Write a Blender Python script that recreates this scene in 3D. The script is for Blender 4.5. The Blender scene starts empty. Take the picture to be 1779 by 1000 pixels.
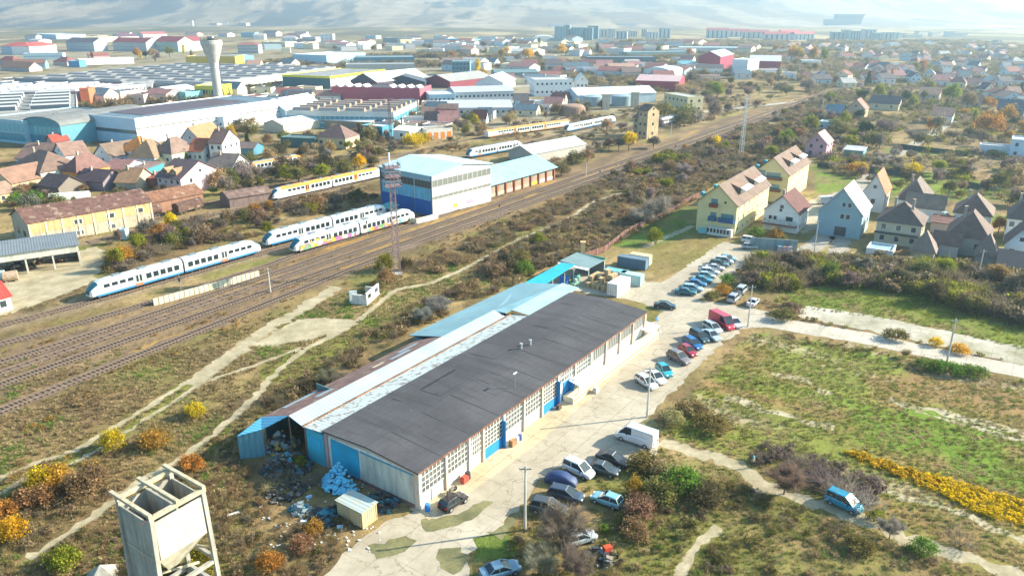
import bpy, bmesh, math, random
import numpy as np
from mathutils import Vector, Matrix
random.seed(7); RNG = np.random.default_rng(7)
S = bpy.context.scene; COL = S.collection
# ------------------------------------------------------------------ camera
CH, FOC, PIT = 56.5, 1310.0, math.atan(480/1310.0)
cam = bpy.data.cameras.new('camera'); camo = bpy.data.objects.new('camera', cam); COL.objects.link(camo)
camo.location = (0, 0, CH); camo.rotation_euler = (math.pi/2-PIT, 0, 0)
cam.sensor_width = 36; cam.lens = FOC/1779*36; cam.clip_start = 0.5; cam.clip_end = 30000
S.camera = camo
# ------------------------------------------------------------------ light
SUN_EL, SUN_AZ = math.radians(27), math.radians(12.5)      # azimuth from +X towards +Y
w = bpy.data.worlds.new('World'); S.world = w; w.use_nodes = True
nt = w.node_tree; bg = nt.nodes['Background']
sky = nt.nodes.new('ShaderNodeTexSky'); sky.sky_type = 'NISHITA'; sky.sun_disc = False
sky.sun_elevation = SUN_EL; sky.sun_rotation = math.pi/2-SUN_AZ; sky.air_density = 1.0; sky.dust_density = 1.5; sky.ozone_density = 1.0
tw = nt.nodes.new('ShaderNodeMix'); tw.data_type = 'RGBA'; tw.blend_type = 'MULTIPLY'; tw.inputs[0].default_value = 1; tw.inputs[7].default_value = (.74, 1.0, 1.06, 1)
nt.links.new(sky.outputs[0], tw.inputs[6]); nt.links.new(tw.outputs[2], bg.inputs[0]); bg.inputs[1].default_value = 0.105
sl = bpy.data.lights.new('sun', 'SUN'); sl.energy = 5.0; sl.angle = math.radians(0.6); sl.color = (1.0, .89, .72)
so = bpy.data.objects.new('sun', sl); COL.objects.link(so)
sd = Vector((math.cos(SUN_EL)*math.cos(SUN_AZ), math.cos(SUN_EL)*math.sin(SUN_AZ), math.sin(SUN_EL)))
so.rotation_euler = sd.to_track_quat('Z', 'Y').to_euler()
S.view_settings.view_transform = 'Standard'; S.view_settings.look = 'None'; S.view_settings.gamma = 1
S.view_settings.exposure = 1.52
S.cycles.max_bounces = 5; S.cycles.diffuse_bounces = 2; S.cycles.glossy_bounces = 2; S.cycles.volume_bounces = 0
S.cycles.transparent_max_bounces = 8
# ------------------------------------------------------------------ reading the ground plan
cP, sP = math.cos(PIT), math.sin(PIT)
def G(x, y, z=0.0):                    # where the sight line of a photo point meets height z
    dx, dz = (x-889.5)/FOC, -(y-500)/FOC
    Y, Z = cP+sP*dz, -sP+cP*dz
    t = (z-CH)/Z
    return Vector((dx*t, Y*t, z))
def PX(p):
    f = p[1]*cP-(p[2]-CH)*sP; u = p[1]*sP+(p[2]-CH)*cP
    return 889.5+FOC*p[0]/f, 500-FOC*u/f
def ppm(P): return FOC/math.hypot(P[0], P[1])
# ------------------------------------------------------------------ value noise
def vnoise(x, y, s, seed=0):
    x = np.asarray(x)/s+seed*17.13; y = np.asarray(y)/s+seed*9.71
    xi = np.floor(x).astype(np.int64); yi = np.floor(y).astype(np.int64); fx = x-xi; fy = y-yi
    fx = fx*fx*(3-2*fx); fy = fy*fy*(3-2*fy)
    def h(a, b):
        n = (a*374761393+b*668265263+seed*1442695) & 0x7fffffff
        n = ((n ^ (n >> 13))*1274126177) & 0x7fffffff
        return ((n ^ (n >> 16)) & 0xffff)/65535.0
    return (h(xi, yi)*(1-fx)+h(xi+1, yi)*fx)*(1-fy)+(h(xi, yi+1)*(1-fx)+h(xi+1, yi+1)*fx)*fy
def fbm(x, y, s, seed=0, o=4):
    r = 0; a = 1; t = 0
    for k in range(o): r = r+a*vnoise(x, y, s/2**k, seed+k); t += a; a *= .55
    return r/t
def inpoly(x, y, poly):
    x = np.asarray(x); y = np.asarray(y); c = np.zeros(x.shape, bool); n = len(poly)
    for i in range(n):
        x1, y1 = poly[i][:2]; x2, y2 = poly[(i+1) % n][:2]
        if y1 == y2: continue
        c ^= ((y1 > y) != (y2 > y)) & (x < (x2-x1)*(y-y1)/(y2-y1)+x1)
    return c
def dline(x, y, pts):
    d = np.full(np.shape(x), 1e9)
    for i in range(len(pts)-1):
        ax, ay = pts[i][:2]; bx, by = pts[i+1][:2]; l2 = (bx-ax)**2+(by-ay)**2+1e-9
        t = np.clip(((x-ax)*(bx-ax)+(y-ay)*(by-ay))/l2, 0, 1)
        d = np.minimum(d, np.hypot(x-ax-t*(bx-ax), y-ay-t*(by-ay)))
    return d
# ------------------------------------------------------------------ materials
MC = {}
def nodes(name):
    m = bpy.data.materials.new(name); m.use_nodes = True
    return m, m.node_tree.nodes, m.node_tree.links, m.node_tree.nodes['Principled BSDF']
def mixrgb(n, l, kind, fac, a, b):
    x = n.new('ShaderNodeMix'); x.data_type = 'RGBA'; x.blend_type = kind
    for s_, v in ((x.inputs[0], fac), (x.inputs[6], a), (x.inputs[7], b)):
        if hasattr(v, 'is_output'): l.new(v, s_)
        elif isinstance(v, (int, float)): s_.default_value = v
        else: s_.default_value = (*v[:3], 1)
    return x.outputs[2]
def noise(n, l, scale, detail=4, vec=None, rough=.6):
    t = n.new('ShaderNodeTexNoise'); t.inputs['Scale'].default_value = scale; t.inputs['Detail'].default_value = detail
    t.inputs['Roughness'].default_value = rough
    if vec is not None: l.new(vec, t.inputs['Vector'])
    return t.outputs[0]
def ramp(n, l, src, stops):
    r = n.new('ShaderNodeValToRGB'); e = r.color_ramp.elements
    while len(e) < len(stops): e.new(.5)
    for k, (p, c) in enumerate(stops):
        e[k].position = p; e[k].color = (*c, 1) if not isinstance(c, (int, float)) else (c, c, c, 1)
    l.new(src, r.inputs[0]); return r.outputs[0]
def bump(n, l, p, src, dist, strength=1):
    b = n.new('ShaderNodeBump'); b.inputs['Distance'].default_value = dist; b.inputs['Strength'].default_value = strength
    l.new(src, b.inputs['Height']); l.new(b.outputs[0], p.inputs['Normal'])
def M(kind, col=(.5, .5, .5), rough=None, col2=None):
    key = (kind, tuple(round(c, 3) for c in col), rough, col2)
    if key in MC: return MC[key]
    m, n, l, p = nodes(kind)
    tc = n.new('ShaderNodeTexCoord'); oc = tc.outputs['Object']
    p.inputs['Roughness'].default_value = .85 if rough is None else rough
    dark = tuple(c*.62 for c in col); lite = tuple(min(1, c*1.12) for c in col)
    if kind in ('paint', 'plaster'):
        a = noise(n, l, .35, 6, oc); b = noise(n, l, 3.0, 4, oc)
        c = mixrgb(n, l, 'MIX', ramp(n, l, a, [(.35, 0), (.75, .55)]), lite, tuple(x*.78 for x in col))
        c = mixrgb(n, l, 'MIX', ramp(n, l, b, [(.5, 0), (.8, .25)]), c, tuple(x*.7 for x in col))
        l.new(c, p.inputs['Base Color'])
    elif kind == 'worn':       # weathered concrete or plaster, streaks running down
        mp = n.new('ShaderNodeMapping'); mp.inputs['Scale'].default_value = (1, 1, .15); l.new(oc, mp.inputs[0])
        a = noise(n, l, 1.4, 8, mp.outputs[0], .7); b = noise(n, l, .4, 5, oc)
        c = mixrgb(n, l, 'MIX', ramp(n, l, a, [(.42, 0), (.68, .8)]), lite, tuple(x*.5 for x in col))
        c = mixrgb(n, l, 'MIX', ramp(n, l, b, [(.45, 0), (.7, .5)]), c, col2 or tuple(x*.7 for x in col))
        l.new(c, p.inputs['Base Color']); bump(n, l, p, a, .03, .6)
    elif kind == 'tile':       # clay or concrete roof tiles
        mp = n.new('ShaderNodeMapping'); mp.inputs['Scale'].default_value = (1, 1, 1); l.new(oc, mp.inputs[0])
        wv = n.new('ShaderNodeTexWave'); wv.bands_direction = 'Z'; wv.inputs['Scale'].default_value = 1.6; wv.inputs['Distortion'].default_value = .6; l.new(oc, wv.inputs[0])
        a = noise(n, l, .5, 6, oc); b = noise(n, l, 6, 3, oc)
        c = mixrgb(n, l, 'MIX', ramp(n, l, a, [(.35, 0), (.7, .8)]), lite, tuple(x*.6 for x in col))
        c = mixrgb(n, l, 'MULTIPLY', .45, c, wv.outputs[0]); c = mixrgb(n, l, 'MIX', ramp(n, l, b, [(.55, 0), (.8, .45)]), c, tuple(x*.45 for x in col))
        l.new(c, p.inputs['Base Color']); bump(n, l, p, wv.outputs[0], .04, .5)
    elif kind == 'sheet':      # ribbed metal sheet, ribs across local X
        wv = n.new('ShaderNodeTexWave'); wv.bands_direction = 'X'; wv.inputs['Scale'].default_value = .55; wv.inputs['Distortion'].default_value = .05; l.new(oc, wv.inputs[0])
        a = noise(n, l, .3, 6, oc); b = noise(n, l, 1.2, 5, oc)
        c = mixrgb(n, l, 'MIX', ramp(n, l, wv.outputs[0], [(.0, .5), (.3, 0)]), lite, tuple(x*.66 for x in col))
        c = mixrgb(n, l, 'MIX', ramp(n, l, a, [(.4, 0), (.7, .6)]), c, tuple(x*.7 for x in col))
        if col2: c = mixrgb(n, l, 'MIX', ramp(n, l, b, [(.52, 0), (.62, .85)]), c, col2)
        l.new(c, p.inputs['Base Color']); bump(n, l, p, wv.outputs[0], .05, .6); p.inputs['Roughness'].default_value = rough or .5
    elif kind == 'bitumen':
        a = noise(n, l, .12, 7, oc, .7); b = noise(n, l, 5, 3, oc)
        mp = n.new('ShaderNodeMapping'); mp.inputs['Scale'].default_value = (1, .08, 1); l.new(oc, mp.inputs[0]); s_ = noise(n, l, .8, 5, mp.outputs[0])
        c = mixrgb(n, l, 'MIX', ramp(n, l, a, [(.35, 0), (.7, 1)]), dark, lite)
        c = mixrgb(n, l, 'MIX', ramp(n, l, s_, [(.5, 0), (.66, .75)]), c, tuple(x*.5 for x in col))
        c = mixrgb(n, l, 'MULTIPLY', ramp(n, l, b, [(.3, .6), (.7, 0)]), c, (.5, .5, .5)); l.new(c, p.inputs['Base Color'])
        br = n.new('ShaderNodeTexBrick'); br.inputs['Scale'].default_value = 1; br.inputs['Brick Width'].default_value = 11; br.inputs['Row Height'].default_value = 1.0; br.inputs['Mortar Size'].default_value = .03
        l.new(oc, br.inputs[0]); c = mixrgb(n, l, 'MULTIPLY', mixrgb(n, l, 'MIX', br.outputs['Fac'], (0, 0, 0), (.55, .55, .55)), c, (.45, .45, .45)); l.new(c, p.inputs['Base Color'])
    elif kind == 'brick':
        br = n.new('ShaderNodeTexBrick'); br.inputs['Scale'].default_value = 2; br.inputs['Color1'].default_value = (*col, 1); br.inputs['Color2'].default_value = (*dark, 1); br.inputs['Mortar'].default_value = (.4, .36, .3, 1)
        mp = n.new('ShaderNodeMapping'); mp.inputs['Rotation'].default_value = (math.pi/2, 0, 0); l.new(oc, mp.inputs[0]); l.new(mp.outputs[0], br.inputs[0])
        c = mixrgb(n, l, 'MIX', ramp(n, l, noise(n, l, .6, 6, oc), [(.45, 0), (.7, .6)]), br.outputs[0], col2 or lite); l.new(c, p.inputs['Base Color'])
    elif kind == 'concrete':   # old slabs: joints, cracks, stains
        a = noise(n, l, .08, 8, oc, .7); b = noise(n, l, .9, 6, oc, .7); f = noise(n, l, 9, 3, oc)
        c = mixrgb(n, l, 'MIX', ramp(n, l, a, [(.36, 0), (.66, 1)]), lite, col2 or tuple(x*.68 for x in col))
        c = mixrgb(n, l, 'MIX', ramp(n, l, b, [(.5, 0), (.72, .6)]), c, tuple(x*.55 for x in col))
        c = mixrgb(n, l, 'MULTIPLY', .5, c, ramp(n, l, f, [(.3, .75), (.7, 1)]))
        mp = n.new('ShaderNodeMapping'); mp.inputs['Rotation'].default_value = (0, 0, math.radians(-55)); l.new(oc, mp.inputs[0])
        br = n.new('ShaderNodeTexBrick'); br.offset = .0; br.inputs['Scale'].default_value = 1; br.inputs['Brick Width'].default_value = 6; br.inputs['Row Height'].default_value = 3.4; br.inputs['Mortar Size'].default_value = .035; l.new(mp.outputs[0], br.inputs[0])
        c = mixrgb(n, l, 'MIX', mixrgb(n, l, 'MULTIPLY', 1, br.outputs['Fac'], ramp(n, l, b, [(.35, .2), (.6, .9)])), c, (.12, .11, .07))
        vo = n.new('ShaderNodeTexVoronoi'); vo.feature = 'DISTANCE_TO_EDGE'; vo.inputs['Scale'].default_value = .16
        wn = n.new('ShaderNodeVectorMath'); wn.operation = 'MULTIPLY_ADD'; tn = n.new('ShaderNodeTexNoise'); tn.inputs['Scale'].default_value = .6; l.new(oc, tn.inputs[0])
        l.new(tn.outputs[1], wn.inputs[0]); wn.inputs[1].default_value = (3, 3, 0); l.new(oc, wn.inputs[2]); l.new(wn.outputs[0], vo.inputs[0])
        c = mixrgb(n, l, 'MIX', ramp(n, l, vo.outputs[0], [(.0, .75), (.012, 0)]), c, (.16, .14, .09))
        l.new(c, p.inputs['Base Color']); bump(n, l, p, b, .03, .5)
    elif kind == 'earth':
        a = noise(n, l, .25, 8, oc, .7); b = noise(n, l, 2.2, 6, oc, .7)
        c = mixrgb(n, l, 'MIX', ramp(n, l, a, [(.35, 0), (.65, 1)]), lite, col2 or dark)
        c = mixrgb(n, l, 'MIX', ramp(n, l, b, [(.48, 0), (.7, .8)]), c, col2 or tuple(x*.6 for x in col))
        l.new(c, p.inputs['Base Color']); bump(n, l, p, b, .06, .7)
    elif kind == 'gravel':
        a = noise(n, l, .3, 8, oc, .75); b = noise(n, l, 7, 4, oc, .8)
        c = mixrgb(n, l, 'MIX', ramp(n, l, a, [(.3, 0), (.7, 1)]), lite, col2 or dark)
        c = mixrgb(n, l, 'MULTIPLY', .8, c, ramp(n, l, b, [(.3, .45), (.7, 1.0)]))
        l.new(c, p.inputs['Base Color']); bump(n, l, p, b, .05, .8)
    elif kind == 'glass':
        a = noise(n, l, 1.1, 2, oc); l.new(mixrgb(n, l, 'MIX', a, tuple(x*.7 for x in col), tuple(min(1, x*1.4) for x in col)), p.inputs['Base Color'])
        p.inputs['Roughness'].default_value = .12 if rough is None else rough; p.inputs['Specular IOR Level'].default_value = .6
    elif kind == 'metal':
        a = noise(n, l, 2, 5, oc); l.new(mixrgb(n, l, 'MIX', ramp(n, l, a, [(.4, 0), (.7, 1)]), lite, dark), p.inputs['Base Color'])
        p.inputs['Roughness'].default_value = rough or .5; p.inputs['Metallic'].default_value = .3
    elif kind == 'car':
        a = noise(n, l, 1.5, 4, oc); l.new(mixrgb(n, l, 'MIX', ramp(n, l, a, [(.4, 0), (.8, .25)]), col, tuple(x*.75+.03 for x in col)), p.inputs['Base Color'])
        p.inputs['Roughness'].default_value = .32; p.inputs['Metallic'].default_value = .15; p.inputs['Coat Weight'].default_value = .6; p.inputs['Coat Roughness'].default_value = .1
    elif kind == 'rust':
        a = noise(n, l, .7, 8, oc, .7); c = mixrgb(n, l, 'MIX', ramp(n, l, a, [(.38, 0), (.62, 1)]), col, col2 or tuple(x*.45 for x in col)); c = mixrgb(n, l, 'MIX', ramp(n, l, noise(n, l, .45, 5, oc, .6), [(.57, 0), (.62, .6)]), c, (.42, .32, .24))
        wv = n.new('ShaderNodeTexWave'); wv.bands_direction = 'X'; wv.inputs['Scale'].default_value = .7; l.new(oc, wv.inputs[0]); c = mixrgb(n, l, 'MULTIPLY', .4, c, wv.outputs[0])
        l.new(c, p.inputs['Base Color']); bump(n, l, p, wv.outputs[0], .05, .5)
    elif kind == 'graffiti':
        vo = n.new('ShaderNodeTexVoronoi'); vo.inputs['Scale'].default_value = .75; tn = n.new('ShaderNodeTexNoise'); tn.inputs['Scale'].default_value = 1.6; l.new(oc, tn.inputs[0])
        va = n.new('ShaderNodeVectorMath'); va.operation = 'ADD'; l.new(oc, va.inputs[0]); l.new(tn.outputs[1], va.inputs[1]); l.new(va.outputs[0], vo.inputs[0])
        sp = n.new('ShaderNodeSeparateColor'); l.new(vo.outputs['Color'], sp.inputs[0])
        c = ramp(n, l, sp.outputs[0], [(.0, (.55, .08, .05)), (.2, (.1, .32, .38)), (.35, (.75, .68, .6)), (.5, (.6, .3, .03)), (.65, (.3, .12, .3)), (.8, (.12, .3, .1)), (.95, (.8, .55, .5))])
        c.node.color_ramp.interpolation = 'CONSTANT'; l.new(c, p.inputs['Base Color']); p.inputs['Roughness'].default_value = .6
    elif kind in ('leaf', 'leaf_stuff'):
        if kind == 'leaf':
            oi = n.new('ShaderNodeObjectInfo'); base = oi.outputs['Color']
        else:
            at = n.new('ShaderNodeAttribute'); at.attribute_type = 'INSTANCER'; at.attribute_name = 'tint'; base = at.outputs['Color']
        av = n.new('ShaderNodeAttribute'); av.attribute_name = 'v'
        c = mixrgb(n, l, 'MULTIPLY', 1, base, av.outputs['Color'])
        n.remove(p); d = n.new('ShaderNodeBsdfDiffuse'); t = n.new('ShaderNodeBsdfTranslucent'); mx = n.new('ShaderNodeMixShader'); mx.inputs[0].default_value = .42
        l.new(c, d.inputs[0]); l.new(c, t.inputs[0]); l.new(d.outputs[0], mx.inputs[1]); l.new(t.outputs[0], mx.inputs[2]); l.new(mx.outputs[0], n['Material Output'].inputs[0])
    elif kind == 'bark':
        a = noise(n, l, 3, 5, oc); l.new(mixrgb(n, l, 'MIX', a, dark, lite), p.inputs['Base Color'])
    else:
        p.inputs['Base Color'].default_value = (*col, 1)
    MC[key] = m; return m
# ------------------------------------------------------------------ mesh building
class MB:
    def __init__(s): s.v = []; s.f = []
    def add(s, vs, fs):
        o = len(s.v); s.v += [tuple(v) for v in vs]; s.f += [tuple(i+o for i in f) for f in fs]; return s
    def box(s, x0, x1, y0, y1, z0, z1):
        return s.add([(x0, y0, z0), (x1, y0, z0), (x1, y1, z0), (x0, y1, z0), (x0, y0, z1), (x1, y0, z1), (x1, y1, z1), (x0, y1, z1)],
                     [(0, 3, 2, 1), (4, 5, 6, 7), (0, 1, 5, 4), (1, 2, 6, 5), (2, 3, 7, 6), (3, 0, 4, 7)])
    def obox(s, c, size, rz):
        c = Vector(c); m = Matrix.Rotation(rz, 3, 'Z'); a, b, h = size[0]/2, size[1]/2, size[2]
        vs = [c+m @ Vector((i*a, j*b, k*h)) for k in (0, 1) for i, j in ((-1, -1), (1, -1), (1, 1), (-1, 1))]
        return s.add(vs, [(0, 3, 2, 1), (4, 5, 6, 7), (0, 1, 5, 4), (1, 2, 6, 5), (2, 3, 7, 6), (3, 0, 4, 7)])
    def prism(s, poly, axis, a, b):      # poly in the two other axes, extruded from a to b
        n = len(poly)
        def mk(p, t): return {'x': (t, p[0], p[1]), 'y': (p[0], t, p[1]), 'z': (p[0], p[1], t)}[axis]
        return s.add([mk(p, a) for p in poly]+[mk(p, b) for p in poly], [tuple(range(n-1, -1, -1)), tuple(range(n, 2*n))]+[(i, (i+1) % n, (i+1) % n+n, i+n) for i in range(n)])
    def tube(s, p, q, r0, r1=None, n=6):
        r1 = r0 if r1 is None else r1; p = Vector(p); q = Vector(q); d = (q-p)
        if d.length < 1e-6: return s
        d.normalize(); u = d.orthogonal().normalized(); v = d.cross(u)
        vs = [p+(u*math.cos(a)+v*math.sin(a))*r0 for a in [2*math.pi*i/n for i in range(n)]]+[q+(u*math.cos(a)+v*math.sin(a))*r1 for a in [2*math.pi*i/n for i in range(n)]]
        return s.add(vs, [(i, (i+1) % n, (i+1) % n+n, i+n) for i in range(n)]+[tuple(range(n-1, -1, -1)), tuple(range(n, 2*n))])
    def lathe(s, prof, c=(0, 0, 0), n=20):
        vs = []; fs = []
        for r, z in prof: vs += [(c[0]+r*math.cos(2*math.pi*i/n), c[1]+r*math.sin(2*math.pi*i/n), c[2]+z) for i in range(n)]
        for k in range(len(prof)-1): fs += [(k*n+i, k*n+(i+1) % n, (k+1)*n+(i+1) % n, (k+1)*n+i) for i in range(n)]
        fs += [tuple(range(n-1, -1, -1)), tuple((len(prof)-1)*n+i for i in range(n))]
        return s.add(vs, fs)
    def slab(s, quad, t):                # a thick plate on a 3-D quad/polygon, thickness downwards
        n = len(quad); q = [Vector(p) for p in quad]
        return s.add(q+[p-Vector((0, 0, t)) for p in q], [tuple(range(n)), tuple(range(2*n-1, n-1, -1))]+[(i, i+n, (i+1) % n+n, (i+1) % n) for i in range(n)])
    def mesh(s, name, mt=None, smooth=False):
        me = bpy.data.meshes.new(name); me.from_pydata(s.v, [], s.f); me.update()
        bm = bmesh.new(); bm.from_mesh(me); bmesh.ops.recalc_face_normals(bm, faces=bm.faces); bm.to_mesh(me); bm.free()
        if mt: me.materials.append(mt)
        if smooth: me.polygons.foreach_set('use_smooth', [True]*len(me.polygons))
        return me
    def build(s, name, mt, parent=None, loc=None, rz=None, smooth=False):
        o = bpy.data.objects.new(name, s.mesh(name, mt, smooth)); COL.objects.link(o)
        if parent: o.parent = parent
        if loc is not None: o.location = loc
        if rz is not None: o.rotation_euler.z = rz
        return o
ALL = []
def tag(o, label=None, cat=None, group=None, kind=None):
    if label: o['label'] = label
    if cat: o['category'] = cat
    if group: o['group'] = group
    if kind: o['kind'] = kind
    if cat and not kind: ALL.append(o)
    return o
def thing(name, label, cat, loc=(0, 0, 0), rz=0, group=None):
    o = bpy.data.objects.new(name, None); COL.objects.link(o); o.location = loc; o.rotation_euler.z = rz; o.empty_display_size = .5
    return tag(o, label, cat, group)
def copy_tree(o, parent=None):
    c = o.copy(); COL.objects.link(c); c.parent = parent
    for k in KIDS.get(o.name, o.children): copy_tree(k, c)
    if parent is None: ALL.append(c)
    return c
KIDS = {}
def place(name, me, parent=None, loc=(0, 0, 0), rz=0, sc=None, color=None):
    o = bpy.data.objects.new(name, me); COL.objects.link(o)
    if parent: o.parent = parent
    o.location = loc; o.rotation_euler.z = rz
    if sc is not None: o.scale = (sc, sc, sc) if isinstance(sc, (int, float)) else sc
    if color: o.color = (*color[:3], 1)
    return o
UB = {}
def unit(mt):
    if mt.name not in UB: UB[mt.name] = MB().box(-.5, .5, -.5, .5, -.5, .5).mesh('window', mt)
    return UB[mt.name]
GLASS = M('glass', (.035, .05, .06)); GLASS_B = M('glass', (.10, .14, .16))
FRAME = M('paint', (.7, .7, .68), .5)
BUILT = []                                # footprints that keep plants out
def foot(o, rz, L, W, pad=.6): BUILT.append((o[0], o[1], rz, L, W, pad))
def free_of_buildings(x, y):
    ok = np.ones(np.shape(x), bool)
    for ox, oy, rz, L, W, pad in BUILT:
        c, s_ = math.cos(rz), math.sin(rz); u = (x-ox)*c+(y-oy)*s_; v = -(x-ox)*s_+(y-oy)*c
        ok &= ~((u > -pad) & (u < L+pad) & (v > -pad) & (v < W+pad))
    return ok
# ================================================================== THE GROUND PLAN
def W2(px): return [G(*p) for p in px]
YARD = [(480,1140),(560,1000),(640,925),(700,893),(728,886),(1122,568),(1152,540),(1090,519),(1062,517),(1040,512),(985,503),(905,505),(910,492),(990,455),(1060,462),(1092,486),(1150,492),(1256,420),(1400,436),(1396,452),(1318,442),(1300,452),(1238,503),(1212,520),(1262,528),(1330,540),(1330,566),(1290,572),(1248,600),(1222,628),(1180,668),(1150,700),(1122,727),(1090,748),(1146,772),(1120,800),(1080,805),(1040,802),(975,812),(930,842),(905,878),(868,915),(820,938),(812,1000),(790,1140)]
EROAD = [(1300,548),(1329,549),(1500,576),(1640,607),(1779,635),(1900,662),(1900,690),(1779,657),(1640,627),(1500,597),(1329,568),(1290,570)]
SLABS = [(1400,531),(1530,550),(1660,578),(1779,603),(1900,632),(1900,662),(1779,634),(1640,604),(1510,574),(1385,550)]
PATHS = dict(
    near=([(47,969),(120,925),(190,875),(255,830),(320,792),(362,760),(400,728),(430,702),(450,682),(470,655),(500,630),(530,607),(560,592),(590,577),(622,556),(655,530),(690,503),(743,493),(794,473),(830,455),(870,432),(905,415),(960,392),(1000,372),(1030,352),(1080,335)],1.3),
    upper=([(-40,850),(60,805),(130,782),(198,742),(265,702),(330,660),(360,645)],1.0),
    upper_edge=([(-40,880),(62,822),(135,800),(205,758),(272,716),(334,676),(360,662),(440,635),(523,604)],.8),
    pale=([(330,668),(370,640),(410,612),(450,582),(490,556),(530,535),(560,515),(585,498)],3.2),
    right=([(1146,768),(1200,785),(1250,798),(1292,815),(1330,842),(1380,862),(1440,880),(1500,902),(1560,928),(1640,955),(1779,1003),(1850,1030)],2.5),
    lawn=([(1120,430),(1150,415),(1205,392)],2.0),
    bottom=([(1250,915),(1215,945),(1190,985),(1170,1020)],1.2))
PAD = [(515,555),(560,552),(618,554),(596,578),(560,584),(540,590),(470,600),(430,602)]
LEFTYARD = [(-60,545),(-60,480),(20,470),(120,440),(168,428),(182,440),(180,462),(165,485),(120,508),(60,530),(0,548)]
NORTHYARD = [(1395,352),(1440,338),(1500,322),(1520,345),(1470,372),(1430,395),(1395,405)]
BACKYARD = [(1055,470),(1100,470),(1160,480),(1092,500),(1060,490)]
O_T = G(0, 668); TD = math.radians(55.5); td = Vector((math.cos(TD), math.sin(TD), 0)); tr = Vector((math.sin(TD), -math.cos(TD), 0))
def TP(s, r, z=0): p = O_T+td*s+tr*r; return Vector((p.x, p.y, z))
def TI(p): q = Vector((p[0], p[1], 0))-Vector((O_T.x, O_T.y, 0)); return q.dot(td), q.dot(tr)
TRACKS = {
 'main': [(-60, 0), (700, 0)], 'second_main': [(-60, -4.4), (60, -4.4), (700, -4.4)],
 'near_siding': [(-60, 13), (0, 9), (40, 6.5), (85, 3.6), (140, 3.4), (420, 4.4)],
 'yard_line': [(-40, -13), (10, -8.5), (40, -8), (70, -8.5), (110, -10), (160, -11.5)],
 'platform_line': [(-40, -22), (0, -18), (30, -14.5), (60, -14), (75, -15), (110, -14.5), (135, -13)],
 'railcar_line': [(-60, -40), (-30, -34), (0, -29), (20, -25.5), (60, -23.5), (110, -22.5), (130, -22.5)],
 'depot_line': [(50, -68), (160, -63), (330, -60)], 'back_line': [(40, -74), (200, -88), (330, -86)],
 'far_line': [(200, -30), (300, -34), (460, -28)]}
def tline(k): return [TP(*p) for p in TRACKS[k]]
# ------------------------------------------------------------------ land cover: one fan-shaped sheet out to the plain's end
nr, nc = 520, 520
yy = 12*np.exp(np.linspace(0, math.log(9000/12), nr)); uu = np.linspace(-1.6, 1.6, nc)
X = (yy[:, None]+18)*uu[None, :]; Y = np.repeat(yy[:, None], nc, 1)
def smooth(a, b, x): t = np.clip((x-a)/(b-a), 0, 1); return t*t*(3-2*t)
n1 = fbm(X, Y, 22, 1, 5); n2 = fbm(X, Y, 6, 5, 4); n3 = fbm(X, Y, 90, 9, 5); n4 = fbm(X, Y, 2.2, 12, 3)
def L3(a, b, t): return np.array(a)[None, None]*(1-t[..., None])+np.array(b)[None, None]*t[..., None]
olive, brown, straw, green, darkb, gold, pale = (.20, .175, .07), (.22, .15, .078), (.37, .28, .14), (.17, .20, .045), (.11, .085, .05), (.72, .47, .02), (.42, .36, .25)
c = L3(brown, straw, smooth(.32, .68, n1)); 
def blend(c, col, m): return c*(1-m[..., None])+np.array(col)[None, None]*m[..., None]
c = blend(c, olive, smooth(.42, .66, n2)*.75); c = blend(c, darkb, smooth(.52, .72, fbm(X, Y, 9, 21, 4))*.75)
c = blend(c, green, smooth(.56, .74, fbm(X, Y, 16, 31, 4))*.5)
def zone(px, soft=1.0, seed=3, rag=3.0):
    P_ = W2(px); jx = (fbm(X, Y, rag*3, seed, 3)-.5)*rag*2; jy = (fbm(X, Y, rag*3, seed+7, 3)-.5)*rag*2
    return inpoly(X+jx, Y+jy, P_).astype(float)
n5 = fbm(X, Y, 3.5, 41, 4)
# right-hand meadow: green, straw and bare earth in long strips that run with the far road
ang = math.atan2(*(G(1779, 880)-G(1465, 790)).yx); A_ = X*math.cos(ang)+Y*math.sin(ang); B_ = -X*math.sin(ang)+Y*math.cos(ang)
st = fbm(A_/9, B_, 3.2, 51, 4)
fld = zone([(1300,575),(1500,600),(1779,660),(1990,720),(1990,1100),(1779,990),(1500,890),(1400,850),(1290,790),(1180,760),(1150,740),(1200,665)], rag=4)
fc = L3((.20, .235, .05), (.29, .20, .09), smooth(.36, .6, st)); fc = blend(fc, (.18, .27, .045), smooth(.42, .58, st)*.0+smooth(.45, .6, n1)*.7); fc = blend(fc, pale, smooth(.6, .68, fbm(A_/12, B_, 2.6, 61, 3))*.8)
fc = blend(fc, darkb, smooth(.62, .78, n2)*.5)
c = c*(1-fld[..., None])+fc*fld[..., None]
g1 = zone([(1370,502),(1440,495),(1560,500),(1640,520),(1720,560),(1779,575),(1850,600),(1850,618),(1700,585),(1560,556),(1420,532),(1340,530)], rag=2)
c = blend(c, (.15, .20, .03), g1*smooth(.25, .5, n5)*.9); c = blend(c, (.11, .21, .025), g1*smooth(.5, .65, n1)*.8)
gs = zone([(1455,782),(1500,790),(1600,822),(1700,848),(1800,880),(1800,925),(1700,895),(1610,850),(1520,812)], rag=1.0)
c = blend(c, gold, gs*smooth(.1, .35, n4)*.95)
g2 = zone([(1470,690),(1600,700),(1779,760),(1900,800),(1900,880),(1700,810),(1560,770),(1450,750)], rag=5); c = blend(c, (.13, .24, .025), g2*smooth(.35, .55, n2)*.85)
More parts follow.
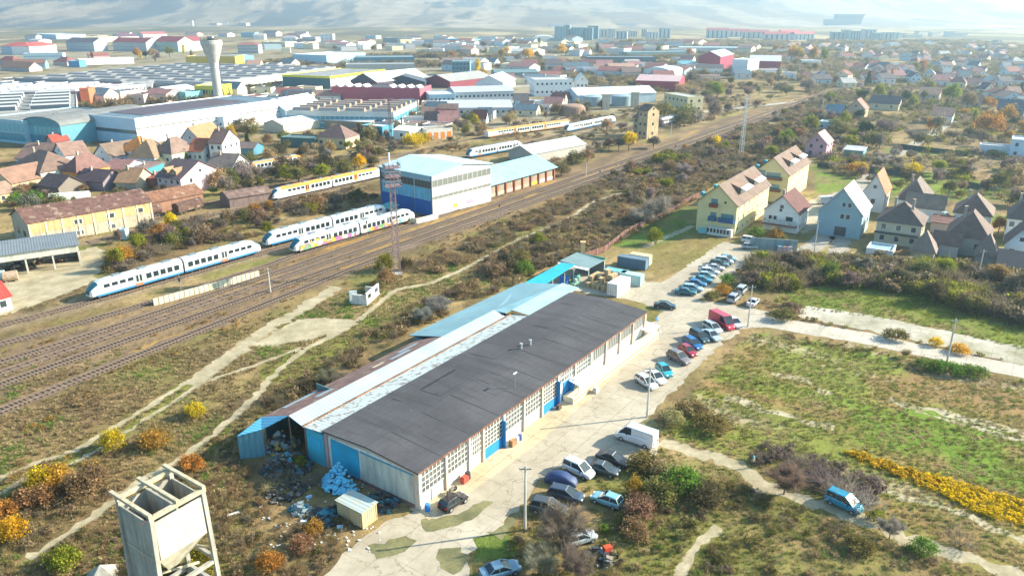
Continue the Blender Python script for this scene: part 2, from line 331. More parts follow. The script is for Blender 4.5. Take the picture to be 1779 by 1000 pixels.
for px, k, col in (([(1110,440),(1200,400),(1270,415),(1180,480),(1090,470)], .7, (.20, .17, .06)), ([(1060,425),(1140,370),(1215,355),(1208,405),(1130,432)], .85, (.10, .20, .025)),
                   ([(845,470),(905,425),(970,395),(1010,372),(1030,380),(960,415),(890,450)], .8, (.17, .22, .03)), ([(450,640),(560,590),(650,540),(740,500),(760,520),(660,580),(560,660),(470,700)], .7, (.16, .19, .03)),
                   ([(100,420),(190,395),(260,400),(200,430),(120,440)], .8, (.14, .17, .03)), ([(440,455),(520,440),(500,465),(440,480)], .6, (.12, .17, .03)),
                   ([(-20,850),(200,745),(330,655),(350,665),(210,770),(-20,880)], .7, (.15, .19, .03)), ([(820,940),(870,905),(900,930),(880,990),(820,1000)], .85, (.11, .19, .03)), ([(915,905),(930,840),(1000,835),(1060,860),(1080,830),(1010,815),(940,835)], .6, (.12, .15, .03)),
                   ([(1060,800),(1300,790),(1450,860),(1400,960),(1300,1000),(1100,1000)], .5, (.13, .16, .035)),
                   ([(1420,300),(1620,300),(1779,330),(1779,350),(1600,345),(1420,335)], .9, (.16, .25, .03)), ([(1540,255),(1700,262),(1700,272),(1540,268)], .9, (.14, .22, .03)), ([(1410,280),(1560,285),(1560,300),(1410,300)], .8, (.13, .2, .03)), ([(1700,370),(1779,372),(1779,390),(1700,388)], .9, (.1, .2, .03))):
    c = blend(c, col, zone(px, rag=2)*smooth(.25, .55, n5)*k)
# railway corridor and yards
ss = (X-O_T.x)*td.x+(Y-O_T.y)*td.y; rr = (X-O_T.x)*tr.x+(Y-O_T.y)*tr.y
cor = smooth(-17, -13, rr+(n2-.5)*6)*(1-smooth(5, 11, rr+(n2-.5)*7))*(1-smooth(560, 640, ss))
cc = L3((.16, .115, .08), (.29, .205, .125), smooth(.35, .65, fbm(ss/6, rr, 2.5, 71, 4))); cc = blend(cc, (.12, .09, .06), smooth(.5, .7, n4)*.6); cc = blend(cc, (.46, .29, .08), smooth(.58, .70, fbm(ss/8, rr, 2.6, 81, 3))*.7)
c = c*(1-cor[..., None]*.9)+cc*cor[..., None]*.9
gs2 = np.zeros(X.shape)
for k in ('railcar_line', 'depot_line', 'far_line'): gs2 = np.maximum(gs2, 1-smooth(2.5, 5, dline(X, Y, tline(k))+(n2-.5)*3))
c = blend(c, (.27, .22, .15), gs2*.8)
far = smooth(330, 420, Y+(n3-.5)*60)*(1-smooth(-60, 60, X-Y*.16))         # industrial quarter: grey, paved
c = blend(c, (.30, .28, .22), far*smooth(.3, .5, n1)*.85)
plain = smooth(1100, 1500, Y+(n3-.5)*300); pc = L3((.26, .22, .12), (.13, .12, .075), smooth(.35, .6, fbm(X*2.5, Y, 260, 91, 5))); pc = blend(pc, (.42, .34, .2), smooth(.55, .7, fbm(X*2, Y, 300, 95, 4)))
c = c*(1-plain[..., None])+pc*plain[..., None]
n6 = fbm(X, Y, .9, 14, 2); c = c*(.55+.5*n4+.42*n6)[..., None]; c = c*np.array([1.03, .985, .90])
me = bpy.data.meshes.new('ground'); nv = nr*nc
me.vertices.add(nv); me.vertices.foreach_set('co', np.stack([X, Y, np.zeros_like(X)], -1).astype(np.float32).ravel())
ii = (np.arange(nr-1)[:, None]*nc+np.arange(nc-1)[None]).ravel(); q = np.stack([ii, ii+1, ii+1+nc, ii+nc], 1)
me.loops.add(len(q)*4); me.polygons.add(len(q)); me.loops.foreach_set('vertex_index', q.ravel()); me.polygons.foreach_set('loop_start', np.arange(len(q))*4); me.update(calc_edges=True)
at = me.color_attributes.new('cover', 'FLOAT_COLOR', 'POINT'); at.data.foreach_set('color', np.concatenate([np.clip(c, 0, 1), np.ones((nr, nc, 1))], -1).astype(np.float32).ravel())
m, n, l, p = nodes('soil_and_grass'); ga = n.new('ShaderNodeAttribute'); ga.attribute_name = 'cover'; tc = n.new('ShaderNodeTexCoord')
a = noise(n, l, .9, 8, tc.outputs['Object'], .75); b = noise(n, l, 4.5, 6, tc.outputs['Object'], .75)
cx = mixrgb(n, l, 'MULTIPLY', 1, ga.outputs[0], ramp(n, l, a, [(.33, (.42, .40, .38)), (.5, (1, 1, 1)), (.68, (1.0, 1.0, 1.0))]))
cx = mixrgb(n, l, 'MIX', ramp(n, l, b, [(.55, 0), (.75, .55)]), cx, (.36, .28, .15)); cx = mixrgb(n, l, 'MULTIPLY', .8, cx, ramp(n, l, b, [(.3, .45), (.55, 1.0)]))
l.new(cx, p.inputs['Base Color']); p.inputs['Roughness'].default_value = .95; p.inputs['Specular IOR Level'].default_value = .1; bump(n, l, p, a, .35, .6)
me.materials.append(m); go = bpy.data.objects.new('ground', me); COL.objects.link(go); tag(go, kind='structure')
# ------------------------------------------------------------------ sheets
def ragged(pts, step=1.0, jit=.25):
    out = []; n_ = len(pts)
    for i in range(n_):
        a_, b_ = pts[i], pts[(i+1) % n_]; L_ = (b_-a_).length; k = max(1, int(L_/step))
        for j in range(k):
            q_ = a_.lerp(b_, j/k); out.append((q_.x+random.gauss(0, jit), q_.y+random.gauss(0, jit)))
    return out
def sheet(name, pts, z, mt, jit=.25, step=1.0):
    bm = bmesh.new(); vs = [bm.verts.new((x, y, z)) for x, y in ragged(pts, step, jit)]; f = bm.faces.new(vs)
    bmesh.ops.triangulate(bm, faces=[f]); bmesh.ops.recalc_face_normals(bm, faces=bm.faces)
    for f in bm.faces:
        if f.normal.z < 0: f.normal_flip()
    me_ = bpy.data.meshes.new(name); bm.to_mesh(me_); bm.free(); me_.materials.append(mt)
    o = bpy.data.objects.new(name, me_); COL.objects.link(o); return tag(o, kind='structure')
def resample(pts, step):
    P_ = [Vector(p) for p in pts]; out = []
    for i in range(len(P_)-1):
        p0 = P_[max(i-1, 0)]; p1 = P_[i]; p2 = P_[i+1]; p3 = P_[min(i+2, len(P_)-1)]; k = max(1, int((p2-p1).length/step))
        for j in range(k):
            t = j/k; out.append(.5*((2*p1)+(-p0+p2)*t+(2*p0-5*p1+4*p2-p3)*t*t+(-p0+3*p1-3*p2+p3)*t**3))
    out.append(P_[-1]); return out
def ribbon(name, pts, wd, z, mt, jit=.2, step=1.2, kind='structure'):
    R = resample(pts, step); v = []; f = []
    for i, p_ in enumerate(R):
        d = (R[min(i+1, len(R)-1)]-R[max(i-1, 0)]); nrm = Vector((-d.y, d.x, 0)).normalized()
        for k, s_ in ((0, 1), (1, -1)): q_ = p_+nrm*(s_*wd/2+random.gauss(0, jit)); v.append((q_.x, q_.y, z))
        if i: f.append((2*i-2, 2*i-1, 2*i+1, 2*i))
    me_ = bpy.data.meshes.new(name); me_.from_pydata(v, [], f); me_.update(); me_.materials.append(mt)
    bm = bmesh.new(); bm.from_mesh(me_)
    for fc_ in bm.faces:
        if fc_.normal.z < 0: fc_.normal_flip()
    bm.to_mesh(me_); bm.free()
    o = bpy.data.objects.new(name, me_); COL.objects.link(o); return tag(o, kind=kind)
CONC = M('concrete', (.44, .39, .30), col2=(.32, .27, .19)); CONC2 = M('concrete', (.52, .47, .38)); DIRT = M('earth', (.42, .36, .24), col2=(.24, .20, .11)); SLABM = M('concrete', (.5, .46, .38), col2=(.2, .19, .1))
sheet('yard', W2(YARD), .012, CONC, .3)
WEEDY = M('earth', (.20,.185,.08), col2=(.10,.10,.04))
for pg in ([(730,902),(792,893),(842,868),(858,872),(820,902),(768,920),(738,925)], [(640,948),(700,930),(728,940),(700,958),(655,972)], [(842,925),(868,915),(905,880),(900,900),(872,935)], [(1090,748),(1128,726),(1150,742),(1138,760),(1108,762)], [(1085,610),(1110,590),(1118,594),(1096,616)], [(760,955),(800,948),(812,975),(790,1000),(765,985)]): sheet('verge', W2(pg), .018, WEEDY, .14, .8)
sheet('road', W2(EROAD), .020, CONC2, .12)
sheet('pavement', W2(SLABS), .012, SLABM, .3)
sheet('hardstanding', W2(PAD), .016, DIRT, .4)
sheet('dirt_yard', W2(LEFTYARD), .012, DIRT, .5)
sheet('gravel_court', W2(NORTHYARD), .012, M('earth', (.42, .37, .26)), .4)
for k, (px, wd) in PATHS.items():
    ribbon('footpath', W2(px), wd, .008 if k != 'pale' else .004, DIRT, .42 if wd > 2 else .22, .8)
ribbon('lane', W2([(1395,440),(1425,420),(1440,395),(1448,360),(1465,335)]), 5, .016, M('earth', (.36, .33, .27)), .2)
ribbon('road', [TP(150, 95), TP(260, 82), TP(420, 90), TP(640, 96)], 5, .016, M('earth', (.36, .32, .25)), .3)
for px, wd in (([(-60,172),(120,168),(300,160),(470,150),(640,140),(760,132)],9), ([(430,150),(560,155),(760,162),(900,150),(1100,140),(1300,130),(1500,110)],9), ([(440,165),(490,162),(560,160)],8), ([(-60,44),(400,47),(800,48),(1300,60)],14), ([(1180,470),(1188,470)],1), ([(700,120),(1000,112),(1300,128)],8), ([(1100,206),(1300,186),(1420,172)],5)):
    if wd > 1: ribbon('road', W2(px), wd, .016, M('earth', (.40, .37, .31)), .3, 6)
# bare strips in the meadow
for px, wd in (([(1545,694),(1640,718),(1779,752),(1850,772)],1.6), ([(1590,716),(1680,738),(1800,775)],1.2), ([(1260,690),(1330,712),(1400,730),(1450,742)],1.8), ([(1530,850),(1640,880),(1779,938)],1.0), ([(1340,648),(1400,662),(1440,685)],1.6)):
    ribbon('footpath', W2(px), wd, .006, M('earth', (.46, .39, .28), col2=(.2, .18, .07)), .45)
ribbon('pavement', [Vector((N0.x, N0.y, 0)) for N0 in (G(728,893), G(930,752), G(1128,580))], 3.4, .024, M('concrete', (.56,.47,.32), col2=(.42,.33,.2)), .05)
# ------------------------------------------------------------------ railway tracks
STEEL = M('metal', (.22, .16, .12), .5); SLP = M('worn', (.17, .125, .085)); BAL = M('gravel', (.22, .155, .105), col2=(.11, .075, .05))
def track(k, label, s_step=.75):
    R = resample(tline(k), 4); t = thing('railway_track', label, 'railway track', (0, 0, 0))
    pos = {k_: i for i, k_ in enumerate(TRACKS)}[k]
    b = ribbon('ballast', tline(k), 3.1, .03+.004*pos, BAL, .3, 1.5); b.parent = t; del b['kind']
    for s_ in (-.74, .74):
        mb = MB(); vs = []
        for i, p_ in enumerate(R):
            d = (R[min(i+1, len(R)-1)]-R[max(i-1, 0)]).normalized(); nn = Vector((-d.y, d.x, 0)); c_ = p_+nn*s_
            vs += [tuple(c_+nn*.045)[:2]+(.1,), tuple(c_-nn*.045)[:2]+(.1,), tuple(c_-nn*.045)[:2]+(.30,), tuple(c_+nn*.045)[:2]+(.30,)]
        fs = []
        for i in range(len(R)-1):
            o_ = 4*i; fs += [(o_+j, o_+(j+1) % 4, o_+4+(j+1) % 4, o_+4+j) for j in range(4)]
        mb.add(vs, fs).build('rail', STEEL, t)
    mb = MB(); D = resample(tline(k), s_step)
    for i in range(0, len(D)-1):
        if D[i].y > 420 and i % 2: continue
        d = D[i+1]-D[i]; mb.obox((D[i].x, D[i].y, .03), (.26, 2.5, .13), math.atan2(d.y, d.x))
    sl_ = mb.build('sleepers', SLP, t); sl_['kind'] = 'stuff'
    return t
for k, lb in dict(main='main railway track running unbroken past the hangar to the distance', second_main='second main track just beyond the one nearest the path',
        near_siding='siding track closest to the dirt footpath, joining the main line', yard_line='overgrown yard track just below the pale platform wall', platform_line='track under the graffiti railcar beside the blue hangar',
        railcar_line='track carrying the two white and blue railcars end to end', depot_line='track beyond the hangar under the white and orange railcars', back_line='old track in the scrub behind the orange railcar',
        far_line='track curving past the two small brick tower houses').items():
    track(k, lb, .75)
# ------------------------------------------------------------------ hills
nr2, nc2 = 170, 800
hy = np.linspace(2500, 8600, nr2)[:, None].repeat(nc2, 1); hu = np.linspace(-1.15, 1.15, nc2)[None].repeat(nr2, 0); hx = hy*hu
t_ = smooth(2700, 6500, hy+(fbm(hx, hy, 900, 3, 3)-.5)*1500)
hz = t_*(150+120*fbm(hx, hy, 1500, 4, 4)+130*smooth(-.2, -.45, hu))+18*(fbm(hx, hy, 620, 8, 5)-.4)*smooth(2600, 3600, hy)-2.0
hz = np.where(hy > 8300, hz*.2, hz)
fo = smooth(.48, .53, fbm(hx*3, hy, 1100, 14, 8)+.17*smooth(-.14, -.42, hu)*smooth(3300, 4300, hy)-.12)
hc = blend(L3((.30, .235, .15), (.15, .125, .09), smooth(.47, .50, fbm(hx*6, hy, 700, 24, 4))), (.055, .065, .065), fo); hc = blend(hc, (.50, .40, .25), smooth(.58, .60, fbm(hx*5, hy, 620, 29, 5))*.35*(1-fo))
me = bpy.data.meshes.new('hills'); me.vertices.add(nr2*nc2); me.vertices.foreach_set('co', np.stack([hx, hy, hz], -1).astype(np.float32).ravel())
ii = (np.arange(nr2-1)[:, None]*nc2+np.arange(nc2-1)[None]).ravel(); q = np.stack([ii, ii+1, ii+1+nc2, ii+nc2], 1)
me.loops.add(len(q)*4); me.polygons.add(len(q)); me.loops.foreach_set('vertex_index', q.ravel()); me.polygons.foreach_set('loop_start', np.arange(len(q))*4); me.update(calc_edges=True)
me.polygons.foreach_set('use_smooth', [True]*len(q))
at = me.color_attributes.new('cover', 'FLOAT_COLOR', 'POINT'); at.data.foreach_set('color', np.concatenate([np.clip(hc, 0, 1), np.ones((nr2, nc2, 1))], -1).astype(np.float32).ravel())
m, n, l, p = nodes('hill_cover'); ga = n.new('ShaderNodeAttribute'); ga.attribute_name = 'cover'; tc = n.new('ShaderNodeTexCoord')
a = noise(n, l, .012, 8, tc.outputs['Object'], .7); l.new(mixrgb(n, l, 'MULTIPLY', .8, ga.outputs[0], ramp(n, l, a, [(.35, .45), (.6, 1)])), p.inputs['Base Color']); p.inputs['Roughness'].default_value = 1
me.materials.append(m); ho = bpy.data.objects.new('hills', me); COL.objects.link(ho); tag(ho, kind='structure')
# ------------------------------------------------------------------ haze
hb = MB().box(-9200, 9200, -300, 9400, -3.0, 430).build('haze', None); m, n, l, p = nodes('haze'); n.remove(p)
vp = n.new('ShaderNodeVolumePrincipled'); vp.inputs['Color'].default_value = (.60, .82, .98, 1); vp.inputs['Density'].default_value = .00020; vp.inputs['Anisotropy'].default_value = .42
l.new(vp.outputs[0], n['Material Output'].inputs['Volume']); hb.data.materials.append(m); tag(hb, 'pale blue autumn haze over the town and hills', 'haze', kind='stuff')
# ================================================================== BUILDINGS
ROT = None
def win(root, kind, x, y, z, w_, h_, side, mt=None, name='window', fr=None):
    """a pane standing 4 cm proud of a wall; side f/b/l/r names the wall's local face"""
    d = .08
    sc = (w_, d, h_) if side in 'fb' else (d, w_, h_)
    o = place(name, unit(mt or GLASS), root, (x, y, z), 0, sc)
    if fr: place('frame', unit(fr), o, (0, 0, 0), 0, (1.16, .9, 1.12) if side in 'fb' else (.9, 1.16, 1.12))
    return o
def facing(o, rz, L_, W_):
    """which walls look towards the camera side"""
    c_, s_ = math.cos(rz), math.sin(rz); cx_, cy_ = o[0]+c_*L_/2-s_*W_/2, o[1]+s_*L_/2+c_*W_/2; r = []
    for k, (nx, ny) in dict(f=(0, -1), b=(0, 1), l=(-1, 0), r=(1, 0)).items():
        wx, wy = nx*c_-ny*s_, nx*s_+ny*c_
        if -(wx*cx_+wy*cy_) > .12*math.hypot(cx_, cy_)*.6: r.append(k)
    return r
def house(name, label, cat, A, B, wh, depth, roof='gx', rh=3, wall=(.6, .58, .5), rc=(.2, .09, .06), wk='plaster', rk='tile', win_n=(3, 2, 1), over=.35, chim=0, group=None, ww=(1.1, 1.3), wm=None, L=None, extra=None, dorm=0, z0=0, fr=None, wtop=None):
    a_ = G(*A, wh); b_ = G(*B, wh); d = b_-a_; rz = math.atan2(d.y, d.x); L_ = L or d.length; W_ = depth
    if ROT is not None:
        rz = math.radians(ROT); u_ = Vector((math.cos(rz), math.sin(rz), 0)); lo, hi = 1, 60
        for _ in range(30):
            md_ = (lo+hi)/2; q_ = b_-u_*md_
            if PX(q_)[0] > A[0]: lo = md_
            else: hi = md_
        L_ = lo; a_ = b_-u_*L_
    t = thing(name, label, cat, (a_.x, a_.y, 0), rz, group); foot((a_.x, a_.y), rz, L_, W_)
    mw = M(wk, wall); mr = M(rk, rc)
    mb = MB(); e = over
    if roof in ('gx', 'gy'):
        if roof == 'gx': mb.prism([(0, 0), (W_, 0), (W_, wh), (W_/2, wh+rh-.05), (0, wh)], 'x', 0, L_)
        else: mb.prism([(0, 0), (L_, 0), (L_, wh), (L_/2, wh+rh-.05), (0, wh)], 'y', 0, W_)
    elif roof == 'shed': mb.prism([(0, 0), (W_, 0), (W_, wh+rh-.05), (0, wh-.05)], 'x', 0, L_)
    elif roof == 'arch':
        pr = [(0, 0), (L_, 0)]+[(L_/2+L_/2*math.cos(k*math.pi/12), wh+rh*math.sin(k*math.pi/12)-.05) for k in range(13)]; mb.prism(pr, 'y', 0, W_)
    else: mb.box(0, L_, 0, W_, 0, wh-(.02 if roof == 'hip' else 0))
    mb.build('wall', mw, t)
    rb = MB(); th = .18; sl = e*rh/(W_/2) if roof == 'gx' else e*rh/(L_/2)
    if roof == 'gx':
        rb.slab([(-e, -e, wh-sl+th), (L_+e, -e, wh-sl+th), (L_+e, W_/2, wh+rh+th), (-e, W_/2, wh+rh+th)], th).slab([(-e, W_/2, wh+rh+th), (L_+e, W_/2, wh+rh+th), (L_+e, W_+e, wh-sl+th), (-e, W_+e, wh-sl+th)], th)
    elif roof == 'gy':
        rb.slab([(-e, -e, wh-sl+th), (L_/2, -e, wh+rh+th), (L_/2, W_+e, wh+rh+th), (-e, W_+e, wh-sl+th)], th).slab([(L_/2, -e, wh+rh+th), (L_+e, -e, wh-sl+th), (L_+e, W_+e, wh-sl+th), (L_/2, W_+e, wh+rh+th)], th)
    elif roof == 'hip':
        h_ = min(L_, W_)/2*.98
        P4 = [(-e, -e, wh), (L_+e, -e, wh), (L_+e, W_+e, wh), (-e, W_+e, wh)]
        R2 = [(h_, W_/2, wh+rh), (L_-h_, W_/2, wh+rh)] if L_ >= W_ else [(L_/2, h_, wh+rh), (L_/2, W_-h_, wh+rh)]
        F = [(0, 1, 5, 4), (1, 2, 5), (2, 3, 4, 5), (3, 0, 4), (3, 2, 1, 0)] if L_ >= W_ else [(0, 1, 4), (1, 2, 5, 4), (2, 3, 5), (3, 0, 4, 5), (3, 2, 1, 0)]
        rb.add(P4+R2, F)
    elif roof == 'shed': rb.slab([(-e, -e, wh+th), (L_+e, -e, wh+th), (L_+e, W_+e, wh+rh+th), (-e, W_+e, wh+rh+th)], th)
    elif roof == 'arch':
        pts_ = [(L_/2+(L_/2+e)*math.cos(k*math.pi/12), wh+(rh+.1)*math.sin(k*math.pi/12)) for k in range(13)]
        for k in range(12): rb.slab([(pts_[k][0], -e, pts_[k][1]+th), (pts_[k+1][0], -e, pts_[k+1][1]+th), (pts_[k+1][0], W_+e, pts_[k+1][1]+th), (pts_[k][0], W_+e, pts_[k][1]+th)], th)
    else:                        # flat with a raised rim
        rb.box(.25, L_-.25, .25, W_-.25, wh+.01, wh+.12)
    ro = rb.build('roof', mr, t)
    if roof == 'flat':
        pb = MB(); q = .25; hh = .55
        pb.box(-.04, L_+.04, -.04, q, wh+.003, wh+hh).box(-.04, L_+.04, W_-q, W_+.04, wh+.003, wh+hh).box(-.04, q-.003, q+.003, W_-q-.003, wh+.003, wh+hh).box(L_-q+.003, L_+.04, q+.003, W_-q-.003, wh+.003, wh+hh)
        pb.build('parapet', wtop or mw, t)
    fs = facing((a_.x, a_.y), rz, L_, W_); nf, ns, st_ = win_n
    if st_:
        for k in range(st_):
            zc = wh*(k+.55)/st_
            for sd_, n_, ln in (('f', nf, L_), ('l', ns, W_), ('r', ns, W_)):
                if sd_ not in fs: continue
                for i in range(n_):
                    u = ln*(i+.5)/n_
                    pos = {'f': (u, -.03), 'l': (-.03, u), 'r': (L_+.03, u)}[sd_]
                    win(t, 'w', pos[0], pos[1], zc, ww[0], min(ww[1], wh/st_*.7), sd_, wm, fr=fr)
        if roof in ('gx', 'gy') and rh > 2.2 and ns:
            for sd_ in ((('l', 'r')) if roof == 'gx' else ('f',)):
                if sd_ in fs:
                    pos = {'f': (L_/2, -.03), 'l': (-.03, W_/2), 'r': (L_+.03, W_/2)}[sd_]; win(t, 'w', pos[0], pos[1], wh+rh*.3, .9, 1.0, sd_, wm, fr=fr)
    for k in range(chim):
        cx_, cy_ = (L_*(.3+.4*k), W_*.42) if roof != 'gy' else (L_*.42, W_*(.3+.4*k))
        MB().box(cx_-.3, cx_+.3, cy_-.3, cy_+.3, wh+rh*.55, wh+rh+.9).box(cx_-.38, cx_+.38, cy_-.38, cy_+.38, wh+rh+.903, wh+rh+1.05).build('chimney', M('worn', (.4, .33, .27)), ro)
    if extra: extra(t, L_, W_, wh, rh, ro)
    t['_L'] = 0; del t['_L']
    return t
WHT, CRM, YEL, GRY, BLU = (.72, .71, .68), (.66, .58, .40), (.70, .58, .28), (.42, .42, .41), (.25, .42, .55)
RT, BR, DK, OR, PK = (.36, .09, .06), (.22, .135, .095), (.055, .055, .062), (.55, .24, .08), (.42, .20, .17)
def skyl(nx, ny, sx, sy, h, col=(.35, .35, .34), wcol=(.06, .08, .09), lift=.12, ry=None):
    def f(t, L_, W_, wh, rh, ro):
        for j in range(ny):
            for i in range(nx):
                x = L_*(i+.5)/nx; y = W_*(j+.5)/ny; a, b = L_/nx*sx/2, W_/ny*sy/2
                s_ = MB().prism([(y-b, wh+lift+.01), (y+b, wh+lift+.01), (y+b*.6, wh+lift+h), (y-b*.6, wh+lift+h)], 'x', x-a, x+a).build('skylight', M('paint', col), ro)
                MB().add([(x-a*.96, y-b*.97-.05, wh+lift+h*.12), (x+a*.96, y-b*.97-.05, wh+lift+h*.12), (x+a*.96, y-b*.68-.05, wh+lift+h*.85), (x-a*.96, y-b*.68-.05, wh+lift+h*.85)], [(0, 1, 2, 3)]).build('pane', M('paint', wcol), s_)
    return f
def band(z0_, z1_, col, sides='flr', mt=None, nm='trim', pr=.06):
    def f(t, L_, W_, wh, rh, ro):
        a, b = wh*z0_, wh*z1_
        for s_ in sides:
            m_ = mt or M('paint', col)
            if s_ == 'f': MB().box(.02, L_-.02, -pr, -.004, a, b).build(nm, m_, t)
            if s_ == 'l': MB().box(-pr, -.004, .02, W_-.02, a, b).build(nm, m_, t)
            if s_ == 'r': MB().box(L_+.004, L_+pr, .02, W_-.02, a, b).build(nm, m_, t)
    return f
def wband(z0_, z1_, n_f, n_s, mt=None, sides='fr'):      # a long strip of glazing, bay by bay
    def f(t, L_, W_, wh, rh, ro):
        for s_, n_, ln in (('f', n_f, L_), ('r', n_s, W_), ('l', n_s, W_)):
            if s_ not in sides: continue
            for i in range(n_):
                u = ln*(i+.5)/n_; pos = {'f': (u, -.03), 'l': (-.03, u), 'r': (L_+.03, u)}[s_]
                win(t, 'w', pos[0], pos[1], wh*(z0_+z1_)/2, ln/n_*.9, wh*(z1_-z0_), s_, mt or GLASS)
    return f
def multi(*fs):
    def f(*a): [g_(*a) for g_ in fs]
    return f
def balc(x, w_, z, h_=1.0, d=1.2, col=(.2, .07, .05), pane=True):
    def f(t, L_, W_, wh, rh, ro):
        b = MB().box(x-w_/2, x+w_/2, -d, -.003, z, z+.15).box(x-w_/2, x+w_/2, -d, -d+.08, z+.153, z+h_).box(x-w_/2, x-w_/2+.08, -d+.083, -.003, z+.153, z+h_).box(x+w_/2-.08, x+w_/2, -d+.083, -.003, z+.153, z+h_).build('balcony', M('paint', col), t)
        MB().box(x-w_*.4, x+w_*.4, -.06, -.004, z+.2, z+2.2).build('balcony_door', M('glass', (.08, .2, .24)), t)
    return f
SH = 'sheet'
# --- left: the big white hall with shade-coloured front, its neighbours and the water tower
def bh_x(t, L_, W_, wh, rh, ro):
    MB().box(3, L_-9, W_*.12, W_*.82, wh+.122, wh+.32).build('dark_roof_panel', M(SH, (.09, .06, .065)), ro)
house('factory_hall', 'large white hall with shade-blue front and dark roof panel, behind brown roofed houses', 'factory hall', (138,199), (234,208), 11.3, 92, 'flat', 0, (.66,.68,.70), (.15,.24,.31), rk='bitumen', win_n=(0,0,0), extra=multi(bh_x, wband(.42,.56,26,0,M('glass',(.07,.1,.12)),'f'), wband(.60,.66,0,40,M('glass',(.2,.2,.19)),'r'), wband(.44,.50,0,40,M('glass',(.3,.3,.28)),'r'), band(.0,.42,(.33,.5,.62),'f'), band(.57,.995,(.45,.58,.68),'f')))  # front bands hold the white wall's shade as blue-grey colour
house('boiler_house', 'small pale annex with rooftop boxes beside the large white hall', 'building', (352,203), (388,205), 7, 12, 'flat', 0, (.45,.55,.62), (.5,.5,.5), win_n=(3,2,1))
house('arched_hall', 'teal arched hall with glazed front left of the tall dark tree', 'factory hall', (40,214), (104,219), 9, 50, 'arch', 3.2, (.10,.27,.33), (.28,.29,.28), rk='bitumen', win_n=(0,0,0), extra=multi(wband(.1,.45,8,0,M('glass',(.05,.22,.30))), wband(.5,.92,8,0,M('glass',(.12,.38,.45)))))
house('glazed_hall', 'low flat teal glazed hall at the left edge by the arched hall', 'factory hall', (-30,206), (38,212), 10, 45, 'flat', 0, (.30,.48,.56), (.33,.33,.31), rk='bitumen', win_n=(0,0,0), extra=multi(wband(.12,.45,9,0,M('glass',(.06,.26,.34))), wband(.52,.9,9,0,M('glass',(.12,.4,.48)))))
house('flat_factory', 'long flat grey factory roof with white-edged skylights beyond the arched hall', 'factory', (-60,200), (134,190), 8, 95, 'flat', 0, GRY, (.31,.31,.29), rk='bitumen', win_n=(0,0,0), extra=skyl(2,5,.75,.42,2.6,(.42,.43,.42),(.03,.05,.07)))
house('scalloped_factory', 'white factory with wavy roof, mauve wall and orange end block', 'factory', (-60,164), (136,160), 9, 60, 'flat', 0, (.50,.30,.30), (.62,.61,.58), rk=SH, win_n=(0,0,0), extra=multi(skyl(3,4,.8,.7,1.6,(.72,.70,.66),(.3,.32,.33)), band(.0,.2,(.06,.07,.09),'f')))
house('stair_block', 'tall orange-red stair block on the corner of the wavy roofed factory', 'building', (137,155), (153,155), 11, 8, 'flat', 0, (.62,.16,.07), (.5,.3,.2), win_n=(1,1,0))
house('office_block', 'white two-storey office building right of the orange-red stair block', 'office', (160,155), (253,148), 8.5, 16, 'flat', 0, WHT, (.5,.49,.46), win_n=(14,3,2))
house('sawtooth_factory', 'huge low grey factory with many rows of roof skylights behind the stair block', 'factory', (24,137), (215,143), 8, 190, 'flat', 0, (.24,.26,.27), (.28,.29,.29), rk='bitumen', win_n=(0,0,0), extra=skyl(7,9,.8,.5,1.0,(.19,.20,.21),(.12,.14,.16)), L=170)
house('sawtooth_factory', 'low grey factory roof with skylight rows right of the water tower top', 'factory', (250,138), (448,128), 7, 120, 'flat', 0, (.55,.56,.56), (.29,.30,.30), rk='bitumen', win_n=(0,0,0), extra=skyl(8,5,.8,.5,1.0,(.2,.22,.23),(.12,.14,.16)))
house('white_shed', 'long white roofed shed running past the water tower shaft', 'shed', (300,158), (497,134), 6, 22, 'gx', 2, (.62,.61,.58), (.68,.68,.66), rk=SH, win_n=(0,0,0), extra=wband(.3,.6,24,0))
house('teal_kiosk', 'small teal box building in front of the yellow workshop', 'building', (293,160), (322,162), 6, 14, 'flat', 0, (.16,.42,.46), (.5,.6,.6), win_n=(3,2,1))
house('yellow_workshop', 'yellow workshop with black window slots just left of the water tower', 'workshop', (337,150), (370,151), 9, 20, 'flat', 0, (.62,.52,.05), (.4,.4,.3), win_n=(7,3,1), ww=(1.4,4))
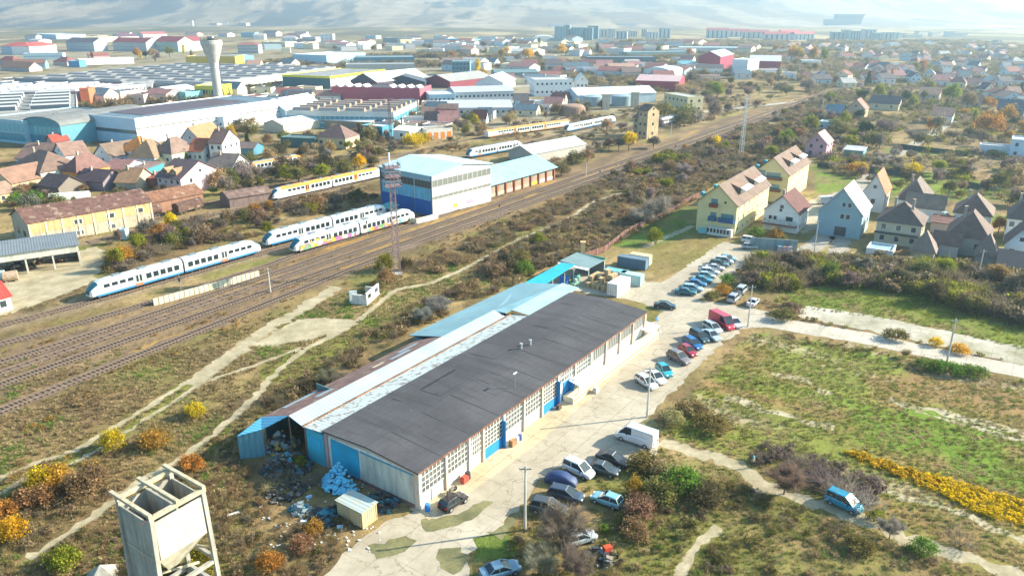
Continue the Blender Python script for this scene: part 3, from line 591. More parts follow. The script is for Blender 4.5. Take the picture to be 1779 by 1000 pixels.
# --- far left town
TWN = [('school','long white school in shade-grey walls with bright red roof at the far left edge','school',(0,80),(50,81),11,30,'hip',5,(.50,.56,.60),(.55,.10,.08),(14,4,3)),  # wall grey carries the shade on the school's white front
 ('school','sunlit white end of the red roofed school at the left edge','school',(50,81),(97,78),11,26,'hip',5,WHT,(.55,.12,.1),(0,0,0)),  # sunlit stretch of the same front, its light put into a whiter wall
 ('hall','white flat hall behind the red roofed school','hall',(60,59),(97,61),9,60,'flat',0,(.45,.6,.66),(.68,.68,.66),(0,0,0)),
 ('apartment_house','grey apartment house with mauve roof and white gable','apartment house',(114,73),(162,74),13,24,'gx',6,(.42,.46,.47),(.14,.11,.14),(12,2,3)),
 ('cream_block','cream block with sandy roof behind the mauve roofed house','building',(170,66),(205,64),9,40,'flat',0,CRM,(.58,.48,.32),(0,0,0)),
 ('apartment_house','grey apartment house under a dark red roof with white gable end','apartment house',(195,73),(253,74),13,26,'gx',6,(.43,.45,.44),(.26,.05,.05),(14,2,3)),
 ('apartment_house','farther white house with purple roof behind the dark red roofed one','apartment house',(209,64),(240,63),9,24,'gx',5,(.5,.48,.46),(.17,.08,.12),(0,0,0)),
 ('apartment_house','pale green fronted house with brick red roof near the orange trees','apartment house',(268,72),(308,73),14,30,'gx',7,(.35,.45,.38),(.33,.05,.06),(9,2,3)),
 ('apartment_house','white gabled apartment house with red roof left of the water tower','apartment house',(308,72),(350,71),14,30,'gx',6,WHT,(.45,.10,.11),(8,2,3)),
 ('apartment_house','long pink-red roof at the back of the far left town','apartment house',(248,60),(290,59),9,26,'gx',5,(.6,.55,.5),(.52,.16,.14),(0,0,0)),
 ('blue_yellow_hall','dark blue and yellow banded store with pale blue end','store',(322,99),(408,99),9,30,'flat',0,(.58,.40,.06),(.34,.36,.34),(0,0,0)),
 ('pale_blue_hall','pale blue box at the end of the dark blue and yellow store','hall',(409,98),(441,97),8,26,'flat',0,(.28,.52,.66),(.6,.62,.62),(0,0,0)),
 ('office_block','grey office block with rows of windows and red roof right of water tower','office',(412,78),(448,78),12,18,'hip',3,(.42,.44,.44),(.40,.13,.12),(10,3,3)),
 ('hall','teal box hall with white end above the red roofed office','hall',(418,57),(442,57),10,30,'flat',0,(.2,.38,.45),(.6,.6,.6),(0,0,0)),
 ('long_shed','low blue-grey shed with many windows near the left edge','shed',(40,94),(108,93),7,18,'flat',0,(.32,.45,.52),(.4,.4,.4),(16,2,1)),
 ('long_shed','white low wall-like shed between the blue box and orange trees','shed',(137,104),(232,101),6,14,'flat',0,WHT,(.6,.6,.56),(0,0,0)),
 ('blue_box','small bright blue box building left of the long white shed','building',(118,107),(137,107),6,14,'flat',0,(.08,.26,.45),(.3,.4,.4),(0,0,0)),
 ('house','blue walled house with brown roof and white gable at far left','house',(22,111),(78,110),5.5,14,'gx',4,(.2,.38,.52),(.24,.13,.09),(6,2,1)),
 ('house','small house with coral roof beside the blue box building','house',(92,107),(116,108),4,14,'hip',5,(.5,.4,.35),(.34,.12,.1),(0,0,0)),
 ('house','small house with orange-brown roof at the left edge of the factory roofs','house',(0,116),(50,118),4,14,'gx',5,(.4,.35,.32),(.38,.2,.13),(0,0,0)),
 ('house','small red hipped house at the extreme left above the factories','house',(-6,106),(22,107),4,14,'hip',5,(.4,.35,.32),(.35,.1,.08),(0,0,0)),
 ('coral_shed','coral roofed low building in front of the orange trees','building',(155,97),(190,96),5,16,'gx',2.5,(.55,.35,.32),(.42,.12,.1),(0,0,0))]
for (nm, lb, ct, A, B, wh_, dp, rf, rh_, wc, rc_, wn) in TWN: house(nm, lb, ct, A, B, wh_, dp, rf, rh_, wc, rc_, win_n=wn, rk='tile' if rf != 'flat' else 'bitumen', over=.4)
# --- centre: industrial quarter
IND = [('white_tower_house','tall white block with small windows beyond the blue hall','building',(556,60),(578,60),16,16,'flat',0,WHT,(.6,.6,.6),(3,2,3)),
 ('house','white hip roofed house on the plain left of the tall white block','house',(489,66),(514,66),8,14,'hip',4,WHT,(.5,.45,.42),(3,2,1)),
 ('house','white farmhouse with grey roof further left on the plain','house',(440,62),(459,62),8,16,'gx',4,WHT,(.45,.42,.4),(2,2,1)),
 ('pale_blue_hall','large pale blue hall with white side near the yellow-trimmed store','hall',(508,95),(567,97),9,70,'flat',0,(.36,.55,.66),(.62,.64,.63),(0,0,0)),
 ('dark_hall','long dark teal roofed hall behind the gabled sheds','hall',(615,101),(720,100),7,40,'flat',0,(.12,.24,.28),(.17,.24,.26),(0,0,0)),
 ('grey_hall','low grey hall roof below the long dark teal one','hall',(600,113),(720,112),6,26,'flat',0,(.4,.4,.38),(.30,.31,.31),(0,0,0)),
 ('teal_block','boxy slate-teal building left of the yellow poplar','building',(785,108),(816,108),12,24,'flat',0,(.13,.24,.28),(.2,.28,.3),(5,3,3)),
 ('grey_hall','far low hall with dark roof on the plain near the poplars','hall',(665,66),(716,67),8,30,'flat',0,(.3,.32,.3),(.25,.28,.28),(0,0,0)),
 ('blue_store','far blue roofed store on the plain, middle of the view','hall',(772,68),(826,69),8,40,'flat',0,(.16,.4,.52),(.14,.38,.5),(0,0,0)),
 ('blue_store','smaller far dark blue store right of its twin on the plain','hall',(842,68),(884,69),8,30,'flat',0,(.1,.2,.28),(.1,.22,.3),(0,0,0)),
 ('white_shed','white flat shed in front of the far blue store','shed',(715,72),(770,72),7,20,'flat',0,WHT,(.6,.6,.56),(0,0,0)),
 ('gabled_shed','shed with dark gable and white right roof slope','shed',(609,140),(655,143),6.5,60,'gy',6,(.07,.06,.09),(.66,.62,.55),(0,0,0)),
 ('gabled_shed','maroon gabled shed with grey roof right of the long red hall','shed',(736,139),(782,142),5,55,'gy',4.5,(.22,.04,.06),(.34,.33,.30),(0,0,0)),
 ('gabled_shed','wide black gabled shed directly behind the long red hall','shed',(660,143),(738,143),5,30,'gy',5,(.04,.05,.07),(.07,.08,.10),(0,0,0)),
 ('white_gable_hall','white gabled hall right of the maroon gabled shed','hall',(827,143),(874,144),6,40,'gy',5,(.66,.68,.70),(.66,.66,.64),(0,0,0)),
 ('white_tent_hall','white gabled warehouse with pale blue front by the skylit factory','warehouse',(450,190),(496,192),6,36,'gy',5.5,(.33,.5,.6),(.74,.74,.72),(0,0,0)),
 ('blue_kiosk','blue-white low shed right of the long red hall','shed',(746,166),(790,165),6,26,'flat',0,(.32,.48,.58),(.5,.55,.58),(6,2,1)),
 ('market_hall','grey ribbed market hall with rounded bays, lower row','hall',(765,188),(890,187),5,34,'gx',2.5,(.35,.4,.44),(.45,.47,.48),(12,2,1)),
 ('market_hall','long narrow grey market hall above the ribbed one','hall',(790,161),(893,158),6,26,'gx',2.5,(.42,.46,.5),(.42,.45,.49),(14,2,1)),
 ('office_block','white office block with flat grey roof and side stair','office',(930,140),(995,139),11,20,'flat',0,(.64,.66,.66),(.5,.48,.44),(8,3,2)),
 ('house','steep white gabled house right of the white office block','house',(1001,141),(1022,141),7,18,'gy',5,WHT,(.66,.66,.62),(3,1,1)),
 ('white_shed','very long white roofed shed in the middle of the yards','shed',(1004,166),(1140,161),6,22,'gx',3.5,(.42,.52,.58),(.68,.69,.68),(0,0,0)),
 ('curved_roof_hall','white building with gently curved roof near maroon halls','hall',(1118,123),(1163,125),7,30,'arch',3,WHT,(.45,.58,.64),(7,2,1)),
 ('red_shed','crimson hall with light grey roof left of the yellow-green willow','hall',(1105,140),(1180,142),7,40,'gx',3,(.34,.03,.06),(.5,.34,.33),(0,0,0)),
 ('maroon_hall','tall maroon gabled hall, left one of the maroon pair','factory hall',(1214,98),(1252,99),14,60,'gy',5,(.28,.03,.07),(.36,.42,.44),(0,0,0)),
 ('white_silo_block','white block between the two maroon halls','factory hall',(1273,104),(1300,105),14,30,'flat',0,(.64,.68,.70),(.5,.55,.56),(0,0,0)),
 ('maroon_hall','long low maroon hall with grey band, right one of the maroon pair','factory hall',(1302,106),(1357,107),10,60,'gx',4,(.28,.03,.07),(.45,.45,.43),(0,0,0)),
 ('teal_shed','teal roofed shed left of the tall maroon hall','shed',(1184,112),(1213,112),6,22,'shed',2,(.5,.55,.56),(.1,.3,.34),(0,0,0)),
 ('dark_hall','long dark industrial ruin across the middle distance','hall',(1020,100),(1140,100),8,24,'flat',0,(.10,.15,.17),(.16,.2,.22),(12,2,1)),
 ('dark_hall','long low teal hall continuing right of the dark ruin','hall',(1090,92),(1205,90),6,24,'flat',0,(.14,.26,.28),(.22,.32,.34),(0,0,0)),
 ('grey_hall','pale flat hall above the dark teal one, right of centre','hall',(1180,83),(1310,84),7,40,'flat',0,(.4,.45,.46),(.42,.5,.52),(0,0,0)),
 ('round_roof_hall','white barrel roofed sports hall in front of far apartment blocks','hall',(928,69),(965,69),4,60,'arch',7,WHT,(.75,.76,.76),(0,0,0)),
 ('white_shed','small white building by the orange poplars right of centre','building',(1393,106),(1427,106),6,16,'flat',0,WHT,(.6,.6,.6),(5,2,1)),
 ('cream_ruin','two-storey cream building with dark window openings by the railway','building',(1154,163),(1195,170),9,11,'flat',0,(.50,.44,.27),(.42,.39,.32),(6,2,2)),
 ('green_shed','long dark green shed roof at the left of the market halls','shed',(860,127),(935,126),5,24,'gx',2,(.2,.25,.25),(.12,.2,.2),(0,0,0)),
 ('white_cottage','small white flat roofed cottage near the brown roofed house','building',(683,226),(711,228),4.5,12,'gx',1.4,WHT,(.7,.7,.68),(1,1,1)),
 ('open_canopy','white corrugated canopy in front of the skylit factory','canopy',(528,207),(644,213),4,9,'shed',1.4,(.28,.22,.17),(.68,.66,.62),(0,0,0)),
 ('blue_block','deep blue glazed lean-to at the corner of the skylit factory','building',(627,219),(664,222),5,9,'flat',0,(.06,.25,.35),(.5,.55,.55),(4,2,1)),
 ('low_shed','pale low gabled shed below the white gabled warehouse','shed',(458,214),(492,218),4,24,'gy',2.2,(.5,.46,.36),(.66,.66,.64),(0,0,0)),
 ('house','brown hip roofed cottage with cream wall among the scrub','house',(549,238),(600,241),4.5,12,'hip',5,(.55,.44,.26),(.23,.14,.12),(3,2,1)),
 ('green_fence_shed','long dark green shed beside the brown roofed cottage','shed',(487,240),(548,243),3.5,9,'flat',0,(.06,.14,.13),(.1,.16,.15),(0,0,0))]
for (nm, lb, ct, A, B, wh_, dp, rf, rh_, wc, rc_, wn) in IND: house(nm, lb, ct, A, B, wh_, dp, rf, rh_, wc, rc_, win_n=wn, rk=SH if rf != 'hip' else 'tile', wk='paint', over=.35, ww=(1.4,1.4))
house('yellow_trim_store', 'dark store with bright yellow roof trim and yellow corner panel', 'store', (490,131), (573,134), 9, 82, 'flat', 0, (.06,.13,.15), (.36,.37,.37), rk='bitumen', wk='paint', win_n=(0,0,0), wtop=M('paint', (.72,.62,.02)), extra=multi(band(.88,.99,(.72,.62,.02),'fr'), band(.05,.8,(.42,.44,.45),'r')))
def rv(t, L_, W_, wh, rh, ro):
    for i in range(10):
        if i in (4, 5): continue
        x = L_*(i+.5)/10; MB().prism([(x-2.2, wh+.13), (x+2.2, wh+.13), (x, wh+2.0)], 'y', W_*.1, W_*.5).build('roof_vent', M('paint', (.6, .55, .5)), ro)
house('red_hall', 'long flat-topped rose red hall with small gabled roof vents', 'factory hall', (575,152), (729,155), 9, 26, 'flat', 0, (.36,.09,.12), (.08,.08,.09), rk='bitumen', wk='paint', win_n=(0,0,0), extra=rv)
house('skylit_factory', 'factory with teal shaded front, white side and rusty skylight rows', 'factory', (497,194), (684,197), 8, 48, 'flat', 0, (.58,.58,.54), (.30,.30,.28), rk='bitumen', wk='paint', win_n=(0,0,0), extra=multi(skyl(4,5,.7,.45,1.7,(.33,.22,.15),(.3,.3,.3)), wband(.35,.75,22,9,M('glass',(.07,.25,.32))), band(.05,.3,(.08,.28,.34),'f')))  # front band's teal puts the shade of that side into its colour
house('garage_row', 'white garage with bright orange doors beside yellow trees', 'garage', (741,227), (786,224), 4.2, 10, 'flat', 0, (.66,.62,.55), (.5,.45,.38), win_n=(0,0,0), extra=lambda t,L_,W_,wh,rh,ro: [MB().box(L_*(i+.2)/4, L_*(i+.8)/4, -.06, -.004, .1, 3.2).build('garage_door', M('paint', (.75,.24,.02)), t) for i in range(4)])
# brick tower houses and round base by the far line
for (A, B, wh_, lb) in (((1110,191),(1126,193),13,'taller of two slim derelict tower houses by the railway'), ((1101,204),(1118,206),8.5,'shorter of two slim derelict tower houses, nearer the yellow tree')):
    house('tower_house', lb, 'tower house', A, B, wh_, 8, 'gx', 2.5, (.46,.35,.2), (.2,.13,.1), wk='worn', win_n=(2,1,3))
def lathe_thing(name, label, cat, px, prof, mt, part='tank_wall', extra=None):
    p = G(*px); t = thing(name, label, cat, p); MB().lathe(prof, n=28).build(part, mt, t, smooth=False); BUILT.append((p.x-prof[0][0], p.y-prof[0][0], 0, 2*prof[0][0], 2*prof[0][0], .5))
    if extra: extra(t)
    return t
lathe_thing('round_ruin', 'squat round brick ruin left of the parked railcars', 'ruin', (993,199), [(8,0),(8,4.2),(7.4,4.2),(7.4,4.8),(6.2,5.6),(.1,6)], M('worn', (.30,.19,.13)))
for px, lb in (((1030,184),'left one of the two grey-blue storage tanks by the white shed'), ((1080,183),'right one of the two grey-blue storage tanks, beside concrete pillars')):
    lathe_thing('storage_tank', lb, 'tank', px, [(6.5,0),(6.5,6),(3,6.9),(.1,7)], M('paint', (.24,.33,.37)))
for px, lb in (((1052,190),'concrete silo pillar between the two storage tanks'), ((1102,186),'concrete silo pillar right of the storage tanks')):
    p = G(*px); t = thing('concrete_pillar', lb, 'pillar', p); MB().box(-2.2,2.2,-2.2,2.2,0,8.5).box(-2.6,2.6,-2.6,2.6,8.503,9.2).build('pillar_block', M('worn', (.5,.46,.38)), t)
# sloping conveyor walls
for (a, b, lb) in (((900,112),(935,88),'left one of the two long sloping concrete ramps'), ((952,113),(976,88),'right one of the two long sloping concrete ramps')):
    p, q = G(*a), G(*b); d = q-p; t = thing('ramp_wall', lb, 'ramp', p, math.atan2(d.y, d.x)); L_ = min(d.length, 150)
    MB().prism([(0,0),(L_,0),(L_,3.5),(0,.8)], 'y', -.6, .6).build('ramp_side', M('plaster', (.55,.5,.42)), t); MB().prism([(0,0),(L_*.97,0),(L_*.97,2),(0,.3)], 'y', .8, 6).build('ramp_deck', M('worn', (.2,.19,.17)), t)
# water tower
wt = G(382, 190); t = thing('water_tower', 'tall pale concrete water tower with flared bowl top behind the white hall', 'water tower', wt); hh = 0
zt = CH-(math.hypot(wt.x, wt.y)*0)
def h_at(px, py, ground):
    P_ = G(*ground); lo, hi = 0, 55
    for _ in range(40):
        m_ = (lo+hi)/2
        if PX((P_.x, P_.y, m_))[1] > py: lo = m_
        else: hi = m_
    return lo
HT = h_at(370, 70, (382, 190)); k = ppm(wt)
MB().lathe([(2.9,0),(2.6,3),(2.45,HT*.62),(2.7,HT*.68),(6.0,HT*.93),(6.2,HT*.95),(6.2,HT),(5.9,HT+.1),(.1,HT+.5)], n=32).build('shaft', M('worn', (.50,.47,.42), col2=(.42,.38,.33)), t, smooth=False)
mb = MB()
for i in range(16): a = i*math.pi/8; mb.tube((5.9*math.cos(a), 5.9*math.sin(a), HT), (5.9*math.cos(a), 5.9*math.sin(a), HT+1.3), .07, n=4)
mb.lathe([(5.98,HT+1.2),(5.98,HT+1.3),(5.85,HT+1.3),(5.85,HT+1.2)], n=24).build('railing', M('metal', (.3,.3,.3)), t)
MB().box(-1.5,1.5,-1.5,1.5,HT+.4,HT+2.2).build('hatch_house', M('worn', (.5,.48,.44)), t)
for i in range(6):
    a = i*1.05; MB().tube((4.5*math.cos(a), 4.5*math.sin(a), HT), (4.5*math.cos(a), 4.5*math.sin(a), HT+2.5+i%3), .12, n=5).build('antenna', M('metal', (.5,.5,.5)), t)
# --- the near left neighbourhood: brown and orange roofs
HL = [('long brown-roofed house behind a white one at the left edge',(27,275),(97,276),3.5,18,'gx',4.5,(.5,.55,.6),(.24,.15,.12),(5,2,1)),
 ('white house with a smooth salmon-brown roof, biggest of the left rows',(113,270),(155,265),5.5,13,'gx',3.8,WHT,(.36,.22,.17),(2,2,1)),
 ('yellow and white house with mottled brown hip roof and side gable',(16,289),(70,300),5.5,15,'hip',5.5,(.62,.58,.45),(.25,.16,.12),(2,3,1)),
 ('orange walled house with steep brown hip roof',(107,297),(133,300),5,13,'hip',5,(.6,.3,.07),(.25,.13,.11),(2,2,1)),
 ('dark shaded outbuilding with sagging brown roof near the white greenhouse',(66,321),(101,326),3,9,'gx',3,(.2,.17,.14),(.13,.09,.085),(0,0,0)),
 ('long low dark purple-brown roofed barn right of the orange walled house',(131,313),(178,316),3.2,10,'gx',3,(.22,.18,.2),(.10,.065,.075),(0,0,0)),
 ('white gabled cottage with brown roof and two skylights',(164,267),(192,272),4,17,'gy',4.2,(.52,.56,.62),(.26,.18,.13),(1,2,1)),
 ('bright orange roofed house behind the skylight cottage',(205,262),(248,264),5,12,'hip',5.2,WHT,(.62,.25,.06),(2,1,1)),
 ('house with brown and tan pyramid roof above a pale blue wall',(222,274),(268,275),4,14,'hip',6.2,(.44,.5,.6),(.30,.21,.13),(3,2,1)),
 ('house with tan and dark hip roof left of the terracotta one',(266,265),(298,268),5,13,'hip',5.5,(.55,.6,.4),(.28,.19,.15),(2,2,1)),
 ('terracotta roofed house with white gable and small blue-grey front',(325,262),(350,263),5,13,'gx',4,(.42,.48,.5),(.42,.13,.06),(3,2,1)),
 ('tall grey gabled house with orange and brown roof at the top of the rows',(310,246),(352,248),4.5,16,'gy',6.2,(.46,.46,.47),(.48,.25,.12),(1,2,1)),
 ('white villa with side balconies and brown roof beside the yellow tree',(362,248),(385,249),8,12,'gx',4.5,(.7,.66,.6),(.25,.15,.12),(2,3,2)),
 ('low house with muted pink roof and white side wall in the middle',(179,293),(216,294),3.4,13,'gx',2.2,(.4,.5,.58),(.33,.17,.15),(3,2,1)),
 ('low teal shed with flat brownish roof right of the pink roof',(230,292),(252,294),3,9,'shed',1,(.05,.26,.32),(.3,.2,.18),(0,0,0)),
 ('cottage with light orange roof half hidden in garden shrubs',(200,316),(235,317),3,11,'gx',3.8,(.45,.36,.26),(.44,.25,.13),(0,0,0)),
 ('pink and violet house with brown roof and two dormer windows',(272,306),(313,311),5.6,17,'gx',4.5,(.55,.40,.42),(.18,.12,.125),(4,2,2)),
 ('small brick red shed roof left of the violet house',(250,309),(268,311),3,8,'shed',1,(.3,.12,.08),(.32,.1,.06),(0,0,0)),
 ('grey roofed cottage with ivory gable behind the big bare bush',(358,290),(402,292),4,12,'gx',4,(.5,.48,.45),(.24,.19,.16),(3,2,1)),
 ('cottage with brown roof at the far left edge, partly outside the frame',(-22,313),(20,318),4,14,'gy',4,(.5,.4,.25),(.33,.19,.13),(2,2,1)),
 ('garden house with tan roof below the cottage at the left edge',(-20,341),(27,331),3.2,9,'gx',2.6,(.6,.45,.2),(.36,.24,.17),(1,1,1)),
 ('small red roofed hut in front of the teal arched hall',(80,244),(92,246),3,7,'gy',2.5,(.4,.3,.26),(.42,.08,.05),(0,0,0)),
 ('dark blue shed with brown roof right of the white villa',(404,257),(440,258),3,9,'gx',1.8,(.06,.2,.28),(.2,.15,.14),(0,0,0)),
 ('low pink roofed row behind the terracotta house',(352,257),(388,258),3.4,10,'gx',1.6,(.3,.38,.44),(.46,.2,.18),(3,1,1))]
def dormers(t, L_, W_, wh, rh, ro):
    for x in (L_*.25, L_*.62):
        d = MB().prism([(x-1.4, wh+.6), (x+1.4, wh+.6), (x+1.4, wh+2.0), (x, wh+2.9), (x-1.4, wh+2.0)], 'y', 1.0, W_*.35).build('dormer', M('tile', (.48,.3,.16)), ro)
        place('window', unit(GLASS), d, (x, .96, wh+1.5), 0, (1.2, .08, 1.0))
for i, (lb, A, B, wh_, dp, rf, rh_, wc, rc_, wn) in enumerate(HL):
    house('house', lb, 'house', A, B, wh_, dp, rf, rh_, wc, rc_, win_n=wn, chim=1 if i % 3 != 1 else 0, over=.45, extra=dormers if 'dormer' in lb else None, fr=FRAME if wn[0] else None)
gp = G(175, 352)
t = thing('greenhouse', 'white plastic-covered greenhouse tunnel among garden shrubs near the left edge', 'greenhouse', G(88,352), math.radians(20))
pts_ = [(3.4*math.cos(k*math.pi/10), 2.9*math.sin(k*math.pi/10)) for k in range(11)]
MB().prism(pts_, 'x', 0, 11).build('cover', M('paint', (.60,.66,.58), .4), t); foot(t.location, math.radians(20), 11, 7)
# --- derelict depot: ochre two-storey shed with rust-red roof, its low wing, open shed
def depot_x(t, L_, W_, wh, rh, ro):
    for i in range(9):
        x = min(L_-.2, .2+i*(L_-.4)/8); MB().box(x-.22, x+.22, -.16, -.004, 0, wh-.1).build('pilaster', M('worn', (.6,.53,.38)), t)
    MB().box(.01, L_-.01, -.07, -.005, wh*.52, wh*.97).build('panel', M('worn', (.60,.36,.16), col2=(.62,.46,.28)), t)
    for x in (2.5, 4.6, 6.6):
        u = (x/8)*L_+L_/16
        win(t, 'w', u, -.10, wh*.70, 1.9, 1.2, 'f', M('glass', (.05,.06,.06)), fr=FRAME)
        if x < 6: win(t, 'w', u, -.06, wh*.22, 1.7, 1.1, 'f', M('glass', (.1,.1,.1)), fr=FRAME)
    for u in (.3, .7): win(t, 'w', -.05, W_*u, wh*.45, 1.6, 1.4, 'l', M('glass', (.05,.05,.05)))
house('depot_building', 'derelict ochre depot with patchy rust-red roof and white pilasters', 'depot', (47,388), (262,350), 6.2, 12.5, 'gx', 2.6, (.46,.39,.28), (.21,.105,.08), wk='worn', rk='rust', win_n=(0,0,0), extra=depot_x)
house('depot_wing', 'lower brick wing with crumbling orange-brown roof right of the ochre depot', 'depot', (264,352), (352,335), 3.6, 9, 'gx', 2.2, (.30,.16,.10), (.34,.16,.09), wk='worn', rk='rust', win_n=(0,0,0))
house('low_shed', 'long low rusty roofed shed among bushes beyond the ochre depot', 'shed', (398,345), (470,334), 3.0, 8, 'gx', 1.4, (.2,.14,.12), (.27,.17,.14), wk='worn', rk='rust', win_n=(0,0,0))
def openshed(t, L_, W_, wh, rh, ro):
    for i in range(5): MB().box(L_*i/4.05, L_*i/4.05+.35, -.3, .05, 0, wh-1.4).build('post', M('worn', (.58,.54,.46)), t)
    MB().box(0, L_, -.3, -.02, wh-1.6, wh).build('fascia', M('worn', (.6,.57,.48)), t)
p0 = G(-60, 452, 5.0); p1 = G(135, 425, 5.0); d = p1-p0; rz_ = math.atan2(d.y, d.x); L_ = d.length
t = thing('open_shed', 'open-fronted concrete shed with dark grey roof sheltering scrap, left edge', 'shed', (p0.x, p0.y, 0), rz_); foot(p0, rz_, L_, 9)
MB().box(0,L_,8.7,9,0,4.9).box(L_-.3,L_,3,8.69,0,4.9).build('wall', M('worn', (.5,.46,.38)), t); MB().slab([(-.3,-.6,5.2),(L_+.3,-.6,5.2),(L_+.3,9.4,6.0),(-.3,9.4,6.0)], .2).build('roof', M('sheet', (.16,.18,.19)), t); openshed(t, L_, 9, 5, 0, None)
SCR = M('rust', (.16,.1,.07)); 
for i in range(12):
    x = random.uniform(1, L_-2); y = random.uniform(1, 7); q = p0+d.normalized()*x+Vector((-d.y, d.x, 0)).normalized()*y
    o = MB()
    for k in range(5): o.obox((random.uniform(-.6,.6), random.uniform(-.6,.6), random.uniform(0,.9)), (random.uniform(.3,1.4), random.uniform(.2,.8), random.uniform(.1,.6)), random.uniform(0,3))
    o = o.build('scrap_pile', SCR if i % 3 else M('metal', (.25,.24,.22))); o.location = (q.x, q.y, 0); tag(o, 'heap of rusty scrap parts under the open-fronted concrete shed', 'scrap', 'scrap heaps in the open shed')
p0 = G(20, 486, 4.0)
for px, c_, lb in (((20,488),(.5,.36,.24),'rusty round tank standing before the open-fronted shed'), ((-2,488),(.45,.6,.62),'pale blue round tank at the left edge before the open shed')):
    q = G(*px); t = thing('tank', lb, 'tank', q, .5); mb = MB(); mb.tube((-1.4,0,1.2),(1.4,0,1.2),1.15,n=18).build('barrel', M('metal', c_), t); MB().box(-1.1,-.7,-.9,.9,0,.35).box(.7,1.1,-.9,.9,0,.35).build('cradle', M('worn', (.3,.28,.25)), t)
house('red_roof_hut', 'white hut with bright red roof at the left edge beside the railcar', 'hut', (-40,528), (17,513), 3.0, 7, 'gx', 2.2, WHT, (.55,.05,.035), win_n=(2,1,1), rk=SH)
house('tin_kiosk', 'small pale blue tin kiosk by the ochre depot corner', 'kiosk', (204,402), (217,402), 2.2, 2, 'flat', 0, (.45,.58,.62), (.6,.65,.65), win_n=(0,0,0))
# wagons rusting by the depot
for (a, b, lb, c_) in (((243,387),(285,375),'short rusty tank wagon left of the brown boxcar','.'), ((312,375),(355,363),'dark rusty boxcar beside the crumbling wing','b'), ((430,350),(470,342),'dark wagon in the bushes left of the orange railcar','b')):
    p, q = G(*a), G(*b); d = q-p; t = thing('rail_wagon', lb, 'wagon', p, math.atan2(d.y, d.x)); L_ = d.length; foot(p, math.atan2(d.y, d.x), L_, 3)
    R_ = M('rust', (.16,.085,.06))
    if c_ == '.': MB().tube((.3,1.2,2.3),(L_-.3,1.2,2.3),1.25,n=16).build('tank', R_, t)
    else: MB().prism([(0,1),(2.8,1),(2.8,3.1),(1.4,3.7),(0,3.1)], 'x', 0, L_).build('body', R_, t)
    MB().box(-.3,L_+.3,.2,2.4,.75,1.0).build('underframe', M('metal', (.08,.07,.06)), t)
    for x in (1.2, 2.6, L_-2.6, L_-1.2):
        for y in (.4, 2.1): MB().tube((x,y-.08,.5),(x,y+.08,.5),.45,n=12).build('wheel', M('metal', (.09,.08,.07)), t)
# --- yellow apartment houses and the right-hand neighbourhood
ROT = -33
YW, TR_ = (.62,.53,.27), (.22,.15,.115)
def yel(first):
    def f(t, L_, W_, wh, rh, ro):
        BG = M('glass', (.05,.16,.24))
        if first:
            balc(L_*.78, 4.2, wh*.42, 1.1, 1.3, (.02,.08,.2))(t,L_,W_,wh,rh,ro); balc(L_*.42, 2.0, wh*.42, 1.1, 1.3, (.03,.1,.2))(t,L_,W_,wh,rh,ro); balc(L_*.42, 2.2, wh*.86, 1.0, 1.1, (.2,.06,.04))(t,L_,W_,wh,rh,ro)
            MB().box(L_*.36, L_-.3, -2.0, -.004, 0, wh*.24).build('porch', M('plaster', (.62,.6,.55)), t); MB().box(L_*.12,L_*.34,-1.8,-.004,0,1.1).build('bench_box', M('paint', (.2,.5,.52)), t)
            for i in range(7): win(t,'w',L_*(.38+.085*i), -2.03, wh*.155, .6, 1.1, 'f')
            win(t,'w',L_*.7,-.03,wh*1.04,.6,.6,'f')
        else:
            for z in (.38, .78): balc(L_*.55, 5.5, wh*z, .9, 1.2, (.16,.08,.05))(t,L_,W_,wh,rh,ro)
            win(t,'w',L_*.18,-.03,wh*.98,2.6,1.7,'f',BG)
        for k in range(3):
            for i in range(7): win(t,'w',L_+.03,W_*(i+.5)/7,wh*(k+.55)/3,.9,.9,'r',M('glass',(.22,.2,.16)), fr=FRAME)
        for i in range(2 if not first else 2):
            y0_ = W_*(.22+.40*i); x0_ = L_*.52
            d = MB().prism([(x0_, wh+rh*.93), (L_*.86, wh+rh*.66), (L_*.86, wh+rh*.28), (x0_, wh+rh*.5)], 'y', y0_, y0_+W_*.22).build('dormer', M('tile', (.30,.19,.13)), ro)
            MB().box(L_*.862, L_*.866, y0_+.3, y0_+W_*.22-.3, wh+rh*.36, wh+rh*.6).build('window', M('glass', (.45,.55,.6), .2), d)
            MB().slab([(L_*.86,y0_,wh+rh*.68),(L_*1.0,y0_,wh+rh*.56),(L_*1.0,y0_+W_*.24,wh+rh*.56),(L_*.86,y0_+W_*.24,wh+rh*.68)],.08).build('awning', M('paint', (.62,.68,.7)), d)
        for y_ in (W_*.15, W_*.5): MB().box(-1.0,-.3,y_,y_+1.6,wh+.2,wh+1.3).build('side_dormer', M('paint', (.05,.35,.42)), ro)
    return f
house('apartment_house', 'nearer yellow three-storey apartment house with tan roof and blue balconies', 'apartment house', (1213,344), (1281,357), 8.4, 31, 'gy', 4.8, YW, TR_, win_n=(0,0,0), over=.5, extra=yel(True))
house('apartment_house', 'farther yellow three-storey apartment house with dark balconies, behind the first', 'apartment house', (1312,292), (1371,304), 9, 27, 'gy', 4.8, YW, TR_, win_n=(0,0,0), over=.5, extra=yel(False))
def whx(t, L_, W_, wh, rh, ro):
    MB().box(0,L_,-1.4,-.004,wh*.32,wh*.4).build('terrace', M('tile', (.3,.13,.1)), t); MB().box(.2,L_-.2,-1.35,-1.28,wh*.403,wh*.62).build('railing', M('metal', (.5,.55,.58)), t)
    for u, w_, h_ in ((.2,.8,1.3),(.34,.8,1.3),(.75,1.8,1.7)): win(t,'w',L_*u,-.03,wh*.62,w_,h_,'f',fr=FRAME)
    win(t,'w',L_*.48,-.03,wh*1.05,.7,.7,'f')
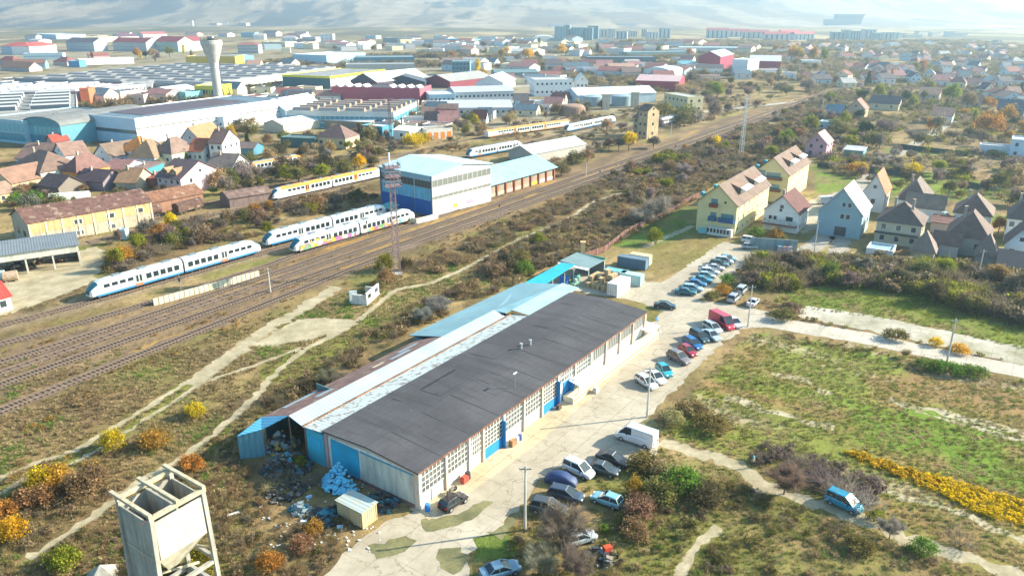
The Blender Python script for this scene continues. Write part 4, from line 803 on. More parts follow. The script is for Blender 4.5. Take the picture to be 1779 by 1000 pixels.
house('house', 'white gabled house with maroon roof trim between the yellow blocks and grey house', 'house', (1328,366), (1388,371), 5.6, 12, 'gy', 4.2, WHT, (.14,.045,.04), win_n=(0,2,2), over=.5, chim=1, extra=whx, fr=FRAME)
def wing(dx0, dx1, dy0, dy1, wh2, rh2, wc, rc2, nm='side_wing'):
    def f(t, L_, W_, wh, rh, ro):
        o_ = MB(); yc = (dy0+dy1)/2; o_.prism([(dy0,0),(dy1,0),(dy1,wh2),(yc,wh2+rh2-.05),(dy0,wh2)], 'x', dx0, dx1).build(nm, M('plaster', wc), t)
        r_ = MB().slab([(dx0,dy0-.4,wh2-.2),(dx1+.5,dy0-.4,wh2-.2),(dx1+.5,yc,wh2+rh2+.15),(dx0,yc,wh2+rh2+.15)],.15).slab([(dx0,yc,wh2+rh2+.15),(dx1+.5,yc,wh2+rh2+.15),(dx1+.5,dy1+.4,wh2-.2),(dx0,dy1+.4,wh2-.2)],.15).build('wing_roof', M('tile', rc2), t)
        place('window', unit(GLASS), t, (dx1+.04, yc, wh2*.6), 0, (.08, 1.3, 1.2))
    return f
def ghx(t, L_, W_, wh, rh, ro):
    for x in (L_*.55, L_*.68): win(t,'w',x,-.03,wh*.85,.95,1.3,'f',fr=FRAME); win(t,'w',x,-.03,wh*1.33,.8,1.1,'f',fr=FRAME)
    MB().box(L_*.42,L_*.68,-.07,-.004,.3,wh*.42).build('garden_door', M('glass',(.05,.06,.07)), t)
    win(t,'w',L_+.03,W_*.3,wh*.5,1.0,2.6,'r'); win(t,'w',L_+.03,W_*.75,wh*.5,.9,1.2,'r')
house('house', 'tall pale grey unfinished gabled house with bright bare roof slope', 'house', (1423,365), (1499,374), 6.6, 13, 'gy', 6.3, (.27,.38,.42), (.60,.57,.50), win_n=(0,0,0), over=.35, wk='brick' if 0 else 'plaster', extra=ghx, rk='tile')
house('house', 'house with dark red left slope and orange roof behind the tall grey house', 'house', (1500,330), (1538,336), 6, 12, 'gy', 5.4, (.6,.58,.55), (.46,.19,.09), win_n=(1,2,1), over=.4)
house('house', 'dark hip roofed house with beige upper floor and glass terrace', 'house', (1524,384), (1602,393), 5.8, 11, 'hip', 4.6, (.47,.42,.30), (.17,.12,.10), win_n=(3,2,2), over=.5, chim=2, fr=FRAME, extra=lambda t,L_,W_,wh,rh,ro: (MB().box(-.2,L_+.2,-.9,-.004,wh*.48,wh*.54).build('terrace_roof', M('tile',(.07,.09,.1)), t)))
house('house', 'house with dark and tan hip roof and white front gable', 'house', (1560,344), (1610,352), 5, 15, 'hip', 5.5, WHT, (.19,.145,.12), win_n=(2,2,1), over=.5, chim=1, fr=FRAME, extra=wing(2,12,-3,4,4.2,3.2,WHT,(.3,.22,.17)))
house('house', 'white house with wide dark brown hip roof left of the garden trees', 'house', (1658,372), (1723,377), 4.2, 12, 'hip', 4.8, WHT, (.20,.135,.105), win_n=(3,2,1), over=.5, chim=1, fr=FRAME)
house('house', 'large dark purple-grey roofed house with small front wing, right side', 'house', (1646,408), (1718,418), 4.4, 13, 'hip', 5.6, (.42,.4,.36), (.19,.125,.10), win_n=(2,2,1), over=.6, chim=1, extra=wing(-3,3,-4,1,3.2,2.4,(.45,.45,.42),(.19,.125,.10)))
house('house', 'white walled house with dark roof at the right edge, upper one', 'house', (1752,382), (1800,385), 6, 11, 'hip', 5, WHT, (.15,.12,.11), win_n=(3,2,2), over=.5, chim=1, fr=FRAME)
house('house', 'white-blue house with small front porch roof at the right edge, lower one', 'house', (1748,424), (1800,428), 4.4, 9, 'gy', 4, (.52,.6,.64), (.12,.08,.08), win_n=(2,2,1), over=.5, fr=FRAME)
house('shed_roof_house', 'very dark long roof at the right edge behind the thicket', 'building', (1735,470), (1850,478), 3, 11, 'gx', 2.4, (.5,.5,.48), (.03,.04,.06), win_n=(0,0,0), over=.6)
house('pavilion', 'small steep tan and grey pyramid roof pavilion below the beige house', 'pavilion', (1583,437), (1623,440), 2.2, 6, 'hip', 4.6, (.3,.28,.25), (.28,.21,.17), win_n=(1,1,0), over=.5)
house('pavilion', 'small steep dark pyramid roof pavilion right of the first one', 'pavilion', (1695,442), (1732,447), 2.2, 6, 'hip', 4.8, (.3,.28,.25), (.28,.20,.16), win_n=(1,1,0), over=.5)
house('terrace_pool', 'raised white-edged terrace with pale turquoise cover beside the beige house', 'terrace', (1505,434), (1550,440), 1.1, 6.5, 'flat', 0, WHT, (.40,.62,.68), win_n=(0,0,0))
house('garage', 'low garage with rusty brown roof between the two dark roofed houses', 'garage', (1618,386), (1652,390), 2.8, 7, 'shed', .6, (.45,.4,.36), (.17,.07,.05), win_n=(0,0,0))
house('pink_house', 'pink house with pink roof in the gardens beyond the yellow blocks', 'house', (1401,246), (1437,250), 5.6, 12, 'gy', 4, (.50,.28,.32), (.50,.30,.30), win_n=(2,2,2), over=.4)
house('garden_pavilion', 'blue-green garden shed with white corrugated roof by the pink house', 'shed', (1466,263), (1500,263), 3, 8, 'shed', .6, (.12,.28,.32), (.5,.52,.54), win_n=(0,0,0))
house('modern_house', 'white flat roofed modern house at the right edge, upper wing', 'house', (1758,246), (1800,247), 7, 12, 'flat', 0, (.45,.58,.68), (.5,.55,.6), win_n=(2,1,2))
house('modern_house', 'long white flat canopy beside the modern house at the right edge', 'canopy', (1702,256), (1755,257), 3.2, 6, 'flat', 0, (.6,.64,.66), (.6,.6,.6), win_n=(0,0,0))
for (A, B, wh_, dp, rf, rh_, wc, rc_, lb) in (
  ((1432,194),(1462,197),3.2,14,'gx',4,(.1,.2,.24),(.05,.16,.24),'dark teal-blue roofed barn beside the unpaved road'),
  ((1511,180),(1562,181),4,12,'gx',4,(.5,.45,.3),(.06,.08,.1),'house with long dark slate roof and cream gable beyond the gardens'),
  ((1470,188),(1503,190),5,12,'gy',5,(.5,.38,.25),(.32,.16,.13),'house with steep red-brown roof between barn and slate roofed house'),
  ((1619,201),(1655,202),4.5,14,'gx',3.6,(.55,.62,.62),(.31,.19,.14),'white walled house with flat brown roof below the yellow willow'),
  ((1597,163),(1632,165),4,14,'gx',4,(.5,.42,.35),(.45,.27,.19),'house with light tan roof left of the yellow willow'),
  ((1672,176),(1705,178),3.5,12,'gx',4,(.3,.3,.3),(.20,.14,.12),'house with dull brown roof right of the yellow willow'),
  ((1733,190),(1779,192),3.5,14,'gx',5,(.2,.3,.36),(.06,.12,.17),'dark blue-green gabled roof at the right edge of the suburb'),
  ((1423,213),(1445,214),4,8,'flat',0,(.35,.55,.66),(.5,.6,.64),'small pale blue box building beside the unpaved road')):
    house('house', lb, 'house', A, B, wh_, dp, rf, rh_, wc, rc_, win_n=(2,2,1), over=.45)
ROT = None
# --- suburb beyond: houses filling the right-hand distance
ZS = [(1440,165),(1500,130),(1560,100),(1790,95),(1900,110),(1900,215),(1790,215),(1680,180),(1560,160)]
cols = [((.30,.12,.10),'red'),((.22,.15,.13),'brown'),((.12,.11,.12),'dark grey'),((.42,.26,.2),'tan'),((.36,.18,.17),'rose'),((.1,.17,.22),'blue-grey'),((.48,.48,.46),'pale grey'),((.27,.1,.08),'brick')]
def suburb(n_, zone_px, nm='house', wh_=(3,5), sz=(9,16), where='in the suburb beyond the gardens', cat='house', grp='far suburb houses', rl=None):
    got = 0; tries = 0
    xs = [p[0] for p in zone_px]; ys = [p[1] for p in zone_px]
    while got < n_ and tries < n_*40:
        tries += 1; x = random.uniform(min(xs), max(xs)); y = random.uniform(min(ys), max(ys))
        if not inpoly(np.array([x]), np.array([y]), zone_px)[0]: continue
        wd = random.uniform(*sz); p = G(x, y); k_ = ppm(p)*wd; q = G(x+k_, y+random.uniform(-.03,.06)*k_); d = q-p
        if d.length > wd*2.4: continue
        if not free_of_buildings(np.array([p.x, q.x, (p.x+q.x)/2]), np.array([p.y, q.y, (p.y+q.y)/2+5])).all(): continue
        rc_, cn = random.choice(cols); wc = random.choice([WHT, CRM, (.5,.5,.5), (.45,.55,.6), (.6,.45,.38)]); wh2 = random.uniform(*wh_)
        f = G(x, y); A = PX((f.x, f.y, wh2)); B = PX((q.x, q.y, wh2)); rf = random.choice(rl or ['gx','gx','gy','hip'])
        rn = {'gx': 'long gabled', 'gy': 'front gabled', 'hip': 'hipped', 'flat': 'flat'}[rf]; wn_ = {WHT: 'white', CRM: 'cream', (.5,.5,.5): 'grey', (.45,.55,.6): 'bluish', (.6,.45,.38): 'pinkish'}[wc]
        house(nm, '%s %s with %s %s roof %s' % (wn_, cat, rn, cn, where), cat, A, B, wh2, random.uniform(*sz)*.8, rf, random.uniform(2.5,4.2) if rf != 'flat' else 0, wc, rc_, win_n=(2,1,1) if y > 120 else (0,0,0), over=.4, group=grp)
        got += 1
suburb(115, [(1470,150),(1510,125),(1560,98),(1790,92),(1850,100),(1850,235),(1790,215),(1700,160),(1590,150)], grp='far suburb houses')
suburb(16, [(1380,140),(1440,120),(1560,98),(1500,150),(1440,162)], where='near the railway vanishing point', grp='houses near the vanishing point')
suburb(80, [(450,78),(800,72),(1000,75),(1200,80),(1190,96),(860,100),(640,92),(460,100)], 'workshop', (5,8), (14,34), 'in the far industrial quarter', 'workshop', 'far workshops', ['flat','gx','flat'])
suburb(16, [(440,160),(560,160),(570,178),(440,205),(400,190)], 'workshop', (3,5), (9,20), 'between water tower and skylit factory', 'workshop', 'small yard workshops', ['flat','gx'])
suburb(40, [(600,112),(900,102),(1180,108),(1330,120),(1400,135),(1180,150),(900,128),(700,125)], 'workshop', (4,7), (12,28), 'in the middle industrial belt', 'workshop', 'middle belt workshops', ['flat','gx'])
suburb(14, [(820,150),(1110,118),(1190,130),(1000,128),(920,150)], 'workshop', (4,6), (12,24), 'among the central yards', 'workshop', 'central yard workshops', ['flat','gx'])
suburb(14, [(770,200),(980,175),(1100,155),(1000,180),(880,205)], 'yard_shed', (3,4.5), (7,14), 'north of the railcar sidings', 'shed', 'sheds north of the sidings', ['flat','gx'])
suburb(22, [(0,150),(260,170),(440,120),(500,118),(470,150),(300,176),(130,188),(0,172)], 'workshop', (5,7), (12,26), 'between the left factory roofs', 'workshop', 'sheds between the factories', ['flat','gx'])
# --- far apartment blocks and pale industry at the edge of the plain
suburb(36, [(0,64),(450,60),(900,66),(1300,84),(1300,96),(900,80),(500,78),(0,76)], 'distant_shed', (5,9), (18,40), 'on the far plain', 'shed', 'far plain sheds', ['flat','gx'])
suburb(24, [(620,196),(760,185),(900,200),(740,235),(640,235)], 'yard_shed', (3,4.5), (6,12), 'by the skylit factory yard', 'shed', 'sheds by the skylit factory', ['flat','gx'])
suburb(40, [(1330,84),(1800,72),(1850,92),(1560,98),(1340,112)], 'house', (3,6), (12,22), 'in the hazy right distance', 'house', 'hazy distance houses')
def block(n_, x0, x1, y_, h_, w_, col, lb, grp, rcol=None, dp=14, win_=0):
    for i in range(n_):
        x = x0+(x1-x0)*(i+.5)/n_+random.uniform(-2,2); p = G(x, y_+random.uniform(-2.5,2.5)); hh = h_*random.uniform(.6,1.15); ww_ = w_*random.uniform(.5,1.15)
        t = thing('apartment_block', lb, 'apartment block', p, math.radians(random.choice([-12, 0, 18])), grp)
        c_ = random.choice(col); MB().box(-ww_/2,ww_/2,0,dp,0,hh).build('wall', M('paint', c_), t)
        r = MB(); (r.box(-ww_/2-.4,ww_/2+.4,-.4,dp+.4,hh+.01,hh+1) if not rcol else r.prism([(-.5,hh+.01),(dp+.5,hh+.01),(dp/2,hh+5)], 'x', -ww_/2-.5, ww_/2+.5)); r.build('roof', M('paint', rcol or (.3,.33,.34)), t)
        for k in range(win_): MB().box(-ww_/2+ww_*(k+.3)/win_, -ww_/2+ww_*(k+.6)/win_, -.5, -.01, 1, hh-1).build('balcony_column', M('glass', (.08,.14,.17)), t)
block(7, 972, 1035, 69, 26, 22, [(.12,.25,.30),(.2,.34,.38)], 'slate blue apartment tower in the far row left of centre', 'slate blue towers', win_=3)
block(7, 1035, 1165, 66, 20, 26, [(.5,.5,.48),(.6,.55,.52),(.45,.5,.52)], 'pale apartment block in the far row, middle', 'pale far apartment blocks', win_=3)
block(6, 1240, 1330, 66, 15, 50, [(.42,.5,.52),(.5,.5,.48)], 'long far block under a pink-red roof', 'far red roofed blocks', (.42,.13,.14), win_=5)
block(3, 1335, 1410, 70, 15, 55, [(.45,.5,.5)], 'nearer long block with red roof by the orange poplars', 'near red roofed blocks', (.4,.11,.12), win_=5)
block(8, 1450, 1560, 70, 18, 30, [(.2,.34,.36),(.4,.45,.45),(.3,.42,.45)], 'blue-grey apartment block right of the red roofs', 'blue-grey apartment blocks', win_=3)
block(6, 1555, 1680, 64, 10, 40, [(.6,.55,.45),(.55,.55,.52)], 'low cream block near the right horizon', 'low cream blocks')
block(16, 440, 760, 39, 12, 55, [(.7,.72,.72),(.6,.66,.7),(.5,.5,.48)], 'white industrial hall on the far plain below the hills', 'white halls on the plain', dp=40)
block(12, 960, 1240, 46, 12, 60, [(.2,.42,.5),(.4,.55,.6),(.6,.64,.66)], 'blue or white hall on the horizon behind the towers', 'horizon halls', dp=50)
block(14, 1490, 1779, 38, 12, 60, [(.66,.66,.64),(.7,.7,.7),(.4,.5,.55)], 'pale building in the hazy right distance', 'hazy right distance buildings', dp=40)
block(6, 0, 60, 42, 10, 60, [(.62,.58,.5)], 'cream hall on the plain at the far left', 'far left cream halls', dp=40)
block(6, 330, 430, 44, 12, 45, [(.65,.6,.5),(.6,.6,.56)], 'pale building on the plain above the water tower', 'plain buildings above the water tower', dp=30)
p = G(1462, 46); t = thing('concrete_grandstand', 'huge blue-grey stepped block rising over the right horizon', 'building', p)
MB().prism([(-45,0),(75,0),(85,46),(-20,46),(-20,26),(-60,26),(-60,8)], 'y', 0, 40).build('wall', M('paint', (.16,.24,.28)), t); MB().box(-20,88,-6,0-.01,40,46).build('canopy', M('paint', (.2,.3,.34)), t)
t = thing('chimney', 'short white smokestack on the plain near the left hills', 'chimney', G(335,46)); MB().lathe([(5,0),(4,22),(3.6,22)]).build('stack', M('paint', (.7,.7,.7)), t)
# ================================================================== THE LONG WAREHOUSE
N_ = G(728, 884); WR = math.radians(55.05)        # local x runs along the yard wall, local y away from it
wc, wsn = math.cos(WR), math.sin(WR)
def WL(s, t_, z=0): return Vector((N_.x+s*wc-t_*wsn, N_.y+s*wsn+t_*wc, z))
LW = 61.7
wh = thing('warehouse', 'long cream warehouse with flat dark bitumen roof and blue doors along the yard', 'warehouse', (N_.x, N_.y, 0), WR)
foot((N_.x, N_.y), WR, LW, 30, .8)
CREAM = M('worn', (.62,.57,.46), col2=(.5,.44,.33)); WHITEW = M('worn', (.72,.70,.64), col2=(.6,.57,.48)); BRK = M('worn', (.58,.44,.34), col2=(.50,.32,.22))
MB().prism([(0,0),(15.9,0),(15.9,5.2),(8.0,5.75),(0,5.2)], 'x', 0, LW).build('wall', WHITEW, wh)
roof = MB().slab([(-.45,-.5,5.47),(LW+.3,-.5,5.47),(LW+.3,8.0,6.05),(-.45,8.0,6.05)],.2).slab([(-.45,8.0,6.05),(LW+.3,8.0,6.05),(LW+.3,16.0,5.6),(-.45,16.0,5.6)],.2).build('roof', M('bitumen', (.085,.083,.09)), wh)
MB().box(-.47,LW+.32,-.56,-.503,5.2,5.44).build('gutter', M('rust', (.3,.12,.07)), wh)
def rz_(y): return 5.475+(.58*y/8 if y < 8 else .58-(y-8)/8*.45)
for x, y, lx, ly in ((6,1.5,7,3),(15,9,9,4),(20,3,5,2.5),(29,10,6,5),(38,2,8,3),(44,9.5,10,3),(53,3,6,4),(11,12.5,12,2),(56,11,4,3.5),(25,6.0,3,1.6)):
    MB().slab([(x,y,rz_(y)+.032),(x+lx,y,rz_(y)+.032),(x+lx,min(y+ly,7.9) if y < 8 else y+ly,rz_(min(y+ly,7.9) if y < 8 else y+ly)+.032),(x,min(y+ly,7.9) if y < 8 else y+ly,rz_(min(y+ly,7.9) if y < 8 else y+ly)+.032)],.02).build('felt_patch', M('bitumen', random.choice([(.080,.079,.085),(.090,.088,.094),(.082,.080,.087)])), roof)
for x in range(4,62,6): MB().slab([(x,-.4,5.50),(x+.1,-.4,5.50),(x+.1,7.9,6.085),(x,7.9,6.085)],.02).build('felt_seam', M('paint', (.06,.06,.065)), roof)
for x, y in ((34.5,8.6),(36.5,8.2)):
    v_ = MB().tube((x,y,5.9),(x,y,6.8),.17,n=10).tube((x,y,6.8),(x,y,6.95),.26,n=10).build('roof_vent', M('metal', (.5,.5,.5)), roof)
for x, y, h_ in ((23.5,2.2,2.4),(50,6.5,1.2),(9.5,9.5,.5)):
    mb = MB().tube((x,y,5.6),(x,y,5.6+h_),.05,n=5)
    if h_ > 2: mb.tube((x-.4,y,5.6+h_),(x+.4,y,5.6+h_),.12,n=6)
    mb.build('roof_mast', M('metal', (.5,.5,.5)), roof)
WG = M('glass', (.09,.10,.10), .3); MUL = M('paint', (.7,.67,.6))
bays = [0, 4.9, 9.6, 12.6, 17.3, 22.2, 27.0, 31.5, 36.5, 41.5, 46.6, 51.6, 56.6, LW]
def wgrid(x0, x1, z0, z1, nx, nz, y=-.03, par=wh):
    w_ = place('window', unit(WG), par, ((x0+x1)/2, y, (z0+z1)/2), 0, (x1-x0, .08, z1-z0))
    g_ = MB(); ex, ez = (x1-x0), (z1-z0)
    for i in range(nx+1): u = -.5+i/nx; g_.box(u-.038/ex, u+.038/ex, -1.1, -.503, -.5, .5)
    for j in range(nz+1): v = -.5+j/nz; g_.box(-.5, .5, -1.0, -.501, v-.038/ez, v+.038/ez)
    g_.build('frame', MUL, w_)
for i in range(13):
    x0, x1 = bays[i], bays[i+1]
    MB().box(x0-.02 if i else -.06, x0+.38, -.30, -.005, 0, 5.17).build('pilaster', WHITEW if i in (0,2,4,7,9) else BRK, wh)
    a, b = x0+.5, x1-.15
    if i in (3, 6):       # glazed gate bays with blue lower panels
        wgrid(a, b, 1.7, 4.8, 6, 5); MB().box(a, b, -.12, -.005, .05, 1.65).build('gate_panel', M('paint', (.01,.19,.48)), wh)
        lf = MB().box(b-.1, b+.02, -.75, -.16, .05, 4.2).build('gate_leaf', M('paint', (.01,.19,.48)), wh)
    elif i == 7:
        wgrid(a, b, 3.2, 4.9, 6, 2); MB().box(a+1.3, a+3.0, -.12, -.005, .05, 3.0).build('gate_panel', M('paint', (.01,.20,.5)), wh); MB().box(a+3.05, a+3.15, -.9, -.02, .05, 3.0).build('gate_leaf', M('paint', (.01,.19,.48)), wh)
    elif i >= 9: wgrid(a, b, 2.9, 4.9, 7, 1)
    else: wgrid(a, b, 1.9 if i < 9 else 2.4, 4.9, 6, 4)
MB().box(2.3,4.2,-.1,-.005,.05,1.75).build('door', M('paint', (.5,.5,.38)), wh)
MB().box(LW-.4,LW+.1,-.34,-.005,0,5.17).build('pilaster', BRK, wh)
# gable end towards the scrap yard
MB().box(-.14,-.004,-.05,.5,0,5.17).build('corner_post', BRK, wh); MB().box(-.22,-.004,15.5,16.0,0,5.4).build('corner_post', M('paint', (.45,.28,.28)), wh)
MB().add([(-.1,.5,4.75),(-.1,.5,5.12),(-.1,8,5.68),(-.1,15.4,5.15),(-.1,15.4,4.8),(-.1,8,5.2)], [(0,1,2,3,4,5)]).build('fascia_board', M('paint', (.48,.40,.33)), wh)
MB().box(-.07,-.004,.6,9.6,.5,4.45).build('render_panel', M('worn', (.52,.53,.46), col2=(.47,.49,.43)), wh); MB().box(-.12,-.004,.6,9.6,4.5,4.66).build('lintel', M('paint', (.10,.32,.42)), wh)
MB().box(-.10,-.004,.55,15,0,.45).build('plinth', M('worn', (.25,.13,.12)), wh)
MB().box(-.12,-.004,9.9,14.9,.46,4.6).build('sliding_gate', M('sheet', (.02,.36,.58)), wh)
# loading platform and canopies on the far half
PLT = M('worn', (.66,.60,.48), col2=(.60,.42,.2))
MB().box(33,LW+2.2,-2.1,-.31,0,1.05).build('loading_platform', PLT, wh); MB().box(32.95,LW+2.25,-2.14,-2.103,.45,.7).build('orange_lit_edge', M('paint', (.60,.34,.10)), wh)  # strip's orange stands for warm light on the platform base
MB().slab([(34.5,-2.6,2.5),(41,-2.6,2.5),(41,-.31,3.0),(34.5,-.31,3.0)],.1).build('canopy', M('sheet', (.55,.68,.74)), wh)
MB().slab([(LW-1.5,-2.2,2.3),(LW+2.4,-2.2,2.3),(LW+2.4,2,2.7),(LW-1.5,2,2.7)],.1).build('canopy', M('paint', (.7,.7,.68)), wh)
for x in (34.7, 40.8, LW+2.2): MB().tube((x,-2.0,1.06),(x,-2.0,2.4),.05,n=5).build('canopy_post', M('metal', (.4,.4,.4)), wh)
# annexes on the railway side
LB = M('sheet', (.33,.46,.51)); TEAL = M('sheet', (.19,.34,.38)); RUST = M('rust', (.34,.19,.15), col2=(.20,.11,.085)); RIB = M('sheet', (.42,.48,.47), col2=(.20,.13,.09))
ax = thing('lean_to_shed', 'ridged tin shed with light blue and rusty roof behind the dark roofed warehouse', 'shed', (N_.x, N_.y, 0), WR)
MB().slab([(-.5,16.02,5.35),(48,16.02,5.35),(48,19.5,5.0),(-.5,19.5,5.0)],.1).build('roof_strip', RIB, ax)
MB().slab([(-.5,19.9,5.05),(46,19.9,5.05),(46,22.4,5.75),(-.5,22.4,5.75)],.1).build('roof', LB, ax)
MB().box(-.6,48,19.5,19.88,4.9,5.12).build('valley_gutter', M('rust', (.36,.2,.12)), ax)
MB().slab([(-.5,22.42,5.76),(31.5,22.42,5.76),(31.5,28.4,3.55),(-.5,28.4,3.55)],.1).build('roof', RUST, ax)
for s0, t0, ln in ((6,24.2,3.0),(21,24.0,4.5),(24.5,25.6,4.5),(17.5,24.4,2.4),(2.5,27,6)):
    za = 5.78-(t0-22.4)*.368; zb = 5.78-(t0+.8-22.4)*.368
    MB().slab([(s0,t0,za+.03),(s0+ln,t0,za+.03),(s0+ln,t0+.8,zb+.03),(s0,t0+.8,zb+.03)],.02).build('patch_sheet', LB if ln > 2.9 else M('paint', (.6,.5,.33)), ax)
MB().add([(-.52,22.4,5.80),(-3.2,24.9,4.1),(-5.6,27.0,3.55),(-.52,28.45,3.58),(-.52,22.4,5.70),(-3.2,24.9,4.0),(-5.6,27.0,3.45),(-.52,28.45,3.48)], [(0,1,2,3),(7,6,5,4),(0,4,5,1),(1,5,6,2),(2,6,7,3)]).build('flared_roof', M('sheet', (.10,.42,.60)), ax)
MB().add([(-3.2,24.8,0),(-5.6,26.95,0),(-5.6,26.95,3.42),(-3.2,24.8,3.95),(-3.1,24.9,0),(-5.5,27.05,0),(-5.5,27.05,3.42),(-3.1,24.9,3.95)], [(0,1,2,3),(7,6,5,4),(0,3,7,4),(1,5,6,2)]).build('wing_wall', M('sheet', (.10,.26,.33)), ax)
MB().box(-.4,31.4,28.0,28.15,0,3.4).box(9,9.15,16.1,27.9,0,4.9).build('wall', M('sheet', (.07,.17,.19)), ax)
MB().box(-.3,-.1,16.05,19.4,0,4.85).build('front_panel', M('sheet', (.05,.40,.52)), ax); MB().box(-.36,-.305,16.6,19.0,2.0,3.9).build('bright_panel', M('paint', (.03,.42,.62)), ax)
for (x, y, z_) in ((-3.1,24.75,3.9),(-.3,19.6,4.85),(-.5,22.4,5.6)): MB().tube((x,y,0),(x,y,z_),.1,n=6).build('post', M('metal', (.3,.2,.16)), ax)
tx = thing('teal_shed', 'teal ribbed tin shed roof behind the far half of the warehouse', 'shed', (N_.x, N_.y, 0), WR); foot((N_.x, N_.y), WR, 80, 30, .5)
MB().slab([(32,22.5,5.5),(46.2,22.5,5.5),(46.25,20.0,5.6),(65,20.0,5.6),(65,29.5,3.9),(32,30.6,3.7)],.12).build('roof', TEAL, tx)
MB().slab([(48.05,16.05,5.45),(LW+4,16.05,5.45),(LW+4,19.97,5.62),(48.05,19.97,5.62)],.1).build('roof_strip', LB, tx)
MB().box(32.2,64.8,29.2,29.4,0,3.75).box(64.6,64.8,16.2,29.1,0,3.8).build('wall', M('sheet', (.10,.22,.25)), tx); MB().box(32.0,32.2,23,29.1,0,3.8).build('front_wall', M('sheet', (.1,.25,.3)), tx)
cn = thing('blue_canopy', 'narrow bright blue canopy climbing from the teal shed to the pallet yard', 'canopy', (N_.x, N_.y, 0), WR)
MB().slab([(65.1,25.0,3.7),(80.5,25.6,4.4),(80.5,29.2,4.2),(65.1,29.4,3.5)],.1).build('roof', M('sheet', (.02,.40,.55)), cn)
for x, y in ((66,25.3),(71,25.5),(76,25.6),(80.2,25.8),(80.2,29),(72,29.2)): MB().tube((x,y,0),(x,y,3.6),.12,n=6).build('post', M('worn', (.5,.48,.42)), cn)
cp = thing('pallet_shelter', 'open shelter with green-grey roof and white front edge at the pallet yard', 'shelter', WL(82,23.0), WR); foot(WL(82,22), WR, 9, 9)
MB().slab([(0,0,3.6),(7.5,0,3.6),(7.5,7.5,4.0),(0,7.5,4.0)],.1).build('roof', M('sheet', (.17,.25,.25)), cp); MB().slab([(-1.0,-.1,3.45),(-.03,-.1,3.6),(-.03,7.5,3.75),(-1.0,7.5,3.65)],.12).build('front_canopy', M('paint', (.7,.7,.66)), cp)
MB().box(7.52,7.62,0,7.5,3.3,4.0).build('green_edge', M('paint', (.05,.38,.25)), cp)
for x, y in ((.1,.1),(.1,3.7),(.1,7.3),(7.3,.1),(7.3,7.3)): MB().box(x-.08,x+.08,y-.08,y+.08,0,3.5).build('post', M('paint', (.5,.5,.48)), cp)
MB().box(7.1,7.25,.2,7.2,0,3.3).build('back_wall', M('paint', (.16,.2,.2)), cp)
WOOD = M('worn', (.55,.40,.22), col2=(.45,.32,.18))
pal = MB()
for k in range(7):
    for j in range(4): pal.box(-.6,.6,-.5+.27*j,-.5+.27*j+.2,k*.16+.1,k*.16+.13)
    pal.box(-.6,-.5,-.5,.51,k*.16,k*.16+.1).box(.5,.6,-.5,.51,k*.16,k*.16+.1).box(-.05,.05,-.5,.51,k*.16,k*.16+.1)
pm = pal.mesh('pallet_stack', WOOD)
k_ = 0
for i in range(4):
    for j in range(5):
        for lv in range(random.choice([1,2,2,3]) if i else 1):
            q = WL(80.4+i*1.35, 17.2+j*1.2, lv*1.13); o = place('pallet_stack', pm, None, q, WR+random.uniform(-.08,.08)); k_ += 1
            tag(o, 'tan pallet stack, %s tier, %s row from the shelter, %s along the row' % (('bottom','second','top')[lv], ('first','second','third','fourth')[i], ('first','second','third','fourth','fifth')[j]), 'pallet stack', 'pallet stacks by the shelter')
def container(lb, p, rz, L_=6.06, W_=2.44, h_=2.6, col=(.72,.72,.70), side=None):
    t = thing('shipping_container', lb, 'container', p, rz); foot(p, rz, L_, W_)
    mb = MB().box(.06,L_-.06,.06,W_-.06,.15,h_-.05)
    body = mb.build('body', M('paint', col), t)
    for ya, yb in ((.02,.057),(W_-.057,W_-.02)):
        rib = MB().box(.16,L_-.16,ya,yb,.22,.25)
        for i in range(int(L_/.35)): rib.box(.2+i*.35,.36+i*.35,ya,yb,.253,h_-.2)
        rib.build('side_ribs', M('paint', col), t)
    f_ = MB()
    for x in (0,L_-.15):
        for y in (0,W_-.15): f_.box(x,x+.15,y,y+.15,0,h_)
    f_.box(.15,L_-.15,0,.12,0,.14).box(.15,L_-.15,W_-.12,W_,0,.14).build('frame', M('paint', tuple(c*.85 for c in col)), t)
    for k in (0,1):
        d_ = MB().box(-.05,.055,.17+k*(W_/2-.15),.17+k*(W_/2-.15)+W_/2-.2,.18,h_-.12).build('door', M('paint', tuple(c*.92 for c in col)), t)
        for q in (.3,.8): MB().tube((-.08,.17+k*(W_/2-.15)+q,.2),(-.08,.17+k*(W_/2-.15)+q,h_-.15),.03,n=5).build('lock_rod', M('metal', (.4,.4,.4)), d_)
    return t
q = WL(77.9,13.8); container('white shipping container at the far end of the dark roof', q, WR, 6.06, 2.44, 2.9)
container('tan cabin-like container with rusty corners in the scrap yard', WL(-6.6,2.8), WR+math.pi, 2.4, 4.2, 2.3, (.48,.39,.22)).rotation_euler.z = WR
qq = WL(-6.6,2.8); o = MB().box(-.15,2.55,-.15,4.35,2.305,2.38).build('roof_sheet', M('sheet', (.36,.44,.42), col2=(.45,.40,.3)), bpy.data.objects['shipping_container.001'])
for p_, lb, c_, L_ in ((G(1075,492),'pale turquoise container beside the pallets, left one',(.32,.50,.50),5), (G(1048,486),'teal container with dark open side next to the pallets',(.12,.38,.42),5), (G(1072,462),'slate blue container in the grass, farther pair',(.10,.16,.22),7), (G(1092,458),'beige ended container behind the slate blue one',(.50,.44,.26),5)):
    container(lb, p_, math.radians(-30), L_, 2.4, 2.5, c_)
t = thing('chimney_block', 'small tan brick chimney block behind the shelter roof', 'chimney', G(1012,452)); MB().box(-.5,.5,-.5,.5,0,4.4).box(-.65,.65,-.65,.65,4.403,4.7).build('stack', M('worn', (.55,.38,.2)), t)
